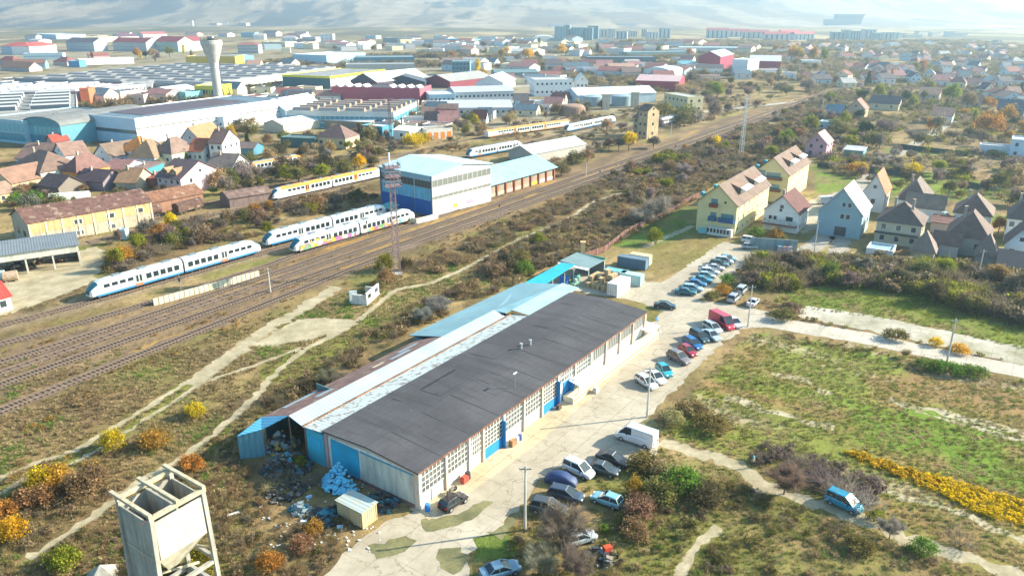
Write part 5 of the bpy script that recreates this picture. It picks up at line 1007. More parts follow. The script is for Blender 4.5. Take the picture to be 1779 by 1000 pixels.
# machinery and barrels in the pallet yard
for px, c_, lb in (((980,492),(.02,.18,.55),'bright blue plastic tank in the pallet yard'), ((1000,490),(.10,.30,.25),'green machine hopper in the pallet yard')):
    p = G(*px); t = thing('yard_tank', lb, 'tank', p); MB().lathe([(.9,0),(1.0,.2),(1.0,1.5),(.8,1.8),(.3,1.9)], n=14).build('body', M('paint', c_), t); MB().lathe([(.3,1.9),(.32,2.05),(.05,2.1)], n=10).build('lid', M('paint', (.05,.06,.07)), t)
p = G(998,500); t = thing('sawing_machine', 'green sawing machine on legs in front of the shelter', 'machine', p, WR)
for x in (-.9,.9):
    for y in (-.5,.5): MB().box(x-.06,x+.06,y-.06,y+.06,0,1).build('leg', M('paint', (.2,.3,.2)), t)
MB().box(-1.1,1.1,-.6,.6,1.003,1.3).build('bed', M('paint', (.15,.3,.22)), t); MB().lathe([(.5,1.3),(.5,2.0),(.1,2.2)], c=(.2,0,0), n=10).build('saw_head', M('paint', (.3,.4,.33)), t)
# ------------------------------------------------------------------ scrap yard by the gable
JM = [M('paint', c_) for c_ in ((.04,.17,.22),(.20,.17,.14),(.04,.045,.05),(.40,.28,.06),(.24,.30,.32),(.10,.065,.05))]  # scrap colours darkened to hold the shade lying over the heaps
def junk(lb, c_, r, n_, mats, grp=None, hgt=1.6, pc=.5, nm='scrap_heap'):
    mb = {i: MB() for i in mats}
    for k in range(n_):
        a = random.uniform(0, 6.28); q = r*math.sqrt(random.random()); z = max(0, hgt*(1-q/r)*random.uniform(.3,1)); s_ = random.uniform(.3,1)*pc
        m_ = mb[random.choice(mats)]; R_ = Matrix.Rotation(random.uniform(0,6), 3, 'X') @ Matrix.Rotation(random.uniform(0,6), 3, 'Z')
        vs = [R_ @ Vector((i*s_, j*s_*random.uniform(.3,.9), k2*s_*.35))+Vector((q*math.cos(a), q*math.sin(a), z+.1)) for k2 in (-1,1) for i, j in ((-1,-1),(1,-1),(1,1),(-1,1))]
        m_.add(vs, [(0,3,2,1),(4,5,6,7),(0,1,5,4),(1,2,6,5),(2,3,7,6),(3,0,4,7)])
    t = thing(nm, lb, 'scrap heap', c_, 0, grp)
    for i, m_ in mb.items():
        if m_.v: o = m_.build('loose_scrap', JM[i] if i < len(JM) else i, t); o['kind'] = 'stuff'
    return t
junk('shade-dark heap of mixed scrap spilling from the open shed', WL(-3.5,20), 3.3, 260, [2,5,2,1,0,5], hgt=2.2, pc=.38)
junk('yellow-topped heap of rubbish inside the open shed mouth', WL(-.5,24.6), 2.2, 110, [3,1,4,2], hgt=3)
junk('low trail of shade-dark scrap along the shed front', WL(-7,16), 2.6, 110, [2,5,2,1], hgt=.7, pc=.35)
junk('shade-dark rubbish lying between gable wall and tan cabin', WL(-2.2,4.6), 2.2, 110, [2,2,5,0], hgt=.7)
junk('small pile of bluish sacks in the grass before the scrap yard', WL(-8.5,11.5), 1.2, 60, [4,0,4], hgt=1.2, pc=.35)
junk('second shade-dark pile of tyres and sheets near the tan cabin', WL(-7.5,8.0), 2.0, 90, [2,2,0], hgt=.8)
# heap of bright blue bags against the sliding gate
bag = bpy.data.meshes.new('bag'); bm = bmesh.new(); bmesh.ops.create_icosphere(bm, subdivisions=2, radius=.42)
for v in bm.verts: v.co *= 1+random.uniform(-.12,.12); v.co.z *= .7
bm.to_mesh(bag); bm.free(); bag.materials.append(M('paint', (.12,.50,.72), .45)); bag.polygons.foreach_set('use_smooth', [True]*len(bag.polygons))
EXTRA = []
t = thing('bag_heap', 'big heap of bright blue plastic bags against the gable gate', 'bag heap', WL(-1.2,11.5), WR)
for k in range(230):
    a = random.uniform(0,6.28); q = math.sqrt(random.random()); z = 3.3*(1-q)*random.uniform(.6,1)+.15
    o = place('bag', bag, t, (-.4-abs(q*2.4*math.cos(a)), q*2.8*math.sin(a), z), random.uniform(0,6), random.uniform(.45,.8)) if k < 100 else EXTRA.append((-.4-abs(q*2.4*math.cos(a)), q*2.8*math.sin(a), z))
mb = MB()
for (x, y, z) in EXTRA:
    a = random.uniform(.2,.34); ps = [(x+random.uniform(-a,a), y+random.uniform(-a,a), max(.02,z+random.uniform(-a,a))) for _ in range(6)]
    mb.add([(x-a,y,z),(x+a,y,z),(x,y-a,z),(x,y+a,z),(x,y,max(.01,z-a*.7)),(x,y,z+a*.8)], [(0,2,5),(2,1,5),(1,3,5),(3,0,5),(2,0,4),(1,2,4),(3,1,4),(0,3,4)])
mb.build('small_bags', M('paint', (.16,.50,.66), .45), t)['kind'] = 'stuff'
for px, lb, c_ in (((528,908),'white plastic sack lying in the brown scrub',(.75,.75,.75)), ((405,893),'long pale plank lying in the scrub near the concrete hopper',(.7,.68,.64)), ((591,917),'small pale blue bag below the tan cabin',(.4,.6,.7)), ((537,865),'light blue torn sack by the scrap trail',(.35,.5,.65))):
    p = G(*px); o = MB().obox((0,0,.05),(1.5 if 'plank' in lb else .7,.35,.3 if 'plank' not in lb else .1), random.uniform(0,1))
    o = o.build('plank' if 'plank' in lb else 'sack', M('paint', c_)); o.location = p; tag(o, lb, 'plank' if 'plank' in lb else 'sack')
lm = MB()
for k in range(130):
    q = G(random.uniform(450,660), random.uniform(830,960)); lm.obox((q.x,q.y,.02),(random.uniform(.1,.35),random.uniform(.08,.25),random.uniform(.03,.15)), random.uniform(0,3))
tag(lm.build('litter', M('paint', (.6,.62,.62))), 'pale litter strewn through the brown grass near the scrap yard', 'litter', kind='stuff')
t = thing('barrel', 'bright blue barrel at the warehouse corner by the black car', 'barrel', WL(.4,-1.0)); MB().lathe([(.32,0),(.34,.05),(.34,.9),(.32,.95),(.1,.95)], n=14).build('body', M('paint', (.02,.2,.6), .4), t)
for s_, t_, c_, lb, sz in ((4.8,-1.2,(.2,.19,.18),'grey motorbike frame leaning among junk at the wall',.8),(7.6,-1.0,(.5,.08,.05),'red engine part by the wall below the second window',.5),(8.4,-.9,(.04,.04,.04),'black tyre stack by the wall below the second window',.5),(18.2,-1.1,(.35,.18,.08),'brown crate beside the first open blue gate',.5),(19.2,-1.1,(.6,.6,.62),'white drum beside the first open blue gate',.45),(20.0,-1.1,(.06,.1,.3),'navy drum beside the first open blue gate',.42),(30.6,-1.0,(.12,.07,.05),'small dark stove beside the blue door',.4),(38.5,-3.0,(.5,.5,.5),'white cabinet on the yard before the loading platform',.5)):
    q = WL(s_,t_); t = thing('yard_clutter' if 'drum' not in lb else 'drum', lb, lb.split()[1], q, WR)
    if 'drum' in lb or 'tyre' in lb: MB().lathe([(sz*.7,0),(sz*.75,.1),(sz*.75,sz*1.9),(sz*.6,sz*2)], n=14).build('body', M('paint', c_), t)
    elif 'motorbike' in lb:
        for x in (-.7,.7): mb = MB(); mb.lathe([(.32,-.06),(.32,.06),(.2,.06),(.2,-.06)], n=16); o = mb.build('wheel', M('paint',(.03,.03,.03)), t); o.rotation_euler = (math.pi/2,0,0); o.location = (x,0,.32)
        MB().tube((-.7,0,.35),(0,0,.8),.06).tube((0,0,.8),(.7,0,.35),.06).box(-.4,.3,-.12,.12,.5,.85).tube((.5,-.35,1.0),(.5,.35,1.0),.03).build('frame', M('metal', c_), t)
    else: MB().box(-sz,sz,-sz*.7,sz*.7,.05,sz*1.5).box(-sz*.8,sz*.8,-sz*.6,sz*.6,sz*1.503,sz*1.8).build('body', M('worn', c_), t)
# ------------------------------------------------------------------ hangar and brick annex on the railway
hb_ = G(750, 306, 12.0); ha_ = G(660, 289, 12.0); d = hb_-ha_; HR = math.atan2(d.y, d.x); HW = d.length; HL_ = 25.5
hg = thing('railway_hangar', 'tall white and blue railway hangar with pale blue gabled roof', 'hangar', (ha_.x, ha_.y, 0), HR); foot(ha_, HR, HW, HL_)
WH2 = M('worn', (.74,.73,.70), col2=(.68,.66,.6))
MB().prism([(0,0),(HL_,0),(HL_,12),(HL_/2,13.6),(0,12)], 'x', 0, HW).build('wall', WH2, hg)
HRm = M('sheet', (.42,.62,.70))
ro = MB().slab([(-.6,-.6,12.1),(HW+.6,-.6,12.1),(HW+.6,HL_/2,13.85),(-.6,HL_/2,13.85)],.2).slab([(-.6,HL_/2,13.85),(HW+.6,HL_/2,13.85),(HW+.6,HL_+.6,12.1),(-.6,HL_+.6,12.1)],.2).build('roof', HRm, hg)
MB().tube((1.5,2.5,12),(1.5,2.5,16),.25,n=8).build('flue', M('paint', (.75,.75,.75)), ro)
for x0, x1 in ((.4,HW*.33),(HW*.345,HW*.66),(HW*.675,HW-.4)):
    MB().box(x0,x1,-.1,-.004,10.3,11.9).build('top_panel', M('paint', (.28,.42,.48)), hg)
    n_ = 5
    for i in range(n_): win(hg,'w',x0+(x1-x0)*(i+.5)/n_,-.05,9.2,(x1-x0)/n_*.86,1.9,'f',M('glass',(.05,.07,.07)), fr=M('metal',(.15,.15,.15)))
    MB().box(x0,x1,-.12,-.004,4.6,8.05).build('light_blue_panel', M('worn', (.16,.42,.56), col2=(.14,.36,.48)), hg)
    MB().box(x0,x1,-.22,-.004,.1,4.5).build('gate', M('paint', (.008,.10,.33)), hg)
for x in (0,HW-.38): MB().box(x-.04,x+.42,-.3,-.004,0,11.9).build('corner_post', M('paint', (.10,.12,.13)), hg)
for k in range(12):
    u = HL_*(k+.5)/12
    win(hg,'w',HW+.03,u,9.6,HL_/12*.9,2.0,'r',M('glass',(.17,.18,.16),.4), fr=M('paint',(.46,.46,.43)))
    win(hg,'w',HW+.03,u,5.4,HL_/12*.9,.9,'r',M('glass',(.2,.2,.17),.4), fr=M('paint',(.46,.46,.43)))
for u, w_, h_, c_ in ((.17,.6,.9,(.3,.35,.3)),(.22,1.0,1.2,(.4,.42,.35)),(.32,2.0,1.3,(.75,.42,.06)),(.55,3.2,1.3,(.34,.26,.62)),(.75,4.0,.8,(.55,.58,.42))):
    MB().box(HW+.004,HW+.03,HL_*u,HL_*u+w_,1.0,1.0+h_).build('graffiti', M('paint', c_), hg)
MB().box(HW+.2,HW+2.6,-9,-8.7,0,1.6).box(HW+2.4,HW+2.6,-8.69,-.5,0,1.6).build('yard_wall', M('worn', (.66,.6,.47)), hg)
gs_ = thing('green_hut', 'small teal-green lean-to hut at the left corner of the hangar gate', 'hut', G(662,374), HR); MB().box(0,4.5,0,3,0,2.6).build('wall', M('paint', (.04,.2,.2)), gs_); MB().slab([(-.3,-.4,2.7),(4.8,-.4,2.7),(4.8,3.3,3.4),(-.3,3.3,3.4)],.12).build('roof', M('paint', (.08,.33,.3)), gs_)
aa = G(846, 321, 4.6); ab = G(963, 289, 4.6); d = ab-aa; AR = math.atan2(d.y, d.x); AL = d.length
an = thing('brick_annex', 'low brick workshop with pale blue roof and pilasters behind the hangar', 'workshop', (aa.x, aa.y, 0), AR); foot(aa, AR, AL, 17)
MB().prism([(0,0),(17,0),(17,4.6),(8.5,7.6),(0,4.6)], 'x', 0, AL).build('wall', M('worn', (.44,.20,.12), col2=(.52,.34,.2)), an)
MB().slab([(-.3,-1.2,4.45),(AL+.5,-1.2,4.45),(AL+.5,8.5,7.9),(-.3,8.5,7.9)],.2).slab([(-.3,8.5,7.9),(AL+.5,8.5,7.9),(AL+.5,17.6,4.5),(-.3,17.6,4.5)],.2).build('roof', M('sheet', (.26,.55,.66)), an)
gcol = [(.4,.36,.25),(.55,.55,.3),(.55,.35,.3),(.5,.4,.28),(.3,.28,.2),(.75,.60,.05),(.4,.5,.62),(.7,.7,.7)]
for i in range(9):
    x = AL*i/8.15; MB().box(x,x+.5,-.5,-.004,0,4.35).build('pilaster', M('worn', (.36,.14,.08)), an)
    if i < 8:
        win(an,'w',x+AL/16.3+.3,-.04,2.7,AL/8.15*.42,1.9,'f',M('glass',(.24,.22,.16),.5), fr=M('paint',(.45,.35,.28))); MB().box(x+.8,x+AL/8.15-.3,-.06,-.004,.2,1.3).build('lower_panel', M('paint', gcol[i]), an)
house('grey_annex', 'grey tin-roofed shed continuing behind the brick workshop', 'shed', (925,268), (1018,250), 3.6, 13, 'gx', 2.6, (.35,.34,.3), (.42,.46,.47), rk=SH, win_n=(0,0,0))
# ------------------------------------------------------------------ platform wall by the railcar
p, q = G(268,531), G(451,481); d = q-p; t = thing('platform_wall', 'long pale concrete slab wall beside the tracks below the first railcar', 'wall', p, math.atan2(d.y, d.x)); nsl = 22
MB().box(0,d.length,0,.25,0,1.5).build('wall_body', M('worn', (.55,.50,.37), col2=(.60,.55,.42)), t); mb = MB()
for i in range(nsl+1): mb.box(d.length*i/nsl-.06,d.length*i/nsl+.06,-.06,-.004,0,1.56)
mb.build('joints', M('worn', (.4,.36,.26)), t)
# ------------------------------------------------------------------ concrete hopper tower (lower left)
ZT = 13.0
c4 = [G(*q, ZT) for q in ((260.3,906.5),(357,852.6),(317.5,811),(213,864.7))]       # near, right, back, left
u = (c4[1]-c4[0]).normalized(); HU = math.atan2(u.y, u.x); a_ = (c4[1]-c4[0]).length; b_ = (c4[3]-c4[0]).length+.2
ho_ = thing('concrete_hopper', 'derelict open-topped concrete hopper tower standing in the scrub, lower left', 'hopper tower', (c4[0].x, c4[0].y, 0), HU); foot(c4[0], HU, a_, b_, 0)
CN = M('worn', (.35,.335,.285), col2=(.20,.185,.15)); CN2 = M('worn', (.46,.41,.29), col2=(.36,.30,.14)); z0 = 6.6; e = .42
def lean(x, y, z): return x-(0.075*(ZT-z) if x < 1 else 0), y
for (x, y) in ((0,0),(a_-e,0),(a_-e,b_-e),(0,b_-e)):
    xb = x-(.5 if x < 1 else -.25); mb = MB(); mb.add([(xb,y,0),(xb+e,y,0),(xb+e,y+e,0),(xb,y+e,0),(x,y,ZT),(x+e,y,ZT),(x+e,y+e,ZT),(x,y+e,ZT)], [(0,3,2,1),(4,5,6,7),(0,1,5,4),(1,2,6,5),(2,3,7,6),(3,0,4,7)]); mb.build('column', CN, ho_)
zb = 8.4
tq = .14
MB().box(e,a_-e,.12,.12+tq,zb,ZT-.45).build('wall_panel', M('worn', (.50,.48,.41), col2=(.36,.33,.26)), ho_)  # paler than the left panel: sunlit tone of this face put into the colour
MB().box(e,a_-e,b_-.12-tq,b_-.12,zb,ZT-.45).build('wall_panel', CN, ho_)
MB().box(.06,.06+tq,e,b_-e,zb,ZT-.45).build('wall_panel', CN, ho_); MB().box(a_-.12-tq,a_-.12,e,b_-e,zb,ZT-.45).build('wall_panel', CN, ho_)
cx_, cy_ = a_*.45, b_*.5; r_ = .55
top = [(e*.6,.2),(a_-e*.6,.2),(a_-e*.6,b_-.2),(e*.6,b_-.2)]; bot = [(cx_-r_,cy_-r_),(cx_+r_,cy_-r_),(cx_+r_,cy_+r_),(cx_-r_,cy_+r_)]
MB().add([(x,y,zb-.004) for x, y in top]+[(x,y,zb-3.3) for x, y in bot], [(0,1,5,4),(1,2,6,5),(2,3,7,6),(3,0,4,7)]).build('funnel', M('worn', (.58,.53,.40)), ho_)
bm_ = MB(); bm_.box(-.05,a_+.05,-.05,.36,ZT+.003,ZT+.36); bm_.build('rim_beam', CN2, ho_)
MB().box(-.05,a_+.05,b_-.36,b_+.05,ZT+.003,ZT+.36).build('rim_beam', CN2, ho_)
MB().box(.05,.19,e,b_-e,3.4,zb-.006).build('wall_panel', CN, ho_); MB().box(-.02,.045,e,b_-e,zb-.1,zb+.12).build('wall_rib', CN2, ho_)
for x in (-.05, a_*.5-.17, a_-.30): MB().box(x,x+.35,-.02,b_+.9,ZT+.364,ZT+.66).build('cross_beam', CN2, ho_)
MB().box(a_*.5-.1,a_*.5+.1,.3,b_-.3,zb,ZT-.1).build('partition_wall', CN, ho_)
for zz in (4.6, 1.2):
    MB().box(e+.1,a_-.02,.05,.4,zz,zz+.4).build('brace', CN, ho_); MB().box(a_-.3,a_+.05,e,b_-e,zz+.42,zz+.8).build('brace', CN, ho_); MB().box(e,a_-e,b_-.4,b_-.05,zz,zz+.4).build('brace', CN, ho_)
MB().tube((a_-.2,.3,6.4),(a_-.2,b_-.6,4.6),.14,n=4).tube((.5,b_*.5,5.2),(a_-.3,b_*.5,3.4),.14,n=4).build('diagonal_brace', CN2, ho_)
MB().tube((-.6,.2,ZT+.1),(.5,.1,ZT+.5),.035,n=4).tube((2.2,1.4,ZT-1.5),(3.4,2.2,ZT+.2),.04,n=4).build('rebar', M('rust', (.3,.1,.05)), ho_)
p = G(178,1003); o = MB().add([(-1.6,-1.6,0),(1.6,-1.6,0),(1.6,1.6,0),(-1.6,1.6,0),(0,0,1.7)], [(3,2,1,0),(0,1,4),(1,2,4),(2,3,4),(3,0,4)]).build('concrete_pyramid', CN); o.location = p; o.rotation_euler.z = .5; tag(o, 'pyramid shaped concrete cap at the bottom edge beside the hopper tower', 'concrete block')
# small white ruin walls in the middle
p, q = G(638,530), G(659,511); d = q-p; t = thing('ruined_hut', 'white ruined hut wall with two empty window holes beside the footpath', 'ruin', p, math.atan2(d.y, d.x)); L_ = d.length; mb = MB()
mb.box(0,L_,0,.3,0,.9).box(0,L_,0,.3,2.0,2.5).box(0,.6,0,.3,.903,1.997).box(L_*.36,L_*.62,0,.3,.903,1.997).box(L_-.6,L_,0,.3,.903,1.997).box(0,.3,.303,3.2,0,2.1).box(L_-.3,L_,.303,3,0,1.6).build('wall', M('worn', (.74,.70,.64), col2=(.55,.45,.36)), t); foot(p, math.atan2(d.y, d.x), L_, 3)
t = thing('ruined_wall', 'narrow broken white-blue wall piece left of the ruined hut', 'ruin', G(608,527), .4); MB().box(0,1.6,0,.3,0,2.6).box(1.3,1.6,.303,2.5,0,1.2).build('wall', M('worn', (.5,.6,.62)), t)
t = thing('brick_fence', 'rusty brick-red fence panels running behind the shelter to the yellow house', 'fence', (0,0,0)); fp = [G(*q) for q in ((940,485),(1010,452),(1050,438),(1085,410),(1130,385),(1168,366),(1215,342))]
for i in range(len(fp)-1):
    d = fp[i+1]-fp[i]; n_ = max(1, int(d.length/3))
    for k in range(n_):
        q = fp[i]+d*(k/n_); o = MB().box(.15,3*.97,-.04,.04,.1,1.6).build('panel', M('rust', (.30,.13,.09)), t); o.location = q; o.rotation_euler.z = math.atan2(d.y, d.x); MB().box(0,.12,-.1,.1,0,1.8).build('post', M('worn', (.4,.3,.25)), o)
t = thing('courtyard_wall', 'grey-green wall in front of the white gabled house by the parking', 'wall', G(1302,432), math.radians(-12)); p = G(1302,432); q = G(1384,438); d = q-p; t.rotation_euler.z = math.atan2(d.y, d.x); MB().box(0,d.length,0,.25,0,3.0).build('wall_body', M('worn', (.22,.29,.30)), t)
for i in range(3):
    q_ = p+d*(.62+.09*i)+Vector((0,-1.0,0)); o = thing('waste_bin', 'pinkish grey waste bin against the grey-green courtyard wall', 'waste bin', q_, 0, 'bins at the courtyard wall'); MB().prism([(-.5,0),(.5,0),(.6,1.5),(-.6,1.5)], 'y', -.5, .5).build('body', M('paint', (.4,.33,.36)), o); MB().box(-.65,.65,-.55,.55,1.503,1.65).build('lid', M('paint', ((.25,.45,.55),(.5,.3,.25),(.4,.3,.33))[i]), o)
for (a, b, lb, c_, h_) in (((1560,258),(1680,272),'long dark green hedge-like fence in the gardens',(.03,.07,.06),2),((1505,300),(1600,310),'dark teal garden fence below the first one',(.03,.07,.08),2),((1680,325),(1716,333),'dark green garden fence right of the willow tree',(.04,.09,.07),2),((1420,290),(1560,300),'dark board fence behind the gravel court',(.06,.05,.05),1.6),((1570,468),(1700,480),'low pale garden wall before the pavilions',(.45,.38,.27),1.0),((1545,452),(1580,452),'short pale wall by the glass covered terrace',(.5,.42,.33),1.0)):
    p, q = G(*a), G(*b); d = q-p; t = thing('garden_fence', lb, 'fence', p, math.atan2(d.y, d.x)); MB().box(0,d.length,0,.15,0,h_).build('panel', M('paint', c_), t)
    for k in range(5): MB().box(d.length*k/4-.1,d.length*k/4+.1,-.06,-.003,0,h_+.1).build('post', M('paint', tuple(x*.8 for x in c_)), t)
# ------------------------------------------------------------------ masts and poles
def mast(lb, px, Ht, w0, w1, mt, head=None, nm='lattice_mast'):
    p = G(*px); t = thing(nm, lb, 'mast', p, math.radians(20)); mb = MB(); n_ = int(Ht/1.6)
    for k in range(n_):
        z0_, z1_ = Ht*k/n_, Ht*(k+1)/n_; a0 = (w0+(w1-w0)*k/n_)/2; a1 = (w0+(w1-w0)*(k+1)/n_)/2; cs = [(-1,-1),(1,-1),(1,1),(-1,1)]
        for i in range(4):
            c0, c1 = cs[i], cs[(i+1)%4]; mb.tube((c0[0]*a0,c0[1]*a0,z0_),(c0[0]*a1,c0[1]*a1,z1_),.085,n=4); mb.tube((c0[0]*a0,c0[1]*a0,z0_),(c1[0]*a1,c1[1]*a1,z1_),.045,n=3); mb.tube((c0[0]*a1,c0[1]*a1,z1_),(c1[0]*a1,c1[1]*a1,z1_),.045,n=3)
    mb.build('lattice', mt, t)
    MB().box(-w0/2-.3,w0/2+.3,-w0/2-.3,w0/2+.3,0,.4).build('footing', M('worn', (.5,.48,.42)), t)
    if head:
        for z_ in head:
            MB().box(-1.7,1.7,-1.7,1.7,z_,z_+.1).build('platform', M('metal', (.35,.22,.22)), t); rb_ = MB()
            for i in range(4):
                c0, c1 = [(-1.7,-1.7),(1.7,-1.7),(1.7,1.7),(-1.7,1.7)][i], [(-1.7,-1.7),(1.7,-1.7),(1.7,1.7),(-1.7,1.7)][(i+1)%4]; rb_.tube((*c0,z_+.1),(*c0,z_+1.3),.05,n=4).tube((*c0,z_+1.3),(*c1,z_+1.3),.05,n=4).tube((*c0,z_+.7),(*c1,z_+.7),.04,n=4)
            rb_.build('railing', M('metal', (.5,.45,.45)), t)
            for k in range(6): MB().obox((random.choice((-1.7,1.7)),-1.5+k*.6,z_+.3),(.3,.5,.45),0).build('floodlight', M('metal', (.16,.14,.14)), t)
    return t
mast('pinkish lattice floodlight mast with railed platforms in front of the hangar', (690,476), 25.2, 1.5, .9, M('metal', (.45,.30,.28)), (20.5, 22.6, 24.6))
mast('white slender lattice mast beyond the scrub, right of the tracks', (1287,271), 24.5, 1.3, .7, M('metal', (.62,.62,.60)), None)
mast('thin dark mast with platform behind the hangar roof', (680,262), 22, 1.0, .6, M('metal', (.2,.14,.13)), (20.5,))
PC = M('worn', (.52,.49,.43))
def upole(lb, px, Ht, arm=False, col=PC, nm='utility_pole', r0=.17):
    p = G(*px); t = thing(nm, lb, 'pole', p); MB().tube((0,0,0),(0,0,Ht),r0,r0*.62,n=8).build('shaft', col, t); MB().box(-.7,.7,-.05,.05,Ht-.5,Ht-.38).build('crossarm', M('metal', (.3,.3,.3)), t)
    for x in (-.6,0,.6): MB().lathe([(.05,0),(.06,.08),(.03,.16)], c=(x,0,Ht-.375), n=6).build('insulator', M('paint', (.5,.5,.48)), t)
    if arm: MB().tube((0,0,Ht-.8),(1.2,-.4,Ht-.2),.04,n=5).box(1.1,1.6,-.55,-.3,Ht-.25,-.1+Ht).build('lamp_arm', M('metal', (.4,.4,.4)), t)
for lb, px, Ht in (('pale concrete pole in the foreground beside the covered blue car',(912,920),8.7),('concrete pole at the yard edge by the white cars',(1124,724),8.3),('concrete pole at the road junction right of the red van',(1299,567),8.4),
    ('grey-blue pole by the concrete road at right',(1645,628),8.0),('pole in the thicket before the pyramid roofed pavilions',(1697,490),7.5),('pole standing by the grey unfinished house',(1414,440),8.5),('thin dark pole by the tracks near the platform wall',(470,508),5.5),
    ('pole at the railway bend beside the yellow bush',(1165,240),7),('low pole behind the brick workshop',(1245,250),6),('pole among bushes right of the orange railcar',(1018,505-200),5)):
    upole(lb, px, Ht)
for i, (s_, r_) in enumerate(((-12,5),(40,-11.5),(95,-12),(130,6.5),(190,7),(255,7.5),(330,8),(400,8))):
    q = TP(s_, r_); 
    t = thing('trackside_post', 'thin grey post standing beside the railway tracks', 'post', q, 0, 'trackside posts'); MB().tube((0,0,0),(0,0,5.2),.09,.07,n=6).build('shaft', M('metal', (.3,.28,.25)), t); MB().box(-.2,.2,-.12,.12,3.6,4.4).build('signal_head', M('metal', (.1,.1,.1)), t)
q = WL(LW+3.5,-.8); t = thing('road_sign', 'small round blue sign on a thin post at the far warehouse corner', 'sign', q, WR); MB().tube((0,0,0),(0,0,3.2),.04,n=6).build('post', M('metal', (.4,.4,.4)), t); o = MB().lathe([(.4,-.02),(.4,.02),(.01,.02)], n=18).build('disc', M('paint', (.02,.14,.4)), t); o.location = (0,-.06,3.0); o.rotation_euler = (math.pi/2,0,0)
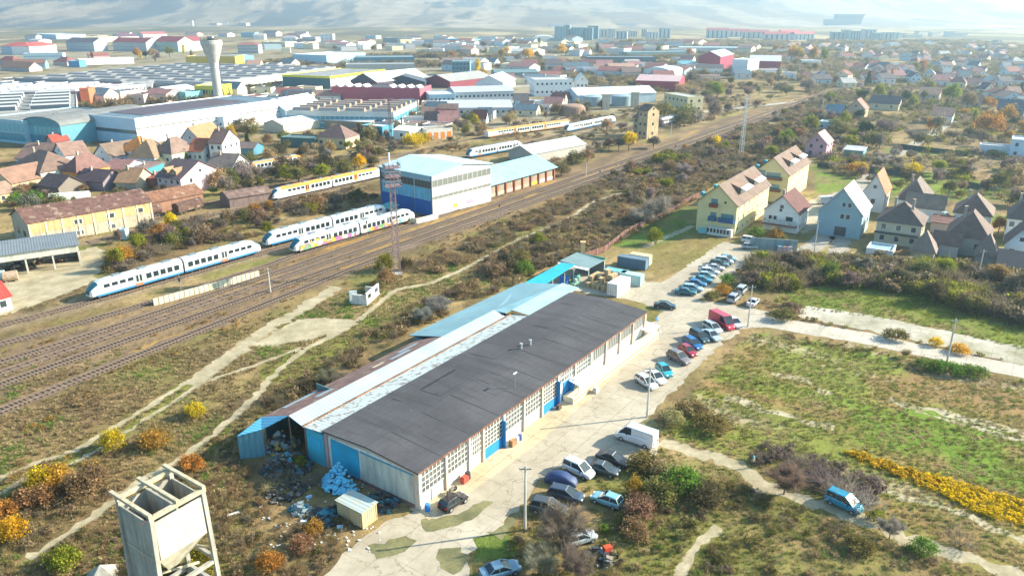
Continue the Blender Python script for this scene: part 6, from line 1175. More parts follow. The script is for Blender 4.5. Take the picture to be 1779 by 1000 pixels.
# ================================================================== CARS
TYRE = M('paint', (.02,.02,.02)); RIM = M('metal', (.45,.45,.45), .35); CG = M('glass', (.02,.03,.035), .08); LAMP = M('paint', (.75,.75,.72), .2); TAIL = M('paint', (.4,.02,.02), .3)
CARM = {}
def carmesh(kind):
    if kind in CARM: return CARM[kind]
    # stations: x, bottom, belt height, half width ; roof outline: x, z, half width
    K = dict(hatch=(3.95,1.68,[(-1.97,.45,.80),(-1.9,.95,.82),(-1.5,.98,.84),(0,.93,.84),(.95,.90,.83),(1.6,.80,.80),(1.9,.66,.70),(1.97,.5,.62)],[(-1.86,.97),(-1.5,1.46),(.05,1.50),(.98,.92)]),
      sedan=(4.5,1.76,[(-2.25,.5,.76),(-2.18,.93,.80),(-1.5,.97,.86),(0,.93,.88),(1.05,.88,.87),(1.8,.80,.84),(2.15,.66,.74),(2.25,.5,.64)],[(-1.6,.96),(-.95,1.40),(.15,1.44),(1.15,.90)]),
      estate=(4.5,1.78,[(-2.25,.45,.80),(-2.2,.97,.84),(-1.5,.99,.87),(0,.95,.88),(1.1,.9,.87),(1.8,.82,.84),(2.15,.68,.74),(2.25,.5,.64)],[(-2.16,.99),(-1.85,1.48),(.15,1.52),(1.2,.93)]),
      suv=(4.5,1.85,[(-2.25,.5,.84),(-2.2,1.08,.88),(-1.5,1.1,.91),(0,1.05,.92),(1.05,1.02,.91),(1.8,.95,.88),(2.15,.8,.78),(2.25,.6,.68)],[(-2.12,1.1),(-1.85,1.70),(.1,1.74),(1.05,1.04)]),
      minivan=(4.3,1.8,[(-2.15,.5,.84),(-2.1,1.1,.88),(-1.4,1.12,.9),(0,1.08,.9),(1.2,1.0,.88),(1.75,.9,.84),(2.05,.75,.76),(2.15,.55,.66)],[(-2.08,1.12),(-1.98,1.76),(.35,1.78),(1.35,1.02)]),
      van=(5.9,2.0,[(-2.95,.5,.96),(-2.92,1.35,.98),(-1.5,1.38,1.0),(0,1.38,1.0),(1.7,1.3,1.0),(2.4,1.1,.96),(2.8,.9,.86),(2.95,.6,.76)],[(-2.92,1.36),(-2.88,2.45),(1.25,2.5),(2.35,1.25)]))[kind]
    L_, W_, st, rf = K; zb = .28
    body = MB(); vs = []; n_ = len(st)
    for x, z, hw in st: vs += [(x,-hw*.9,zb),(x,-hw,zb+.18),(x,-hw,z-.12),(x,-hw*.93,z),(x,0,z+.03),(x,hw*.93,z),(x,hw,z-.12),(x,hw,zb+.18),(x,hw*.9,zb)]
    fs = []
    for i in range(n_-1):
        for j in range(8): fs.append((i*9+j, i*9+j+1, (i+1)*9+j+1, (i+1)*9+j))
        fs.append((i*9+8, i*9, (i+1)*9, (i+1)*9+8))
    fs += [tuple(range(9)), tuple((n_-1)*9+8-j for j in range(9))]; body.add(vs, fs)
    hw0 = W_/2*.90; hw1 = W_/2*.74 if kind != 'van' else W_/2*.90
    (xa,za),(xb,zb_),(xc,zc),(xd,zd) = rf
    g_ = MB(); g_.add([(xa,-hw0,za-.03),(xd,-hw0,zd-.03),(xd,hw0,zd-.03),(xa,hw0,za-.03),(xb,-hw1,zb_-.02),(xc,-hw1,zc-.02),(xc,hw1,zc-.02),(xb,hw1,zb_-.02)], [(0,3,2,1),(4,5,6,7),(0,1,5,4),(1,2,6,5),(2,3,7,6),(3,0,4,7)])
    t_ = .03; rp = MB().add([(xb-.03,-hw1-t_,zb_-.05),(xc+.03,-hw1-t_,zc-.05),(xc+.03,hw1+t_,zc-.05),(xb-.03,hw1+t_,zb_-.05),(xb+.08,-hw1+.08,zb_+.03),(xc-.08,-hw1+.08,zc+.04),(xc-.08,hw1-.08,zc+.04),(xb+.08,hw1-.08,zb_+.03)], [(0,3,2,1),(4,5,6,7),(0,1,5,4),(1,2,6,5),(2,3,7,6),(3,0,4,7)])
    for s_ in (-1,1):       # pillars
        for (x0,z0,x1,z1) in ((xa,za,xb,zb_),(xd,zd,xc,zc),((xb+xc)/2+.1,(za+zd)/2,(xb+xc)/2,zb_)): rp.tube((x0,s_*(hw0+.005),z0-.02),(x1,s_*(hw1+.01),z1-.02),.055,n=4)
    if kind == 'van':       # panelled load bay
        for s_ in (-1,1): rp.add([(xa-.02,s_*(hw0+.02),za-.05),(.35,s_*(hw0+.02),zd+.05),(.35,s_*(hw1+.02),zc-.04),(xb-.02,s_*(hw1+.02),zb_-.04)], [(0,1,2,3)])
        rp.add([(xa-.03,-hw0,za-.05),(xa-.03,hw0,za-.05),(xb-.03,hw1,zb_-.04),(xb-.03,-hw1,zb_-.04)], [(0,1,2,3)])
    rw = .31 if kind != 'van' else .36
    wl = MB().tube((0,-.11,0),(0,.11,0),rw,n=16); rm = MB().tube((0,-.115,0),(0,.115,0),rw*.6,n=12)
    CARM[kind] = dict(L=L_,W=W_,body=body,glass=g_.mesh('window_glass',CG),roof=rp,wheel=wl.mesh('tyre',TYRE),rim=rm.mesh('rim',RIM),wx=L_*.305,rw=rw,lz=.62 if kind!='van' else .85,hw=st[-2][2],lx=st[-2][0],tz=.78 if kind not in('van','suv','minivan') else 1.0)
    CARM[kind]['lamp'] = MB().box(-.06,.09,-.17,.17,-.08,.08).mesh('headlight',LAMP); CARM[kind]['tail'] = MB().box(-.06,.04,-.14,.14,-.11,.11).mesh('tail_light',TAIL); CARM[kind]['mirror'] = MB().box(-.06,.06,-.1,.1,-.06,.06).mesh('mirror',TYRE)
    return CARM[kind]
CB = {}
def car(lb, kind, rear, front=None, col=(.5,.5,.5), head=None, cat='car', grp=None, name='parked_car', ctr=None):
    K = carmesh(kind)
    if head is None: a, b = G(*rear), G(*front); d = b-a; rz = math.atan2(d.y, d.x); c_ = (a+b)/2
    else: rz = math.radians(head); c_ = G(*rear)
    t = thing(name, lb, cat, (c_.x, c_.y, .02), rz, grp); key = (kind, col)
    if key not in CB: CB[key] = (K['body'].mesh('body', M('car', col)), K['roof'].mesh('roof', M('car', col)))
    place('body', CB[key][0], t); place('roof', CB[key][1], t); place('window_glass', K['glass'], t)
    for x in (-K['wx'], K['wx']):
        for y in (-K['W']/2*.9, K['W']/2*.9): w_ = place('wheel', K['wheel'], t, (x, y, K['rw']-.01)); place('rim', K['rim'], w_)
    for y in (-.62,.62): place('headlight', K['lamp'], t, (K['lx'], y*K['hw'], K['lz'])); place('tail_light', K['tail'], t, (-K['L']/2+.02, y, K['tz'])); place('mirror', K['mirror'], t, (K['L']*.17, y/.62*K['W']*.52, .98 if kind != 'van' else 1.4))
    BUILT.append((c_.x-2.6*math.cos(rz)+1.2*math.sin(rz), c_.y-2.6*math.sin(rz)-1.2*math.cos(rz), rz, 5.2, 2.4, .2))
    return t
SIL, WH_, BK, DGR = (.42,.44,.45), (.72,.72,.72), (.02,.02,.024), (.07,.085,.09)
car('large white panel van parked at the path entrance, nearest van', 'van', (1142,780), (1068,755), WH_, cat='van')
car('small white panel van between the covered blue car and dark green saloon', 'minivan', (984,812), (1028,832), WH_, cat='van')
car('dark green-grey saloon parked right of the small white van', 'sedan', (1018,812), (1076,828), DGR)
car('black-brown saloon behind the dark green one, beside the big white van', 'sedan', (1038,794), (1092,812), (.05,.042,.04))
car('dark blue-grey saloon under bare branches below the covered car', 'estate', (955,858), (1012,872), (.05,.07,.10))
car('dark hatchback half hidden by the bare tree beside the foreground pole', 'suv', (922,882), (985,896), (.07,.08,.085))
car('light blue hatchback parked in the grass right of the bare tree', 'hatch', (1076,882), (1032,866), (.22,.46,.54))
car('pale old hatchback buried in the bare tree branches at the bottom', 'hatch', (985,948), (1030,934), (.42,.46,.46))
car('blue-grey wrecked car cut off by the bottom edge of the picture', 'sedan', (846,1004), (892,990), (.16,.28,.38))
car('black hatchback parked against the warehouse corner', 'hatch', (768,890), (808,864), (.015,.015,.018))
car('bright blue hatchback driving on the dirt path at right', 'minivan', (1440,868), (1492,892), (.0,.26,.40))
car('white estate at the near end of the middle row', 'estate', (1106,658), (1140,680), (.70,.72,.73)); car('white saloon second in the middle row', 'sedan', (1122,648), (1156,672), WH_)
car('turquoise hatchback third in the middle row', 'hatch', (1142,638), (1166,660), (.02,.36,.44)); car('grey-brown saloon between turquoise and red cars', 'suv', (1161,618), (1198,636), (.20,.17,.17))
car('dark red hatchback in the middle row', 'hatch', (1180,605), (1210,624), (.33,.01,.035)); car('royal blue estate behind the dark red hatchback', 'estate', (1187,591), (1220,612), (.0,.12,.33))
car('dark green-black people carrier in the middle row', 'minivan', (1198,580), (1232,601), (.02,.06,.08)); car('silver-blue saloon beside the dark people carrier', 'sedan', (1220,578), (1250,596), (.36,.48,.52)); car('silver estate left of the red van', 'estate', (1222,565), (1254,583), (.48,.52,.54))
car('long red van at the top of the middle row', 'van', (1236,556), (1272,576), (.50,.02,.05), cat='van', name='parked_van'); car('white saloon tucked behind the red van', 'sedan', (1264,556), (1286,573), (.66,.68,.70))
car('dark teal saloon driving out past the far warehouse corner', 'sedan', (1137,533), (1174,537), (.015,.04,.05))
car('silver off-roader parked at the junction, nearest one', 'suv', (1268,528), (1282,516), (.34,.38,.42)); car('silver minivan behind the silver off-roader', 'minivan', (1283,513), (1294,503), (.36,.40,.42)); car('white saloon right of the silver off-roader at the junction', 'sedan', (1302,535), (1314,523), (.62,.66,.70))
far_row = [((1191,511),(.01,.12,.16),'sedan','dark teal saloon at the near end'),((1203,505),(.35,.55,.62),'estate','pale blue estate second'),((1211,497),(.0,.12,.30),'hatch','deep blue hatchback third'),((1220,490),(.05,.28,.36),'sedan','teal saloon fourth'),((1228,483),(.35,.5,.55),'hatch','grey-blue hatchback fifth'),((1233,476),(.62,.65,.68),'estate','white estate sixth'),((1242,469),(.62,.6,.62),'sedan','white saloon seventh'),((1249,463),(.10,.18,.2),'suv','dark green off-roader eighth'),((1258,458),(.6,.64,.66),'minivan','white minivan ninth'),((1265,453),(.25,.45,.55),'hatch','light blue hatchback at the far end')]
for px, c_, k, lb in far_row: car(lb+' of the north parking row', k, px, None, c_, head=-18, grp='cars of the north parking row')
car('silver saloon parked before the courtyard wall, nearest the yellow house', 'hatch', (1302,432), None, (.4,.46,.5), head=-8); car('white pickup-like van between courtyard wall and yellow house', 'minivan', (1303,422), None, (.6,.62,.62), head=-30, cat='van')
car('white van parked in the gravel court left of the tall grey house', 'van', (1436,354), None, (.6,.62,.62), head=10, cat='van', name='parked_van'); car('light blue car in the driveway between the charcoal roofed houses', 'hatch', (1637,376), None, (.3,.5,.6), head=100)
# car under a blue cover
p, q = G(952,833), G(998,842); d = q-p; t = thing('covered_car', 'car wrapped in a dark blue cover left of the small white van', 'covered car', (p+q)/2, math.atan2(d.y, d.x)); mb = MB()
st = [(-2.1,.2,.3),(-2.0,.75,.75),(-1.5,1.15,.86),(-.9,1.42,.9),(0,1.5,.9),(.7,1.38,.9),(1.2,1.05,.88),(1.8,.85,.82),(2.1,.3,.5)]; vs = []; fs = []
for x, z, hw in st:
    for k in range(13): a = math.pi*k/12; vs.append((x+random.uniform(-.03,.03), -hw*math.copysign(abs(math.cos(a))**.5, math.cos(a)), max(.05, z*math.sin(a)**.55 if 0 < k < 12 else .05)+random.uniform(-.03,.03)))
for i in range(len(st)-1):
    for k in range(12): fs.append((i*13+k, i*13+k+1, (i+1)*13+k+1, (i+1)*13+k))
mb.add(vs, fs).build('cover', M('paint', (.02,.045,.13), .55), t, smooth=True); MB().tube((-1.3,-.86,.3),(-1.3,.86,.3),.31,n=14).tube((1.3,-.86,.3),(1.3,.86,.3),.31,n=14).build('wheels', TYRE, t)
BUILT.append((t.location.x-2.6, t.location.y-1.5, t.rotation_euler.z, 5, 3, .3))
junk('red and grey rubbish pile in the brown scrub at the bottom', G(1050,970), 1.8, 50, [1,4,2], hgt=.8); o = MB().obox((0,0,.3),(.9,.6,.8),.4).build('plastic_crate', M('paint', (.62,.06,.02))); o.location = G(1055,962); tag(o, 'orange-red plastic crate on the rubbish pile at the bottom', 'crate')
# ================================================================== RAILCARS
def loftcar(L_, noses, W_=2.85, Ht=3.85):
    prof = [(-.94,0.0),(-1,.16),(-1,.60),(-.90,.84),(-.62,.96),(0,1.0),(.62,.96),(.90,.84),(1,.60),(1,.16),(.94,0.0)]
    xs = [(-L_/2,1,1)]
    if noses[0]: xs = [(-L_/2,.42,.62),(-L_/2+.35,.56,.80),(-L_/2+1.0,.72,.90),(-L_/2+1.8,.88,.96),(-L_/2+2.9,.98,1),(-L_/2+3.6,1,1)]
    ys = [(L_/2,1,1)]
    if noses[1]: ys = [(L_/2-3.6,1,1),(L_/2-2.9,.98,1),(L_/2-1.8,.88,.96),(L_/2-1.0,.72,.90),(L_/2-.35,.56,.80),(L_/2,.42,.62)]
    st = xs+[(-L_/2+4+(L_-8)*k/6,1,1) for k in range(1,6)]+ys
    zb = .75; vs = []; fs = []; n_ = len(prof)
    for x, hs, ws in st: vs += [(x, p_[0]*W_/2*ws, zb+p_[1]*(Ht-zb)*(hs if p_[1] > .3 else 1)*(1 if p_[1] > .3 else 1)) for p_ in prof]
    for i in range(len(st)-1):
        for k in range(n_-1): fs.append((i*n_+k, i*n_+k+1, (i+1)*n_+k+1, (i+1)*n_+k))
        fs.append((i*n_+n_-1, i*n_, (i+1)*n_, (i+1)*n_+n_-1))
    fs += [tuple(range(n_)), tuple((len(st)-1)*n_+n_-1-k for k in range(n_))]
    return MB().add(vs, fs), st, prof, zb
def railcar(lb, p0, p1, white=(.60,.63,.66), lower=(.03,.19,.38), rf=(.42,.50,.53), nose=True, style='blue', graf=False, L=None, gap_a=False):
    """two coupled bodies between two photo points on the rail"""
    a, b = p0, p1; d = b-a; d.z = 0; rz = math.atan2(d.y, d.x); L_ = L or d.length; c_ = a+d.normalized()*(L_/2)
    t = thing('railcar', lb, 'railcar', (c_.x, c_.y, .22), rz); foot(a, rz, L_, 2, 2)
    B_ = M('car', white); half = L_/2
    for s_ in (-1,1):
        mb, st, prof, zb = loftcar(half-.25, (nose and s_ < 0, nose and s_ > 0)); off = s_*(half/2+.1)
        body = mb.build('car_body', B_, t, (off,0,0), 0, smooth=False)
        if nose:
            # dark windscreen over the nose, 2 cm proud
            xs = [st[i] for i in (range(0,4) if s_ < 0 else range(len(st)-4,len(st)))]; v=[]; f=[]
            for x, hs, ws in xs:
                for p_ in prof[3:8]: v.append((x+off+s_*.03, p_[0]*2.85/2*ws*1.0, zb+p_[1]*(3.85-zb)*hs+.03))
            for i in range(3):
                for k in range(4): f.append((i*5+k,i*5+k+1,(i+1)*5+k+1,(i+1)*5+k))
            e_ = xs[0] if s_ < 0 else xs[-1]; n0 = len(v); v += [(e_[0]+off+s_*.04, y*2.85/2*e_[2], z) for y, z in ((-.9,1.25),(.9,1.25),(.85,2.05),(-.85,2.05))]; f.append((n0,n0+1,n0+2,n0+3))
            MB().add(v, f).build('windscreen', M('glass', (.015,.10,.13), .1), t)
            for y in (-.75,.75): MB().obox((e_[0]+off+s_*.05,y,1.05),(.08,.3,.16),0).build('headlight', LAMP, t)
        # roof skin and boxes
        x0, x1 = off-half/2+(3.6 if nose and s_ < 0 else .3), off+half/2-(3.6 if nose and s_ > 0 else .3)
        MB().prism([(-.92,3.66),(-.5,3.84),(0,3.90),(.5,3.84),(.92,3.66)] if style == 'blue' else [(-1.38,3.1),(-1.33,3.40),(-.92,3.72),(-.5,3.86),(0,3.91),(.5,3.86),(.92,3.72),(1.33,3.40),(1.38,3.1)], 'x', x0, x1).build('roof_skin', M('paint', rf), t)
        for k in range(3): xx = x0+(x1-x0)*(k+.5)/3; MB().box(xx-.9,xx+.9,-.6,.6,3.88,4.02+.06*(k%2)).build('roof_unit', M('metal', (.25,.30,.32)), t)
        # skirt
        MB().box(x0-2.2 if nose and s_ < 0 else x0,x1+2.2 if nose and s_ > 0 else x1,-1.45,-1.40,.62,1.0).box(x0,x1,1.40,1.45,.62,1.0).build('skirt', M('paint', lower), t)
        if style == 'blue': MB().box(x0+(9 if s_<0 else 0),x1-(0 if s_<0 else 9),-1.455,-1.452,1.30,1.36).build('pinstripe', M('paint', (.25,.3,.55)), t)
        if style == 'orange': MB().box(x0-1,x1+1,-1.36,-1.28,3.25,3.62).build('orange_stripe', M('paint', (.78,.30,.03)), t)
        for sd in (-1,1):
            y = sd*1.43
            n1, n2 = 5, 3
            for k in range(n1): place('window', unit(CG), t, (off-s_*half/2+s_*(1.6+k*1.62), y, 2.28), 0, (1.15,.07,1.15))
            for k in range(n2+(1 if nose else 3)): place('window', unit(CG), t, (off-s_*half/2+s_*(12.1+k*1.7), y, 2.55), 0, (1.2,.07,.72)) if 12.1+k*1.7 < half-2.6 else None
            dx = off-s_*half/2+s_*10.3; dr = MB().box(dx-.75,dx+.75,-.05,.05,.95,3.2).build('door', M('paint', (.35,.38,.38) if style == 'blue' else (.78,.28,.03)), t); dr.location.y = y
            for q in (-.38,.38): place('pane', unit(CG), dr, (dx+q,0,2.3), 0, (.45,.12,1.4))
            if style == 'blue': MB().box(dx-.8,dx+.8,min(0,sd*.02),max(0,sd*.02),.7,1.2).build('orange_step', M('paint', (.72,.16,.05)), t).location.y = y+sd*.05
        for bx in (off-half/2+3, off+half/2-3):
            bg_ = MB().box(bx-1.5,bx+1.5,-1.0,1.0,.3,.62).build('bogie', M('metal', (.05,.05,.05)), t)
            for wx in (-.95,.95): MB().tube((bx+wx,-.8,.35),(bx+wx,.8,.35),.40,n=14).build('wheelset', M('metal', (.12,.1,.09)), bg_)
        if graf: MB().box(x0-(2 if s_<0 else -1),x1+(2 if s_>0 else -1),-1.462,-1.446,.7,1.68 if s_ > 0 else 2.0).build('graffiti', M('graffiti', (.5,.5,.5)), t)
    MB().box(-.2,.2,-1.2,1.2,.9,3.5).build('gangway', M('metal', (.06,.06,.06)), t)
    if graf:
        fc = bpy.data.curves.new('letter', 'FONT'); fc.body = 'b7'; fc.size = 2.6; fc.extrude = .02; fc.offset = .05; tmp = bpy.data.objects.new('letters', fc); COL.objects.link(tmp); bpy.context.view_layer.update(); me_ = bpy.data.meshes.new_from_object(tmp.evaluated_get(bpy.context.evaluated_depsgraph_get())); bpy.data.objects.remove(tmp); me_.materials.clear(); me_.materials.append(M('paint', (.68,.46,.04))); fo_ = bpy.data.objects.new('painted_letters', me_); COL.objects.link(fo_); fo_.parent = t; fo_.rotation_euler = (math.pi/2,0,0); fo_.location = (-half+4.6,-1.49,.8); fo_.scale = (1,1,1)
    return t
def rl(px0, px1): return G(*px0), G(*px1)
a, b = rl((155,523),(452,439)); railcar('white and blue two-part railcar nearest the left edge, beside the pale wall', a, b, L=41.5)
a, b = rl((460,431),(674,374)); railcar('second white and blue railcar, parked nose to nose behind the graffiti one', a, b, L=41.5)
a, b = rl((508,442),(716,383)); railcar('railcar covered in colourful graffiti in front of the hangar', a, b, L=41.5, graf=True, lower=(.3,.3,.32))
a, b = rl((472,350),(662,308)); railcar('white railcar with orange roof stripe in the scrub left of the hangar', a, a+(b-a).normalized()*47, style='orange', rf=(.70,.28,.07), lower=(.5,.5,.5), nose=True, L=47)
a = G(628,318); dd = (b-G(472,350)).normalized(); 
a, b = rl((845,241),(985,221)); railcar('long orange roofed railcar among the far sidings', a, b, style='orange', rf=(.68,.27,.09), lower=(.6,.3,.12), nose=False, L=(b-a).length)
a, b = rl((982,231),(1067,213)); railcar('white railcar in the middle of the far sidings', a, b, L=(b-a).length)
a, b = rl((1142,220),(1196,207)); railcar('white railcar at the far right behind bushes by the tower houses', a, b, L=(b-a).length)
a, b = rl((812,276),(905,259)); railcar('white railcar half hidden behind the hangar roof', a, b, L=(b-a).length)
a, b = rl((440,300),(515,286)); railcar('faded railcar hidden in bushes behind the orange striped one', a, b, style='orange', rf=(.4,.28,.2), lower=(.3,.28,.25), nose=False, L=(b-a).length)
# ================================================================== PEOPLE
def person(lb, p, rz, shirt, trousers, hatc=(.1,.08,.06), skin=(.5,.33,.25), Ht=1.76, stride=.16):
    k = Ht/1.76; t = thing('person', lb, 'person', (p.x, p.y, .0), rz)
    V = [(0,0,.96),(0,0,1.12),(0,0,1.34),(0,.01,1.47),(0,.02,1.56),(0,.02,1.66),(0,.01,1.74),
         (-.17,0,1.40),(-.24,.02,1.14),(-.24,.10,.90),(.17,0,1.40),(.25,-.02,1.14),(.26,.04,.90),
         (-.10,0,.90),(-.10,stride*.5,.50),(-.10,stride,.10),(.10,0,.90),(.10,-stride*.5,.50),(.10,-stride,.10),(-.10,stride+.12,.05),(.10,-stride+.12,.05)]
    E_ = [(0,1),(1,2),(2,3),(3,4),(4,5),(5,6),(2,7),(7,8),(8,9),(2,10),(10,11),(11,12),(0,13),(13,14),(14,15),(0,16),(16,17),(17,18),(15,19),(18,20)]
    R_ = [.15,.14,.165,.07,.095,.105,.07,.075,.055,.04,.075,.055,.04,.10,.07,.05,.10,.07,.05,.045,.045]
    # hands: palm, thumb and four fingers each
    for wv, sx in ((9,-1),(12,1)):
        x, y, z = V[wv]; n0 = len(V); V.append((x,y+.01,z-.07)); E_.append((wv,n0)); R_.append(.034)
        for i, (fx, fl) in enumerate(((-.025,.065),(-.008,.075),(.010,.07),(.027,.055))): V.append((x+.0*sx,y+fx+.012,z-.07-fl)); E_.append((n0,len(V)-1)); R_.append(.010)
        V.append((x-.01*sx,y+.06,z-.085)); E_.append((n0,len(V)-1)); R_.append(.012)
    me_ = bpy.data.meshes.new('body'); me_.from_pydata([tuple(c*k for c in v) for v in V], E_, []); o = bpy.data.objects.new('body', me_); COL.objects.link(o); o.parent = t
    md = o.modifiers.new('skin', 'SKIN'); sv = me_.skin_vertices[0].data
    for i, r in enumerate(R_): sv[i].radius = (r*k*(1.2 if i in (0,1,2) else 1), r*k*(.8 if i in (0,1,2) else 1))
    sv[0].use_root = True; o.modifiers.new('sub', 'SUBSURF').levels = 1; o.modifiers['sub'].render_levels = 2; md.use_smooth_shade = True
    m, n, l, p_ = nodes('person_clothes'); tc = n.new('ShaderNodeTexCoord'); sx = n.new('ShaderNodeSeparateXYZ'); l.new(tc.outputs['Object'], sx.inputs[0])
    r = ramp(n, l, sx.outputs[2], [(0,(.03,.03,.03)),(.05,trousers),(.5,shirt),(.79,skin)]); r.node.color_ramp.interpolation = 'CONSTANT'
    mr = n.new('ShaderNodeMapRange'); mr.inputs[2].default_value = 1.9*k; mr.inputs[1].default_value = 0; mr.inputs['From Max'].default_value = 1.9*k; l.new(sx.outputs[2], mr.inputs[0]); l.new(mr.outputs[0], r.node.inputs[0]); l.new(r, p_.inputs['Base Color']); me_.materials.append(m)
    MB().lathe([(.118,1.70),(.125,1.74),(.10,1.81),(.03,1.845)], n=12).box(-.08,.08,.08,.2,1.70,1.72).build('cap', M('paint', hatc), t)
    MB().box(-.05,-.02,.112,.125,1.655,1.67).box(.02,.05,.112,.125,1.655,1.67).build('eyes', M('paint', (.02,.02,.02)), t); MB().prism([(.10,1.60),(.145,1.605),(.11,1.65)], 'x', -.015, .015).build('nose', M('paint', skin), t)
    MB().box(-.03,.03,.105,.118,1.575,1.585).build('mouth', M('paint', (.3,.1,.1)), t)
    return t
person('person in dark clothes and turquoise cap walking on the dirt path', G(1307,812), math.radians(200), (.35,.33,.20), (.03,.03,.045), (.02,.5,.62))
person('person in orange top and dark trousers at the end of the parking row', G(1316,446), math.radians(150), (.55,.2,.12), (.05,.04,.06), (.1,.08,.06))
# ================================================================== PLANTS
LEAF, LEAFS, BARK = M('leaf'), M('leaf_stuff'), M('bark', (.16,.125,.095))
def arrmesh(name, V, F, val, mt, tri=False):
    V = np.asarray(V, np.float32); F = np.asarray(F, np.int32); k = F.shape[1]
    me = bpy.data.meshes.new(name); me.vertices.add(len(V)); me.vertices.foreach_set('co', V.ravel()); me.loops.add(F.size); me.polygons.add(len(F))
    me.loops.foreach_set('vertex_index', F.ravel()); me.polygons.foreach_set('loop_start', np.arange(len(F), dtype=np.int32)*k); me.update(calc_edges=True)
    at = me.color_attributes.new('v', 'FLOAT_COLOR', 'POINT'); val = np.asarray(val, np.float32)
    if val.ndim == 1: val = np.stack([val]*3, -1)
    at.data.foreach_set('color', np.concatenate([val, np.ones((len(V), 1), np.float32)], 1).astype(np.float32).ravel()); me.materials.append(mt); return me
def leaves(cent, n_per, spread, size, rng, vals, squash=1.0):
    """small bent leaf quads around clump centres"""
    n_ = len(cent)*n_per; c_ = np.repeat(cent, n_per, 0)+rng.normal(0, 1, (n_, 3))*spread*np.array([1, 1, squash]); v_ = np.repeat(vals, n_per)*rng.uniform(.75, 1.25, n_)
    a = rng.normal(0, 1, (n_, 3)); a /= np.linalg.norm(a, axis=1)[:, None]; b = rng.normal(0, 1, (n_, 3)); b -= (a*b).sum(1)[:, None]*a; b /= np.linalg.norm(b, axis=1)[:, None]
    s = (size*rng.uniform(.6, 1.3, n_))[:, None]; V = np.stack([c_-a*s, c_-b*s*.55, c_+a*s, c_+b*s*.55], 1).reshape(-1, 3)
    F = np.arange(n_*4).reshape(-1, 4); hue = rng.normal(0, .06, n_)
    col = np.stack([v_*(1+hue), v_, v_*(1-hue)], -1).repeat(4, 0); return V, F, col
def crown(seed, n_cl=60, n_per=26, rad=(1, 1, 1), size=.13, spread=.17, low=-.55, mt=None, name='crown', holes=.25):
    rng = np.random.default_rng(seed); d = rng.normal(0, 1, (n_cl*4, 3)); d /= np.linalg.norm(d, axis=1)[:, None]; d = d[d[:, 2] > low][:n_cl]
    r = rng.uniform(.45, 1.0, len(d))**.6*(1-holes*rng.random(len(d))); lob = 1+.22*np.sin(3*np.arctan2(d[:, 1], d[:, 0])+seed)+.15*np.sin(5*d[:, 2]+seed)
    c_ = d*(r*lob)[:, None]*np.array(rad); vals = rng.uniform(.6, 1.25, len(d)); V, F, col = leaves(c_, n_per, spread, size, rng, vals)
    return arrmesh(name, V, F, col, mt or LEAF)
def tubes(segs, n=3):
    V = []; F = []
    for p, q, r0, r1 in segs:
        p = np.array(p); q = np.array(q); d = q-p; L_ = np.linalg.norm(d)+1e-9; d = d/L_; u = np.cross(d, [0.31, .2, .9]); u /= np.linalg.norm(u)+1e-9; v = np.cross(d, u); o = len(V)
        for c_, r in ((p, r0), (q, r1)):
            for k in range(n): a = 2*math.pi*k/n; V.append(c_+(u*math.cos(a)+v*math.sin(a))*r)
        for k in range(n): F.append((o+k, o+(k+1) % n, o+n+(k+1) % n, o+n+k))
    return np.array(V), np.array(F)
def branch(rng, segs, p, d, L_, r, depth, twigs, tmax=3, up=.1):
    p = np.array(p, float); d = np.array(d, float); n_ = 3; pts = [p]
    for k in range(n_):
        d = d+rng.normal(0, .13, 3)+np.array([0, 0, up*.4]); d /= np.linalg.norm(d); q = pts[-1]+d*L_/n_; r2 = r*(1-.22*(k+1)); segs.append((pts[-1], q, r*(1-.22*k), r2)); pts.append(q)
        if depth < tmax:
            for j in range(2 if depth else 2+(k > 0)):
                dd = d+rng.normal(0, .62, 3); dd[2] = abs(dd[2])*.8+up; dd /= np.linalg.norm(dd); branch(rng, segs, q, dd, L_*rng.uniform(.48, .68), r2*.6, depth+1, twigs, tmax, up)
        if depth >= tmax-1: twigs.append((q, d))
def twigmesh(rng, twigs, n_each, L_, name, mt, w_=.012):
    P = np.array([t[0] for t in twigs]); D = np.array([t[1] for t in twigs]); P = P.repeat(n_each, 0); D = D.repeat(n_each, 0); n_ = len(P)
    d = D+rng.normal(0, .6, (n_, 3)); d[:, 2] += .25; d /= np.linalg.norm(d, axis=1)[:, None]; s = np.cross(d, rng.normal(0, 1, (n_, 3))); s /= np.linalg.norm(s, axis=1)[:, None]
    L2 = (L_*rng.uniform(.5, 1.2, n_))[:, None]; m_ = P+d*L2*.5+rng.normal(0, .05, (n_, 3))*L2
    V = np.stack([P-s*w_, P+s*w_, m_+s*w_*.7, m_-s*w_*.7, P+d*L2], 1).reshape(-1, 3); i = np.arange(n_)*5
    F = np.concatenate([np.stack([i, i+1, i+2, i+3], 1), np.stack([i+3, i+2, i+4, i+4], 1)]); F2 = [tuple(f) for f in F[:n_]]
    V2 = V; Fq = F[:n_]; Ft = F[n_:, :3]
    me = bpy.data.meshes.new(name); me.vertices.add(len(V2)); me.vertices.foreach_set('co', V2.astype(np.float32).ravel()); loops = np.concatenate([Fq.ravel(), Ft.ravel()]).astype(np.int32)
    me.loops.add(len(loops)); me.polygons.add(len(Fq)+len(Ft)); me.loops.foreach_set('vertex_index', loops); ls = np.concatenate([np.arange(len(Fq))*4, len(Fq)*4+np.arange(len(Ft))*3]).astype(np.int32); me.polygons.foreach_set('loop_start', ls); me.update(calc_edges=True)
    at = me.color_attributes.new('v', 'FLOAT_COLOR', 'POINT'); v = rng.uniform(.7, 1.25, n_).repeat(5).astype(np.float32); at.data.foreach_set('color', np.stack([v, v, v, np.ones_like(v)], -1).ravel()); me.materials.append(mt); return me
TRUNK, CROWN = {}, {}
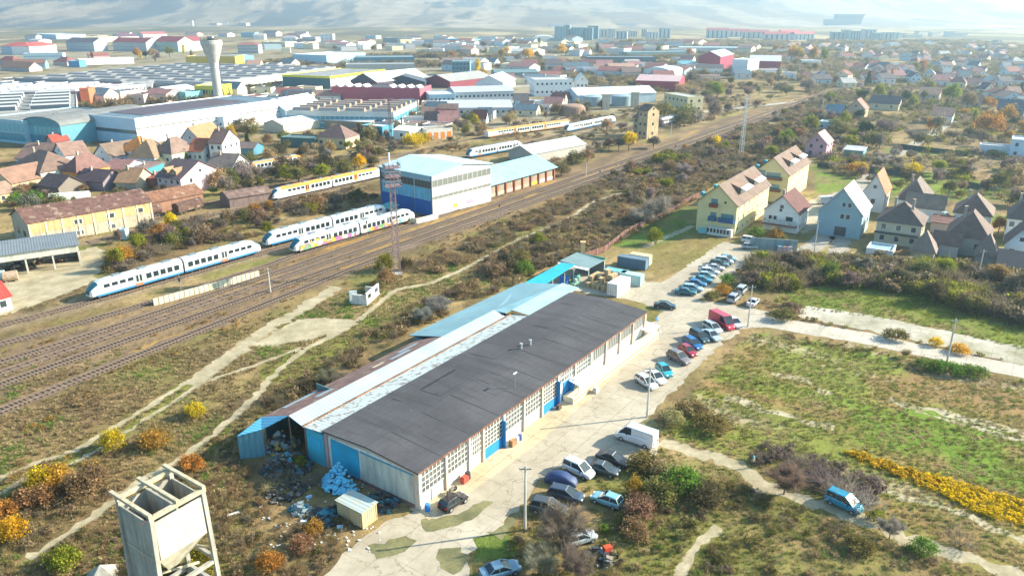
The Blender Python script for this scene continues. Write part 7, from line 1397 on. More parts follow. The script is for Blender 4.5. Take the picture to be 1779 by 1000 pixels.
for s_ in range(3):      # leafy trees, unit height 1
    rng = np.random.default_rng(10+s_); sg = [((0,0,0),(.01,0,.3),.032,.024),((.01,0,.3),(0,.02,.62),.024,.012)]
    for k in range(9): a = k*2.3+s_; z = .22+.04*k; sg.append(((.01,0,z),(.22*math.cos(a),.22*math.sin(a),z+.2),.012,.004))
    V, F = tubes(sg, 5); TRUNK['leafy%d' % s_] = arrmesh('trunk', V, F, np.ones(len(V)), BARK)
    me = crown(20+s_, 85, 46, (.36, .36, .36), .027, .05, -.7); me.transform(Matrix.Translation((0, 0, .62))); CROWN['leafy%d' % s_] = me
V, F = tubes([((0,0,0),(0,0,.9),.02,.004)], 5); TRUNK['poplar0'] = arrmesh('trunk', V, F, np.ones(len(V)), BARK)
me = crown(31, 60, 24, (.13, .13, .44), .032, .035, -1); me.transform(Matrix.Translation((0, 0, .55))); CROWN['poplar0'] = me
rng = np.random.default_rng(33); cc_ = []
for k in range(70): z = .08+.88*(k/70); r = .24*(1-(k/70))**.9; a = k*2.4; cc_.append((r*math.cos(a), r*math.sin(a), z))
V, F, col = leaves(np.array(cc_), 22, .030, .028, rng, rng.uniform(.6, 1.2, 70)); CROWN['conifer0'] = arrmesh('crown', V, F, col, LEAF); TRUNK['conifer0'] = TRUNK['poplar0']
for s_ in range(3):      # bare trees
    rng = np.random.default_rng(40+s_); sg = []; tw = []
    sg.append(((0,0,0),(0,0,.16),.026,.022))
    for k in range(5): a = k*1.256+rng.uniform(-.3, .3); branch(rng, sg, (0, 0, .13+.02*k), (math.cos(a)*.75, math.sin(a)*.75, .85), .34, .013, 0, tw, 2, .12)
    V, F = tubes(sg, 3); TRUNK['bare%d' % s_] = arrmesh('trunk', V, F, np.ones(len(V)), BARK); CROWN['bare%d' % s_] = twigmesh(rng, tw, 11, .16, 'crown', LEAF, .0019)
def bushcrown(seed, mt, leafy=1.0, n_cl=34, n_per=20, size=.075, name='foliage'):
    rng = np.random.default_rng(seed); a = rng.uniform(0, 6.28, n_cl); r = np.sqrt(rng.random(n_cl))*.5; z = (.12+.5*np.sqrt(np.clip(1-(r/.62)**2, 0, 1))*rng.uniform(.35, 1.15, n_cl))
    c_ = np.stack([r*np.cos(a)*(1+.2*np.sin(a*2+seed)), r*np.sin(a), z], 1); V, F, col = leaves(c_, int(n_per*leafy)+1, .085, size, rng, rng.uniform(.5, 1.25, n_cl)); return arrmesh(name, V, F, col, mt)
def baretuft(seed, mt, n_=150, name='twigs', w_=.009, spreadr=.55):
    rng = np.random.default_rng(seed); tw = []
    for k in range(n_//6): a = rng.uniform(0, 6.28); b = rng.uniform(.2, spreadr); q = rng.uniform(.0, .55); d = np.array([math.cos(a)*b, math.sin(a)*b, rng.uniform(.6, 1)]); d /= np.linalg.norm(d); tw.append((np.array([math.cos(a)*.08, math.sin(a)*.08, 0])+d*q, d))
    return twigmesh(rng, tw, 6, .55, name, mt, w_)
BUSH = {'bush%d' % i: bushcrown(60+i, LEAF, 1, 44, 44, .040) for i in range(4)}
for i in range(3): BUSH['barebush%d' % i] = baretuft(70+i, LEAF, 300, w_=.005, spreadr=.9)
BST = {}
V, F = tubes([((0,0,0),(.25*math.cos(a),.25*math.sin(a),.5),.02,.006) for a in (0,1.2,2.5,3.9,5.1)], 3); BST = arrmesh('stems', V, F, np.ones(len(V)), BARK)
TV = {'olive': (.21,.19,.065), 'green': (.16,.26,.045), 'yellow': (.78,.56,.02), 'gold': (.66,.43,.03), 'orange': (.46,.25,.05), 'rust': (.32,.205,.10), 'brown': (.28,.20,.11), 'grey-brown': (.25,.205,.15), 'grey': (.33,.285,.24), 'dark green': (.03,.06,.025), 'yellow-green': (.26,.27,.03), 'tan': (.44,.34,.18), 'purple-brown': (.23,.175,.15), 'dark': (.13,.11,.06)}
def plant(kind, px, h_, tone, lb, w_=None, grp=None, name=None, var=None):
    p = G(*px) if not isinstance(px, Vector) else px
    c_ = tuple(max(0, v*random.uniform(.88, 1.12)) for v in TV[tone]); rz = random.uniform(0, 6.28); w_ = w_ or h_
    if kind in ('bush', 'barebush'):
        i = random.randrange(4 if kind == 'bush' else 3) if var is None else var; t = thing(name or kind.replace('bare', 'bare_'), lb, 'bush', p, rz, grp)
        o = place('foliage' if kind == 'bush' else 'twigs', BUSH['%s%d' % (kind, i)], t, (0,0,0), 0, (w_*1.1, w_*1.1, h_*1.35 if kind == 'bush' else h_*1.05), c_); place('stems', BST, t, (0,0,0), 0, (w_*.8, w_*.8, h_))
    else:
        i = random.randrange(3) if kind in ('leafy', 'bare') else 0; t = thing(name or {'leafy': 'tree', 'bare': 'bare_tree', 'poplar': 'poplar_tree', 'conifer': 'conifer_tree'}[kind], lb, 'tree', p, rz, grp); k = '%s%d' % (kind, i)
        place('trunk', TRUNK[k], t, (0,0,0), 0, (w_, w_, h_)); place('crown', CROWN[k], t, (0,0,0), 0, (w_, w_, h_), c_)
    return t
PL = [('barebush',(478,812),1.9,'tan','tan twiggy shrub growing in the mouth of the open shed',2.4),('barebush',(505,838),2.0,'grey-brown','grey-brown leafless shrub in the middle of the scrap heap',3.0),('bush',(520,812),1.8,'yellow-green','yellowish weed clump before the blue front panel',1.6),('barebush',(470,850),1.7,'tan','tan leafless shrub at the left of the scrap heap',2.6),('barebush',(545,842),1.9,'purple-brown','dark leafless shrub between scrap heap and blue bags',2.6),
 ('bush',(199,780),3.0,'gold','round bright orange-yellow bush standing alone by the left footpath',2.7),('bush',(270,775),2.4,'orange','paler salmon-orange bush right of the bright orange one',3.6),('bush',(341,724),2.2,'gold','small golden bush beside the footpath, farthest of the orange ones',2.6),
 ('bush',(75,855),3.4,'gold','tall yellow bush at the left of the big orange clump',3.2),('bush',(100,850),3.0,'orange','orange bush in the middle of the big clump, lower left',4.2),('bush',(140,860),3.0,'rust','rusty orange bush at the right of the big clump, lower left',4.2),('bush',(60,880),2.6,'rust','rust brown bush below the yellow one in the big clump',4),('bush',(165,842),2.6,'brown','brown bush at the right end of the big clump, lower left',3),
 ('bush',(28,935),2.8,'gold','bright yellow bush near the left edge below the big clump',2.6),('bush',(5,905),2.6,'orange','orange bush cut by the left edge',3.2),('bush',(112,985),2.4,'yellow-green','yellow-green bush at the lower left above the pyramid cap',3),('bush',(335,815),2.2,'orange','orange bush just behind the concrete hopper tower',2.6),('bush',(355,990),3.0,'yellow-green','yellow-green bush under the hopper tower legs',2.6),('bush',(290,990),2.6,'yellow-green','lime bush beneath the hopper funnel',2.6),
 ('bush',(545,925),1.6,'orange','orange brown bush below the scrap heap',2),('bush',(525,955),1.8,'rust','rust bush in the scrub right of the hopper tower',2.4),('bush',(470,985),1.8,'orange','orange bush at the bottom edge right of the hopper',2.4),
 ('bare',(975,958),6.8,'grey-brown','big bare tree spreading over the parked dark cars, bottom centre',6.6),('bare',(1003,1010),5.2,'grey-brown','bare thin tree at the bottom edge below the big bare one',4.4),('bare',(940,1000),4.5,'grey','greyish bare shrub tree at the bottom left of the big bare one',4.5),
 ('bare',(1362,858),4.6,'grey-brown','leaning bare tree beside the dirt path left of the blue car',5.6),('barebush',(1490,888),4.0,'grey','dense grey thorny bush right above the blue car on the path',4.6),('barebush',(1455,862),3.2,'grey','grey thorny bush left of the dense one over the path',4.4),('barebush',(1425,840),2.8,'purple-brown','purple-brown thicket bush above the leaning bare tree',4.2),('barebush',(1385,815),2.6,'purple-brown','purple-brown thicket bush behind the leaning bare tree',4),('bare',(1545,935),3.6,'grey','bare sapling beside the path right of the blue car',3.2),('bush',(1520,905),1.4,'yellow-green','small lime bush by the path below the blue car',1.8),
 ('bush',(1494,955),1.8,'olive','olive bush in the lower right scrub below the path',2.8),('barebush',(1668,950),2.4,'grey-brown','bare bush by the path at the lower right',3),('bush',(1600,960),1.6,'green','green bush by the path at the lower right',2.6),
 ('bare',(1140,385),9.0,'grey','very wide bare grey tree by the brick fence, the biggest bare one',10.5),('bare',(1115,392),6.5,'grey','smaller bare tree in front of the widest bare tree',8),('bare',(1172,362),5,'grey-brown','brownish bare tree right of the widest bare tree',6),('bare',(762,548),4.6,'grey','pale bare tree behind the teal roof of the warehouse annex',5.6),('bare',(735,560),4.0,'grey','second pale bare tree left of the one behind the teal roof',4.4),('bare',(600,680),3.8,'grey-brown','pale brown bare tree by the rusty roof',5),('bare',(570,668),3.2,'grey-brown','low bare tree above the rusty roof end',4.4),
 ('bush',(668,470),3.8,'yellow-green','yellow-green bush at the foot of the pink lattice mast',4),('bush',(672,492),3.0,'rust','rusty bush just below the mast footing',3.6),('bush',(706,470),3.0,'dark','dark bush right of the mast footing',3),('bush',(655,505),2.4,'olive','olive bush beside the ruined hut',3),('bush',(1138,425),4.2,'yellow-green','tall yellow-green bush on the lawn corner by the containers',3.4),('bush',(935,425),3,'yellow-green','lime bush by the grassy track in the middle',3),
 ('leafy',(1092,262),8.5,'yellow','tall yellow tree beside the slim tower houses',8),('leafy',(1075,262),6,'grey-brown','grey-brown tree left of the yellow one by the tower houses',7),('leafy',(1058,258),5,'brown','low brown tree behind the tin annex by the railway',6),('leafy',(1135,258),5.5,'purple-brown','dark brown tree below the tower houses',8),('bush',(975,305),5,'brown','brown tree-like bush at the end of the brick workshop',5.5),('bush',(1000,285),5,'olive','olive bush behind the brick workshop',6),('bush',(1020,282),5.5,'brown','tall brown bush right behind the brick workshop',5),
 ('leafy',(111,243),12,'olive','tall dark olive tree between the arched hall and the white hall',14),('leafy',(140,246),8,'dark green','lower dark tree at the corner of the large white hall',9),('leafy',(402,248),8,'gold','yellow tree beside the white villa',7),('conifer',(324,285),6,'dark green','small dark conifer among the left houses',6),('leafy',(280,298),5,'tan','autumn tree between pyramid roof and violet house',5.5),('conifer',(432,265),8,'dark green','dark fir right of the white villa',8),('leafy',(415,300),5,'grey','pale bare-looking tree behind the ivory gable',6),
 ('leafy',(395,338),6,'grey','large pale tree in the scrub right of the violet house',7.5),('leafy',(207,470),6,'yellow-green','tall thin yellow-green tree in the scrub behind the railcar',4.5),('leafy',(300,400),5,'yellow','small yellow tree by the brown boxcar',4.5),('bush',(285,412),3.5,'orange','orange bush below the brown boxcar',5),('bush',(305,425),3.5,'olive','olive bush below the orange one by the boxcar',5),('bush',(60,352),3.5,'green','green bush by the white greenhouse',4.5),('bush',(30,355),3.5,'green','green bush left of the greenhouse',4.5),
 ('leafy',(520,322),7,'olive','broad olive tree right beside the orange striped railcar',9),('leafy',(560,318),7,'yellow-green','yellow-green tree behind the orange striped railcar',8),('leafy',(600,310),7,'olive','olive tree in the middle of the row behind the orange railcar',8),('leafy',(625,300),7,'yellow','yellow tree near the left of the hangar roof',7),('leafy',(650,296),6,'olive','olive tree touching the hangar roof corner',6.5),('bush',(465,405),3,'yellow-green','lime bush left of the second railcar',3),
 ('bush',(735,250),5,'gold','bright yellow bush in front of the white garage doors',5),('poplar',(830,132),16,'yellow','tall yellow poplar beside the slate-teal building',16),('leafy',(838,140),10,'gold','lower golden tree at the foot of the yellow poplar',12),('leafy',(975,98),16,'yellow','big lemon-yellow tree above the sloping ramps',18),('leafy',(1045,100),12,'orange','orange tree right of the big lemon-yellow one',9),('leafy',(1020,96),11,'gold','golden tree between lemon-yellow and orange trees',9),
 ('leafy',(240,103),14,'orange','orange tree by the far white shed, leftmost of the autumn row',14),('leafy',(265,103),13,'tan','tan autumn tree in the row behind the sawtooth factory',17),('leafy',(253,103),10,'dark green','dark tree wedged in the autumn row',8),('leafy',(295,100),14,'yellow-green','greenish autumn tree right of the tan one',15),('poplar',(320,97),15,'yellow','yellow poplar at the right end of the autumn row',12),
 ('leafy',(1374,110),19,'orange','orange poplar clump left part beyond the maroon halls',15),('leafy',(1387,110),17,'gold','golden poplar clump middle beyond the maroon halls',15),('leafy',(1411,110),19,'orange','second orange clump right of the gap beyond the maroon halls',14),('leafy',(1430,112),18,'yellow-green','yellow-green poplar at the right of the orange clumps',13),('leafy',(1652,184),14,'yellow-green','large round yellow willow among the suburb houses',14),('leafy',(1245,172),10,'yellow-green','broad green-yellow tree right of the cream ruin',14),('leafy',(1228,176),8,'olive','olive tree beside the cream ruin',10),('conifer',(1507,150),12,'dark green','dark conifer by the unpaved road vanishing left',12),('poplar',(1548,142),11,'orange','slim orange poplar in the suburb',8),('leafy',(1588,125),10,'yellow-green','lime tree in the suburb beside an orange one',12),('leafy',(1602,121),10,'orange','orange tree beside the lime one in the suburb',12),
 ('bush',(1490,300),4,'gold','bright yellow bush in the gardens behind the yellow house',5.5),('bush',(1478,302),3.5,'orange','orange bush left of the bright yellow one in the gardens',5),('bush',(1587,305),4.4,'gold','round yellow bush in the middle of the gardens',6.5),('leafy',(1630,305),6,'yellow-green','pale willow in the gardens right of the yellow bush',7),('leafy',(1755,325),8,'tan','tan autumn tree at the right edge of the gardens',9),('leafy',(1735,335),7,'olive','olive tree at the right side of the gardens',8),
 ('bush',(1315,415),3.2,'green','green bush by the nearer yellow house wall',4.5),('bush',(1345,418),3.2,'orange','orange bush in front of the white gabled house',4),('bush',(1358,425),2.4,'olive','low olive bush in the white house garden',3),('leafy',(1733,408),5,'orange','orange tree between the dark roofed houses at right',5),('leafy',(1690,395),4.5,'rust','rusty tree left of the wide charcoal roof',5),('leafy',(1660,430),4,'rust','rusty shrub before the purple-grey roofed house',4.5),('bush',(1790,545),3.5,'tan','tan bush at the right edge below the thicket',4.5),
 ('leafy',(1730,500),5.5,'rust','reddish tree in the thicket near the right edge',6),('leafy',(1765,520),6,'purple-brown','purple-brown tree in the thicket at the right edge',7),('leafy',(1640,482),4.5,'yellow-green','yellow-green tree in the thicket, right of centre',6),('leafy',(1600,485),4.5,'olive','olive tree in the thicket below the glass terrace',6),('leafy',(1500,480),4.5,'grey-brown','grey-brown tree in the thicket below the tall grey house',6.5),('leafy',(1440,490),4.5,'green','green tree in the left part of the thicket',5),('leafy',(1560,500),4.5,'dark','dark tree in the middle of the thicket',7),('leafy',(1470,500),3.6,'purple-brown','low purple-brown tree at the front of the thicket',6),('leafy',(1620,525),4.5,'dark','dark tree at the front right of the thicket',7.5),('leafy',(1690,545),4,'olive','olive tree at the front right end of the thicket',6),
 ('bush',(1360,555),2.2,'olive','olive bush by the slab road start',3.6),('bush',(1375,545),2.2,'brown','brown bush between road and old slabs',4),('bush',(1555,590),2,'olive','olive bush growing through the old slabs',3.6),('bush',(1625,600),1.6,'yellow','yellow bush on the old slabs, left one',2),('bush',(1665,612),1.5,'gold','orange-yellow bush on the old slabs, right one',3),('bush',(1643,648),2,'green','green bush at the foot of the grey-blue pole',4),('bush',(1612,640),1.6,'green','green bush left of the grey-blue pole',3.5),('bush',(1690,652),1.6,'green','green bush right of the grey-blue pole',4),('bare',(1572,622),2.2,'tan','tiny bare tree by the concrete road',2),
 ('bush',(1255,512),2.2,'orange','rusty bush at the end of the north parking row verge',3),('bush',(1235,520),1.8,'olive','olive bush by the junction verge',2.6),('bush',(1262,495),2.4,'green','green bush beside the north parking row',3),('bush',(1310,495),3,'grey-brown','grey-brown bush in the plot right of the parking row',5),('bush',(1340,480),3,'olive','olive bush in the plot right of the parking row',5),
 ('bush',(1100,860),2.6,'orange','slim orange bush right of the light blue hatchback',2),('bush',(1140,870),2.8,'olive','olive bush among the scrub below the dirt path',4),('bush',(1180,850),2.8,'green','green bush among the scrub below the dirt path',4.5),('bush',(1110,895),2.6,'brown','brown bush behind the orange slim one',3.6),('bush',(1225,870),2.4,'dark','dark bush in the scrub below the dirt path',4),('bush',(1105,930),2,'rust','rusty bush at the bottom centre right',3),
 ('bush',(1120,815),2.2,'olive','olive bush right behind the black-brown saloon',4),('bush',(1150,830),2.4,'tan','tan bush between the black-brown saloon and the path',4),('bush',(1200,720),2.0,'brown','brown bush by the concrete pole at the yard edge',4),('bush',(1235,745),2,'olive','olive bush above the path entrance',4.5),('bush',(1170,735),1.8,'tan','tan bush by the yard edge pole',3),
 ('bush',(880,470),4,'dark','dark bush in the hedge behind the blue canopy',4.5),('bush',(905,462),4,'olive','olive bush in the hedge behind the blue canopy',4),('bush',(860,480),3.6,'brown','brown bush in the hedge behind the teal roof',4.5),('bush',(910,478),3.4,'green','green bush touching the blue canopy',3.4),('bush',(1100,250),3,'rust','rust bush at the right foot of the yellow tree',4),('bush',(1190,262),2.6,'orange','small bright orange bush in the corridor scrub',2.6),('bush',(1245,252),4,'yellow','yellow-orange bush near the white lattice mast',4),('bush',(1260,262),4,'yellow-green','lime bush near the white lattice mast',4)]
for e_ in PL: plant(e_[0], e_[1], e_[2], e_[3], e_[4], e_[5])
# ------------------------------------------------------------------ where plants may stand
yw = W2(YARD); er = W2(EROAD); sw_ = W2(SLABS); ly = W2(LEFTYARD); ny_ = W2(NORTHYARD)
def open_ground(x, y, rail=True, margin=0):
    ok = free_of_buildings(x, y)
    for P_ in (yw, er, ly, ny_, W2(PAD)): ok &= ~inpoly(x, y, P_)
    for k_, (px, wd) in PATHS.items(): ok &= dline(x, y, W2(px)) > wd/2+.35+margin
    if rail:
        for k_ in TRACKS: ok &= dline(x, y, tline(k_)) > 2.1+margin
    return ok
def sample(zone_px, dens, margin=0, nmax=40000, patch=None):
    P_ = W2(zone_px); xs = [p[0] for p in P_]; ys = [p[1] for p in P_]; A_ = (max(xs)-min(xs))*(max(ys)-min(ys)); n_ = int(min(nmax*6, A_*dens)); x = RNG.uniform(min(xs), max(xs), n_); y = RNG.uniform(min(ys), max(ys), n_)
    k = inpoly(x, y, P_); x, y = x[k], y[k]
    if patch is not None: k = fbm(x, y, patch[0], patch[2], 3) > patch[1]; x, y = x[k], y[k]
    k = open_ground(x, y, True, margin); x, y = x[k][:nmax], y[k][:nmax]; return x, y
# individual trees and bushes of the wider view
def scatter_things(n_, zone_px, kinds, tones, hr, where, grp, wr=(.8,1.3), mind=3):
    P_ = W2(zone_px); got = 0; tries = 0; xs = [p[0] for p in zone_px]; ys = [p[1] for p in zone_px]
    while got < n_ and tries < n_*30:
        tries += 1; x = random.uniform(min(xs), max(xs)); y = random.uniform(min(ys), max(ys))
        if not inpoly(np.array([x]), np.array([y]), zone_px)[0]: continue
        p = G(x, y)
        if not open_ground(np.array([p.x]), np.array([p.y]), True, .8)[0]: continue
        if any((p.x-a)**2+(p.y-b)**2 < mind*mind for a, b in PTS): continue
        PTS.append((p.x, p.y)); k = random.choice(kinds); tn = random.choice(tones); h_ = random.uniform(*hr)
        kn = {'leafy': 'tree', 'bare': 'bare tree', 'poplar': 'poplar', 'conifer': 'conifer', 'bush': 'bush', 'barebush': 'leafless bush'}[k]; sz = 'tall' if h_ > hr[0]+.66*(hr[1]-hr[0]) else 'low' if h_ < hr[0]+.33*(hr[1]-hr[0]) else 'middling'
        plant(k, p, h_, tn, '%s %s %s %s' % (sz, tn, kn, where), h_*random.uniform(*wr), grp); got += 1
PTS = []
scatter_things(62, [(1400,140),(1500,120),(1779,92),(1850,100),(1850,270),(1600,262),(1440,240),(1400,200)], ['leafy','leafy','bare','conifer','bush'], ['olive','grey-brown','brown','purple-brown','yellow-green','grey','orange','dark green'], (5,11), 'between the suburb roofs', 'suburb trees')
scatter_things(34, [(1430,262),(1779,262),(1779,370),(1640,352),(1560,325),(1440,300)], ['bush','leafy','bare'], ['olive','brown','grey-brown','purple-brown','yellow-green','grey','dark'], (2.5,5.5), 'in the garden strips', 'garden trees')
scatter_things(42, [(1060,300),(1180,250),(1300,205),(1440,165),(1440,230),(1330,265),(1240,310),(1120,360)], ['bush','leafy','bare'], ['brown','olive','grey-brown','purple-brown','rust','grey','yellow-green'], (2.5,6), 'in the corridor scrub', 'corridor shrubs')
scatter_things(50, [(1180,150),(1300,118),(1420,112),(1480,130),(1400,165),(1290,195),(1190,220),(1060,235),(1000,212),(1100,200)], ['leafy','bush','bare'], ['olive','brown','grey-brown','purple-brown','yellow-green','tan','grey'], (5,10), 'north of the main line', 'trees north of the line')
scatter_things(36, [(690,210),(900,195),(1060,175),(1040,200),(880,225),(700,262),(640,280),(640,240)], ['bush','leafy'], ['olive','brown','grey-brown','yellow-green','tan','yellow'], (3.5,7), 'around the far sidings', 'siding shrubs')
scatter_things(36, [(360,290),(480,262),(650,240),(650,285),(480,330),(360,345)], ['bush','leafy','bare'], ['olive','brown','grey-brown','dark','yellow-green','tan','grey'], (3,6.5), 'behind the orange striped railcar', 'railcar hedge')
scatter_things(40, [(170,430),(280,400),(450,365),(640,335),(640,352),(470,392),(450,410),(330,432),(190,470)], ['bush','bush','leafy','barebush'], ['olive','brown','grey-brown','rust','yellow-green','orange','purple-brown'], (2,4.5), 'in the yard scrub behind the railcars', 'yard shrubs')
scatter_things(30, [(0,290),(110,330),(250,330),(380,300),(440,280),(440,330),(330,345),(100,362),(0,375)], ['bush','leafy','bare'], ['olive','brown','grey-brown','green','rust','grey'], (2.5,5), 'in the gardens of the left houses', 'left garden trees')
scatter_things(44, [(120,110),(600,85),(900,78),(1200,80),(1400,84),(1450,110),(1200,100),(900,110),(640,92),(300,115)], ['leafy','leafy','poplar'], ['olive','yellow','orange','brown','yellow-green','tan','grey-brown'], (8,14), 'in the far tree belt', 'far belt trees', mind=8)
scatter_things(26, [(430,255),(640,215),(700,235),(600,262),(480,285)], ['bush','leafy'], ['olive','brown','dark','yellow-green','tan'], (3,6), 'near the brown roofed cottage', 'cottage shrubs')
scatter_things(26, [(1320,235),(1450,200),(1500,225),(1560,262),(1430,262),(1400,300),(1330,275)], ['bush','leafy','bare'], ['olive','brown','grey-brown','purple-brown','yellow-green'], (4,8), 'around the pink house', 'pink house trees')
# ------------------------------------------------------------------ undergrowth: instanced mass objects
def gn_scatter(name, lb, cat, protos, X_, Y_, sc, tint, zsc=None):
    n_ = len(X_)
    if not n_: return
    me = bpy.data.meshes.new(name); me.vertices.add(n_); me.vertices.foreach_set('co', np.stack([X_, Y_, np.zeros(n_)], -1).astype(np.float32).ravel())
    for nm, ty, dat in (('scl','FLOAT',sc),('rz','FLOAT',RNG.uniform(0,6.28,n_)),('pid','INT',RNG.integers(0,len(protos),n_))):
        at = me.attributes.new(nm, ty, 'POINT'); at.data.foreach_set('value', np.asarray(dat, np.float32 if ty == 'FLOAT' else np.int32))
    at = me.attributes.new('tint', 'FLOAT_VECTOR', 'POINT'); at.data.foreach_set('vector', np.asarray(tint, np.float32).ravel())
    o = bpy.data.objects.new(name, me); COL.objects.link(o)
    key = tuple(p.name for p in protos)
    if key not in GNC:
        cl = bpy.data.collections.new('growth_shapes')
        for p in protos: cl.objects.link(bpy.data.objects.new(p.name, p))
        GNC[key] = cl
    ng = bpy.data.node_groups.new(name, 'GeometryNodeTree'); ng.interface.new_socket('Geometry', in_out='INPUT', socket_type='NodeSocketGeometry'); ng.interface.new_socket('Geometry', in_out='OUTPUT', socket_type='NodeSocketGeometry')
    N = ng.nodes; L_ = ng.links; gi = N.new('NodeGroupInput'); go_ = N.new('NodeGroupOutput'); ip = N.new('GeometryNodeInstanceOnPoints'); ci = N.new('GeometryNodeCollectionInfo'); ci.inputs[0].default_value = GNC[key]; ci.inputs['Separate Children'].default_value = True; ci.inputs['Reset Children'].default_value = True
    L_.new(gi.outputs[0], ip.inputs['Points']); L_.new(ci.outputs[0], ip.inputs['Instance']); ip.inputs['Pick Instance'].default_value = True
    def na(nm, ty): a = N.new('GeometryNodeInputNamedAttribute'); a.data_type = ty; a.inputs[0].default_value = nm; return a.outputs['Attribute']
    L_.new(na('pid','INT'), ip.inputs['Instance Index']); cx_ = N.new('ShaderNodeCombineXYZ'); L_.new(na('rz','FLOAT'), cx_.inputs[2]); L_.new(cx_.outputs[0], ip.inputs['Rotation'])
    s3 = N.new('ShaderNodeCombineXYZ'); s_ = na('scl','FLOAT'); L_.new(s_, s3.inputs[0]); L_.new(s_, s3.inputs[1]); L_.new(s_, s3.inputs[2]); L_.new(s3.outputs[0], ip.inputs['Scale']); L_.new(ip.outputs[0], go_.inputs[0])
    md = o.modifiers.new('growth', 'NODES'); md.node_group = ng
    tag(o, lb, cat, kind='stuff'); return o
GNC = {}
SB = [bushcrown(80+i, LEAFS, 1, 20, 17, .072, 'scrub_bush') for i in range(3)]+[baretuft(95+i, LEAFS, 110, 'scrub_twigs', .008, 1.1) for i in range(2)]+[baretuft(90+i, LEAFS, 150, 'scrub_twigs', .010, .9) for i in range(3)]
SL = [bushcrown(100+i, LEAFS, 1, 10, 9, .14, 'low_growth') for i in range(3)]
def grass(seed):
    rng = np.random.default_rng(seed); n_ = 26; a = rng.uniform(0, 6.28, n_); r = rng.uniform(0, .45, n_); b = np.stack([r*np.cos(a), r*np.sin(a), np.zeros(n_)], -1); d = np.stack([np.cos(a)*.35, np.sin(a)*.35, rng.uniform(.35, .8, n_)], -1)+rng.normal(0, .12, (n_, 3)); s = np.stack([-np.sin(a), np.cos(a), np.zeros(n_)], -1)*.045
    V = np.stack([b-s, b+s, b+d], 1).reshape(-1, 3); F = np.arange(n_*3).reshape(-1, 3); v = rng.uniform(.7, 1.3, n_).repeat(3); return arrmesh('tuft', V, F, v, LEAFS)
GT = [grass(110+i) for i in range(3)]
def tints(x, y, tones, s_=7, seed=3, jit=.22):
    T = np.array([TV.get(t, t) for t in tones]); f = (fbm(x, y, s_, seed, 3)-.5)*2.6+.5+RNG.normal(0, .22, len(x)); f = np.clip(f, 0, .999)*(len(T)-1); i = f.astype(int); w_ = (f-i)[:, None]; c_ = T[i]*(1-w_)+T[np.minimum(i+1, len(T)-1)]*w_
    return c_*RNG.uniform(1-jit, 1+jit, len(x))[:, None]
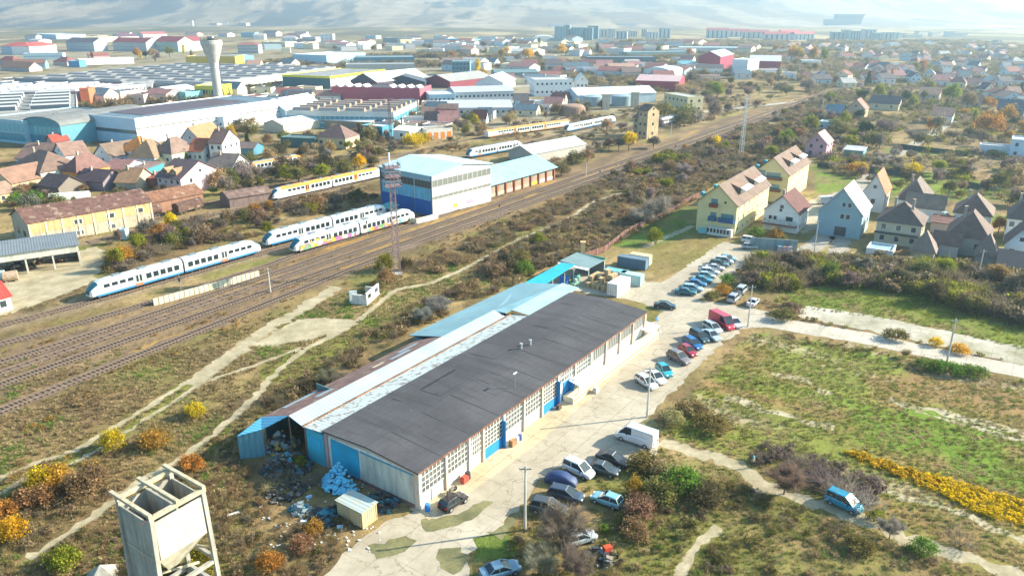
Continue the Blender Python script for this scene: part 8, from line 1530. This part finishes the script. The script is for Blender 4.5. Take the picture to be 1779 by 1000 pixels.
SCRUB = [
 ('scrub behind the warehouse', [(425,725),(560,640),(690,548),(800,500),(850,470),(900,435),(965,412),(1015,440),(940,472),(905,492),(716,575),(560,690),(470,718)], .9, (1.0,2.4), ['brown','tan','olive','purple-brown','brown','dark'], (6,.28,1)),
 ('scrub along the tracks', [(690,478),(780,430),(880,388),(1050,312),(1180,255),(1300,210),(1330,245),(1215,345),(1060,432),(990,452),(880,470)], .85, (.9,2.4), ['brown','tan','rust','purple-brown','olive','grey-brown','brown'], (9,.30,2)),
 ('scrub around the hopper tower', [(-40,890),(110,850),(200,850),(330,780),(430,738),(420,800),(470,890),(600,905),(640,935),(560,1130),(-140,1130)], 1.9, (.5,1.4), ['brown','tan','rust','brown','olive','grey-brown','tan','brown'], (5,.24,3)),
 ('orange scrub at lower left', [(10,815),(70,795),(165,790),(185,850),(60,905),(-20,900)], 1.2, (1.0,2.4), ['orange','gold','rust','brown','tan'], (5,.30,4)),
 ('scrub below the path at lower right', [(860,1010),(905,900),(1010,860),(1090,820),(1150,800),(1290,835),(1430,900),(1600,965),(1900,1060),(1900,1140),(820,1140)], 1.2, (.5,1.5), ['olive','brown','tan','green','tan','brown','grey-brown','olive'], (6,.36,5)),
 ('thicket above the meadow', [(1290,455),(1400,448),(1560,462),(1779,485),(1850,520),(1850,585),(1700,548),(1600,512),(1430,495),(1330,512)], .95, (1.6,3.8), ['dark','purple-brown','olive','grey-brown','brown','yellow-green'], (8,.33,6)),
 ('weeds right of the parking row', [(1248,502),(1300,455),(1390,462),(1385,540),(1330,542),(1262,520)], .7, (.7,1.8), ['tan','brown','olive','grey-brown'], (5,.4,7)),
 ('scrub in the railway yard', [(160,435),(260,402),(450,355),(650,325),(655,352),(470,392),(450,412),(330,436),(200,478),(170,470)], .5, (1.0,3.0), ['brown','olive','rust','purple-brown','dark','grey-brown'], (7,.38,8)),
 ('scrub by the left gardens', [(100,342),(360,312),(660,262),(655,300),(480,332),(352,340),(120,356)], .35, (1.2,3.2), ['brown','olive','grey-brown','dark'], (8,.42,9)),
 ('scrub around the far sidings', [(440,285),(660,235),(900,212),(1100,190),(1300,165),(1330,185),(1150,232),(1030,275),(970,298),(900,255),(700,275),(560,300)], .10, (1.5,4.0), ['brown','olive','grey-brown','purple-brown','rust','dark'], (14,.42,10)),
 ('scrub beyond the main line', [(1050,300),(1200,245),(1330,200),(1470,150),(1450,240),(1380,290),(1330,300),(1230,330),(1110,365)], .30, (1.5,4.0), ['brown','olive','purple-brown','grey-brown','dark'], (12,.38,11)),
 ('garden growth in the suburb', [(1400,150),(1500,118),(1800,90),(1850,100),(1850,400),(1760,372),(1560,330),(1440,300),(1400,260)], .10, (1.5,4.8), ['olive','brown','grey-brown','purple-brown','dark','yellow-green'], (18,.36,12)),
 ('far tree belts', [(0,150),(500,105),(900,88),(1100,72),(1700,72),(1850,90),(1500,118),(1400,150),(1100,165),(900,118),(600,118),(450,160),(460,215),(430,260),(100,240)], .085, (3,8.5), ['olive','brown','grey-brown','dark','brown','tan'], (60,.40,13)),
 ('thorn thicket by the meadow', [(1330,770),(1380,785),(1470,815),(1540,850),(1510,885),(1440,865),(1360,830),(1300,800)], 1.5, (.9,2.0), ['purple-brown','grey-brown','dark','grey'], (5,.25,14)),
 ('yellow flowering weeds in the meadow', [(1462,785),(1500,792),(1600,822),(1700,848),(1800,880),(1800,922),(1700,893),(1610,848),(1520,812)], 5.0, (.4,.75), ['yellow','yellow','yellow','gold'], (3,.15,15)),
 ('weeds between the rails', [(-20,620),(200,560),(440,470),(640,425),(880,350),(1200,240),(1420,160),(1470,155),(1200,262),(900,385),(690,465),(440,560),(180,690),(-20,800)], .9, (.2,.7), ['tan','brown','orange','olive'], (6,.46,16)),
 ('bushes at the edge of the slabs', [(1380,548),(1779,630),(1779,642),(1380,560)], .6, (.4,1.1), ['olive','brown','yellow-green','tan'], (4,.4,17)),
 ('roadside weeds', [(1320,572),(1500,600),(1779,662),(1779,690),(1500,625),(1320,590)], .9, (.4,1.2), ['green','olive','brown','tan'], (5,.42,18)),
]
for nm, zp, dn, hr, tones, pt in SCRUB:
    big = nm.startswith('thicket'); x, y = sample(zp, dn*(1 if big or hr[1] < 1 else .8), .3 if hr[1] > 1 else 0, 14000, (pt[0], pt[1]+(0 if big or hr[1] < 1 else .06), pt[2])); s_ = RNG.uniform(hr[0], hr[1], len(x))*(1 if big or hr[1] < 1 else .78)*(.75+.5*fbm(x, y, 10, 77, 2)); pr = SL if hr[1] < 1.2 else SB
    gn_scatter(nm.replace(' ', '_'), nm, 'scrub', pr, x, y, s_*1.15, tints(x, y, tones, 8, pt[2]))
# low herb layer and grass tufts over the near ground
for nm, zp, dn, hr, tones, mx, pr in (
  ('rough grass on the near left', [(-60,620),(330,600),(620,500),(860,420),(1000,380),(1080,360),(960,440),(700,560),(440,740),(420,800),(480,1190),(-160,1190)], 3.6, (.3,.7), ['brown','tan','olive','tan','tan','green'], 50000, GT),
  ('rough grass on the near right', [(790,1190),(900,900),(1000,820),(1150,730),(1300,580),(1500,602),(1850,675),(2050,1190)], 4.2, (.25,.55), ['tan','green','olive','yellow-green','tan','green','tan'], 56000, GT),
  ('herbs on the near left', [(-60,620),(330,600),(620,500),(860,420),(1000,380),(1080,360),(960,440),(700,560),(440,740),(420,800),(480,1040),(-60,1040)], .30, (.25,.65), ['brown','tan','tan','olive','tan'], 4500, SL),
  ('herbs on the near right', [(812,1040),(900,900),(1000,820),(1150,730),(1300,580),(1500,602),(1800,665),(1900,1040)], .22, (.2,.6), ['tan','olive','tan','green','tan'], 4000, SL),
  ('grass of the upper meadow', [(1340,530),(1380,500),(1600,505),(1700,545),(1850,590),(1850,625),(1700,588),(1560,556)], 1.8, (.3,.7), ['green','olive','green','yellow-green'], 8000, GT),
  ('dry grass of the railway yard', [(-40,560),(160,520),(440,440),(640,380),(880,340),(860,330),(640,370),(250,470),(-40,550)], .5, (.3,.8), ['tan','olive','brown'], 5000, GT)):
    x, y = sample(zp, dn, -.2, mx, (4, .30, 30)); s_ = RNG.uniform(hr[0], hr[1], len(x)); gn_scatter(nm.replace(' ', '_'), nm, 'grass', pr, x, y, s_, tints(x, y, tones, 9, 5))
# ================================================================== LABELS THAT SINGLE OUT
ORD = ['first','second','third','fourth','fifth','sixth','seventh','eighth','ninth','tenth','eleventh','twelfth','thirteenth','fourteenth','fifteenth','sixteenth']
by = {}
for o in ALL: by.setdefault(o['label'], []).append(o)
for lb, os_ in by.items():
    if len(os_) < 2: continue
    os_.sort(key=lambda o: PX(o.location)[0]); n_ = len(os_)
    if n_ > 16 or any('group' not in o for o in os_) and 0: 
        continue
    for i, o in enumerate(os_):
        if n_ == 2: s_ = ', left one of two' if i == 0 else ', right one of two'
        else: s_ = ', leftmost of %d' % n_ if i == 0 else ', rightmost of %d' % n_ if i == n_-1 else ', %s from left of %d' % (ORD[i], n_)
        nl = lb+s_
        if len(nl.replace('-',' ').split()) > 16: nl = nl.rsplit(' of ', 1)[0]
        o['label'] = ' '.join(nl.split()[:16])
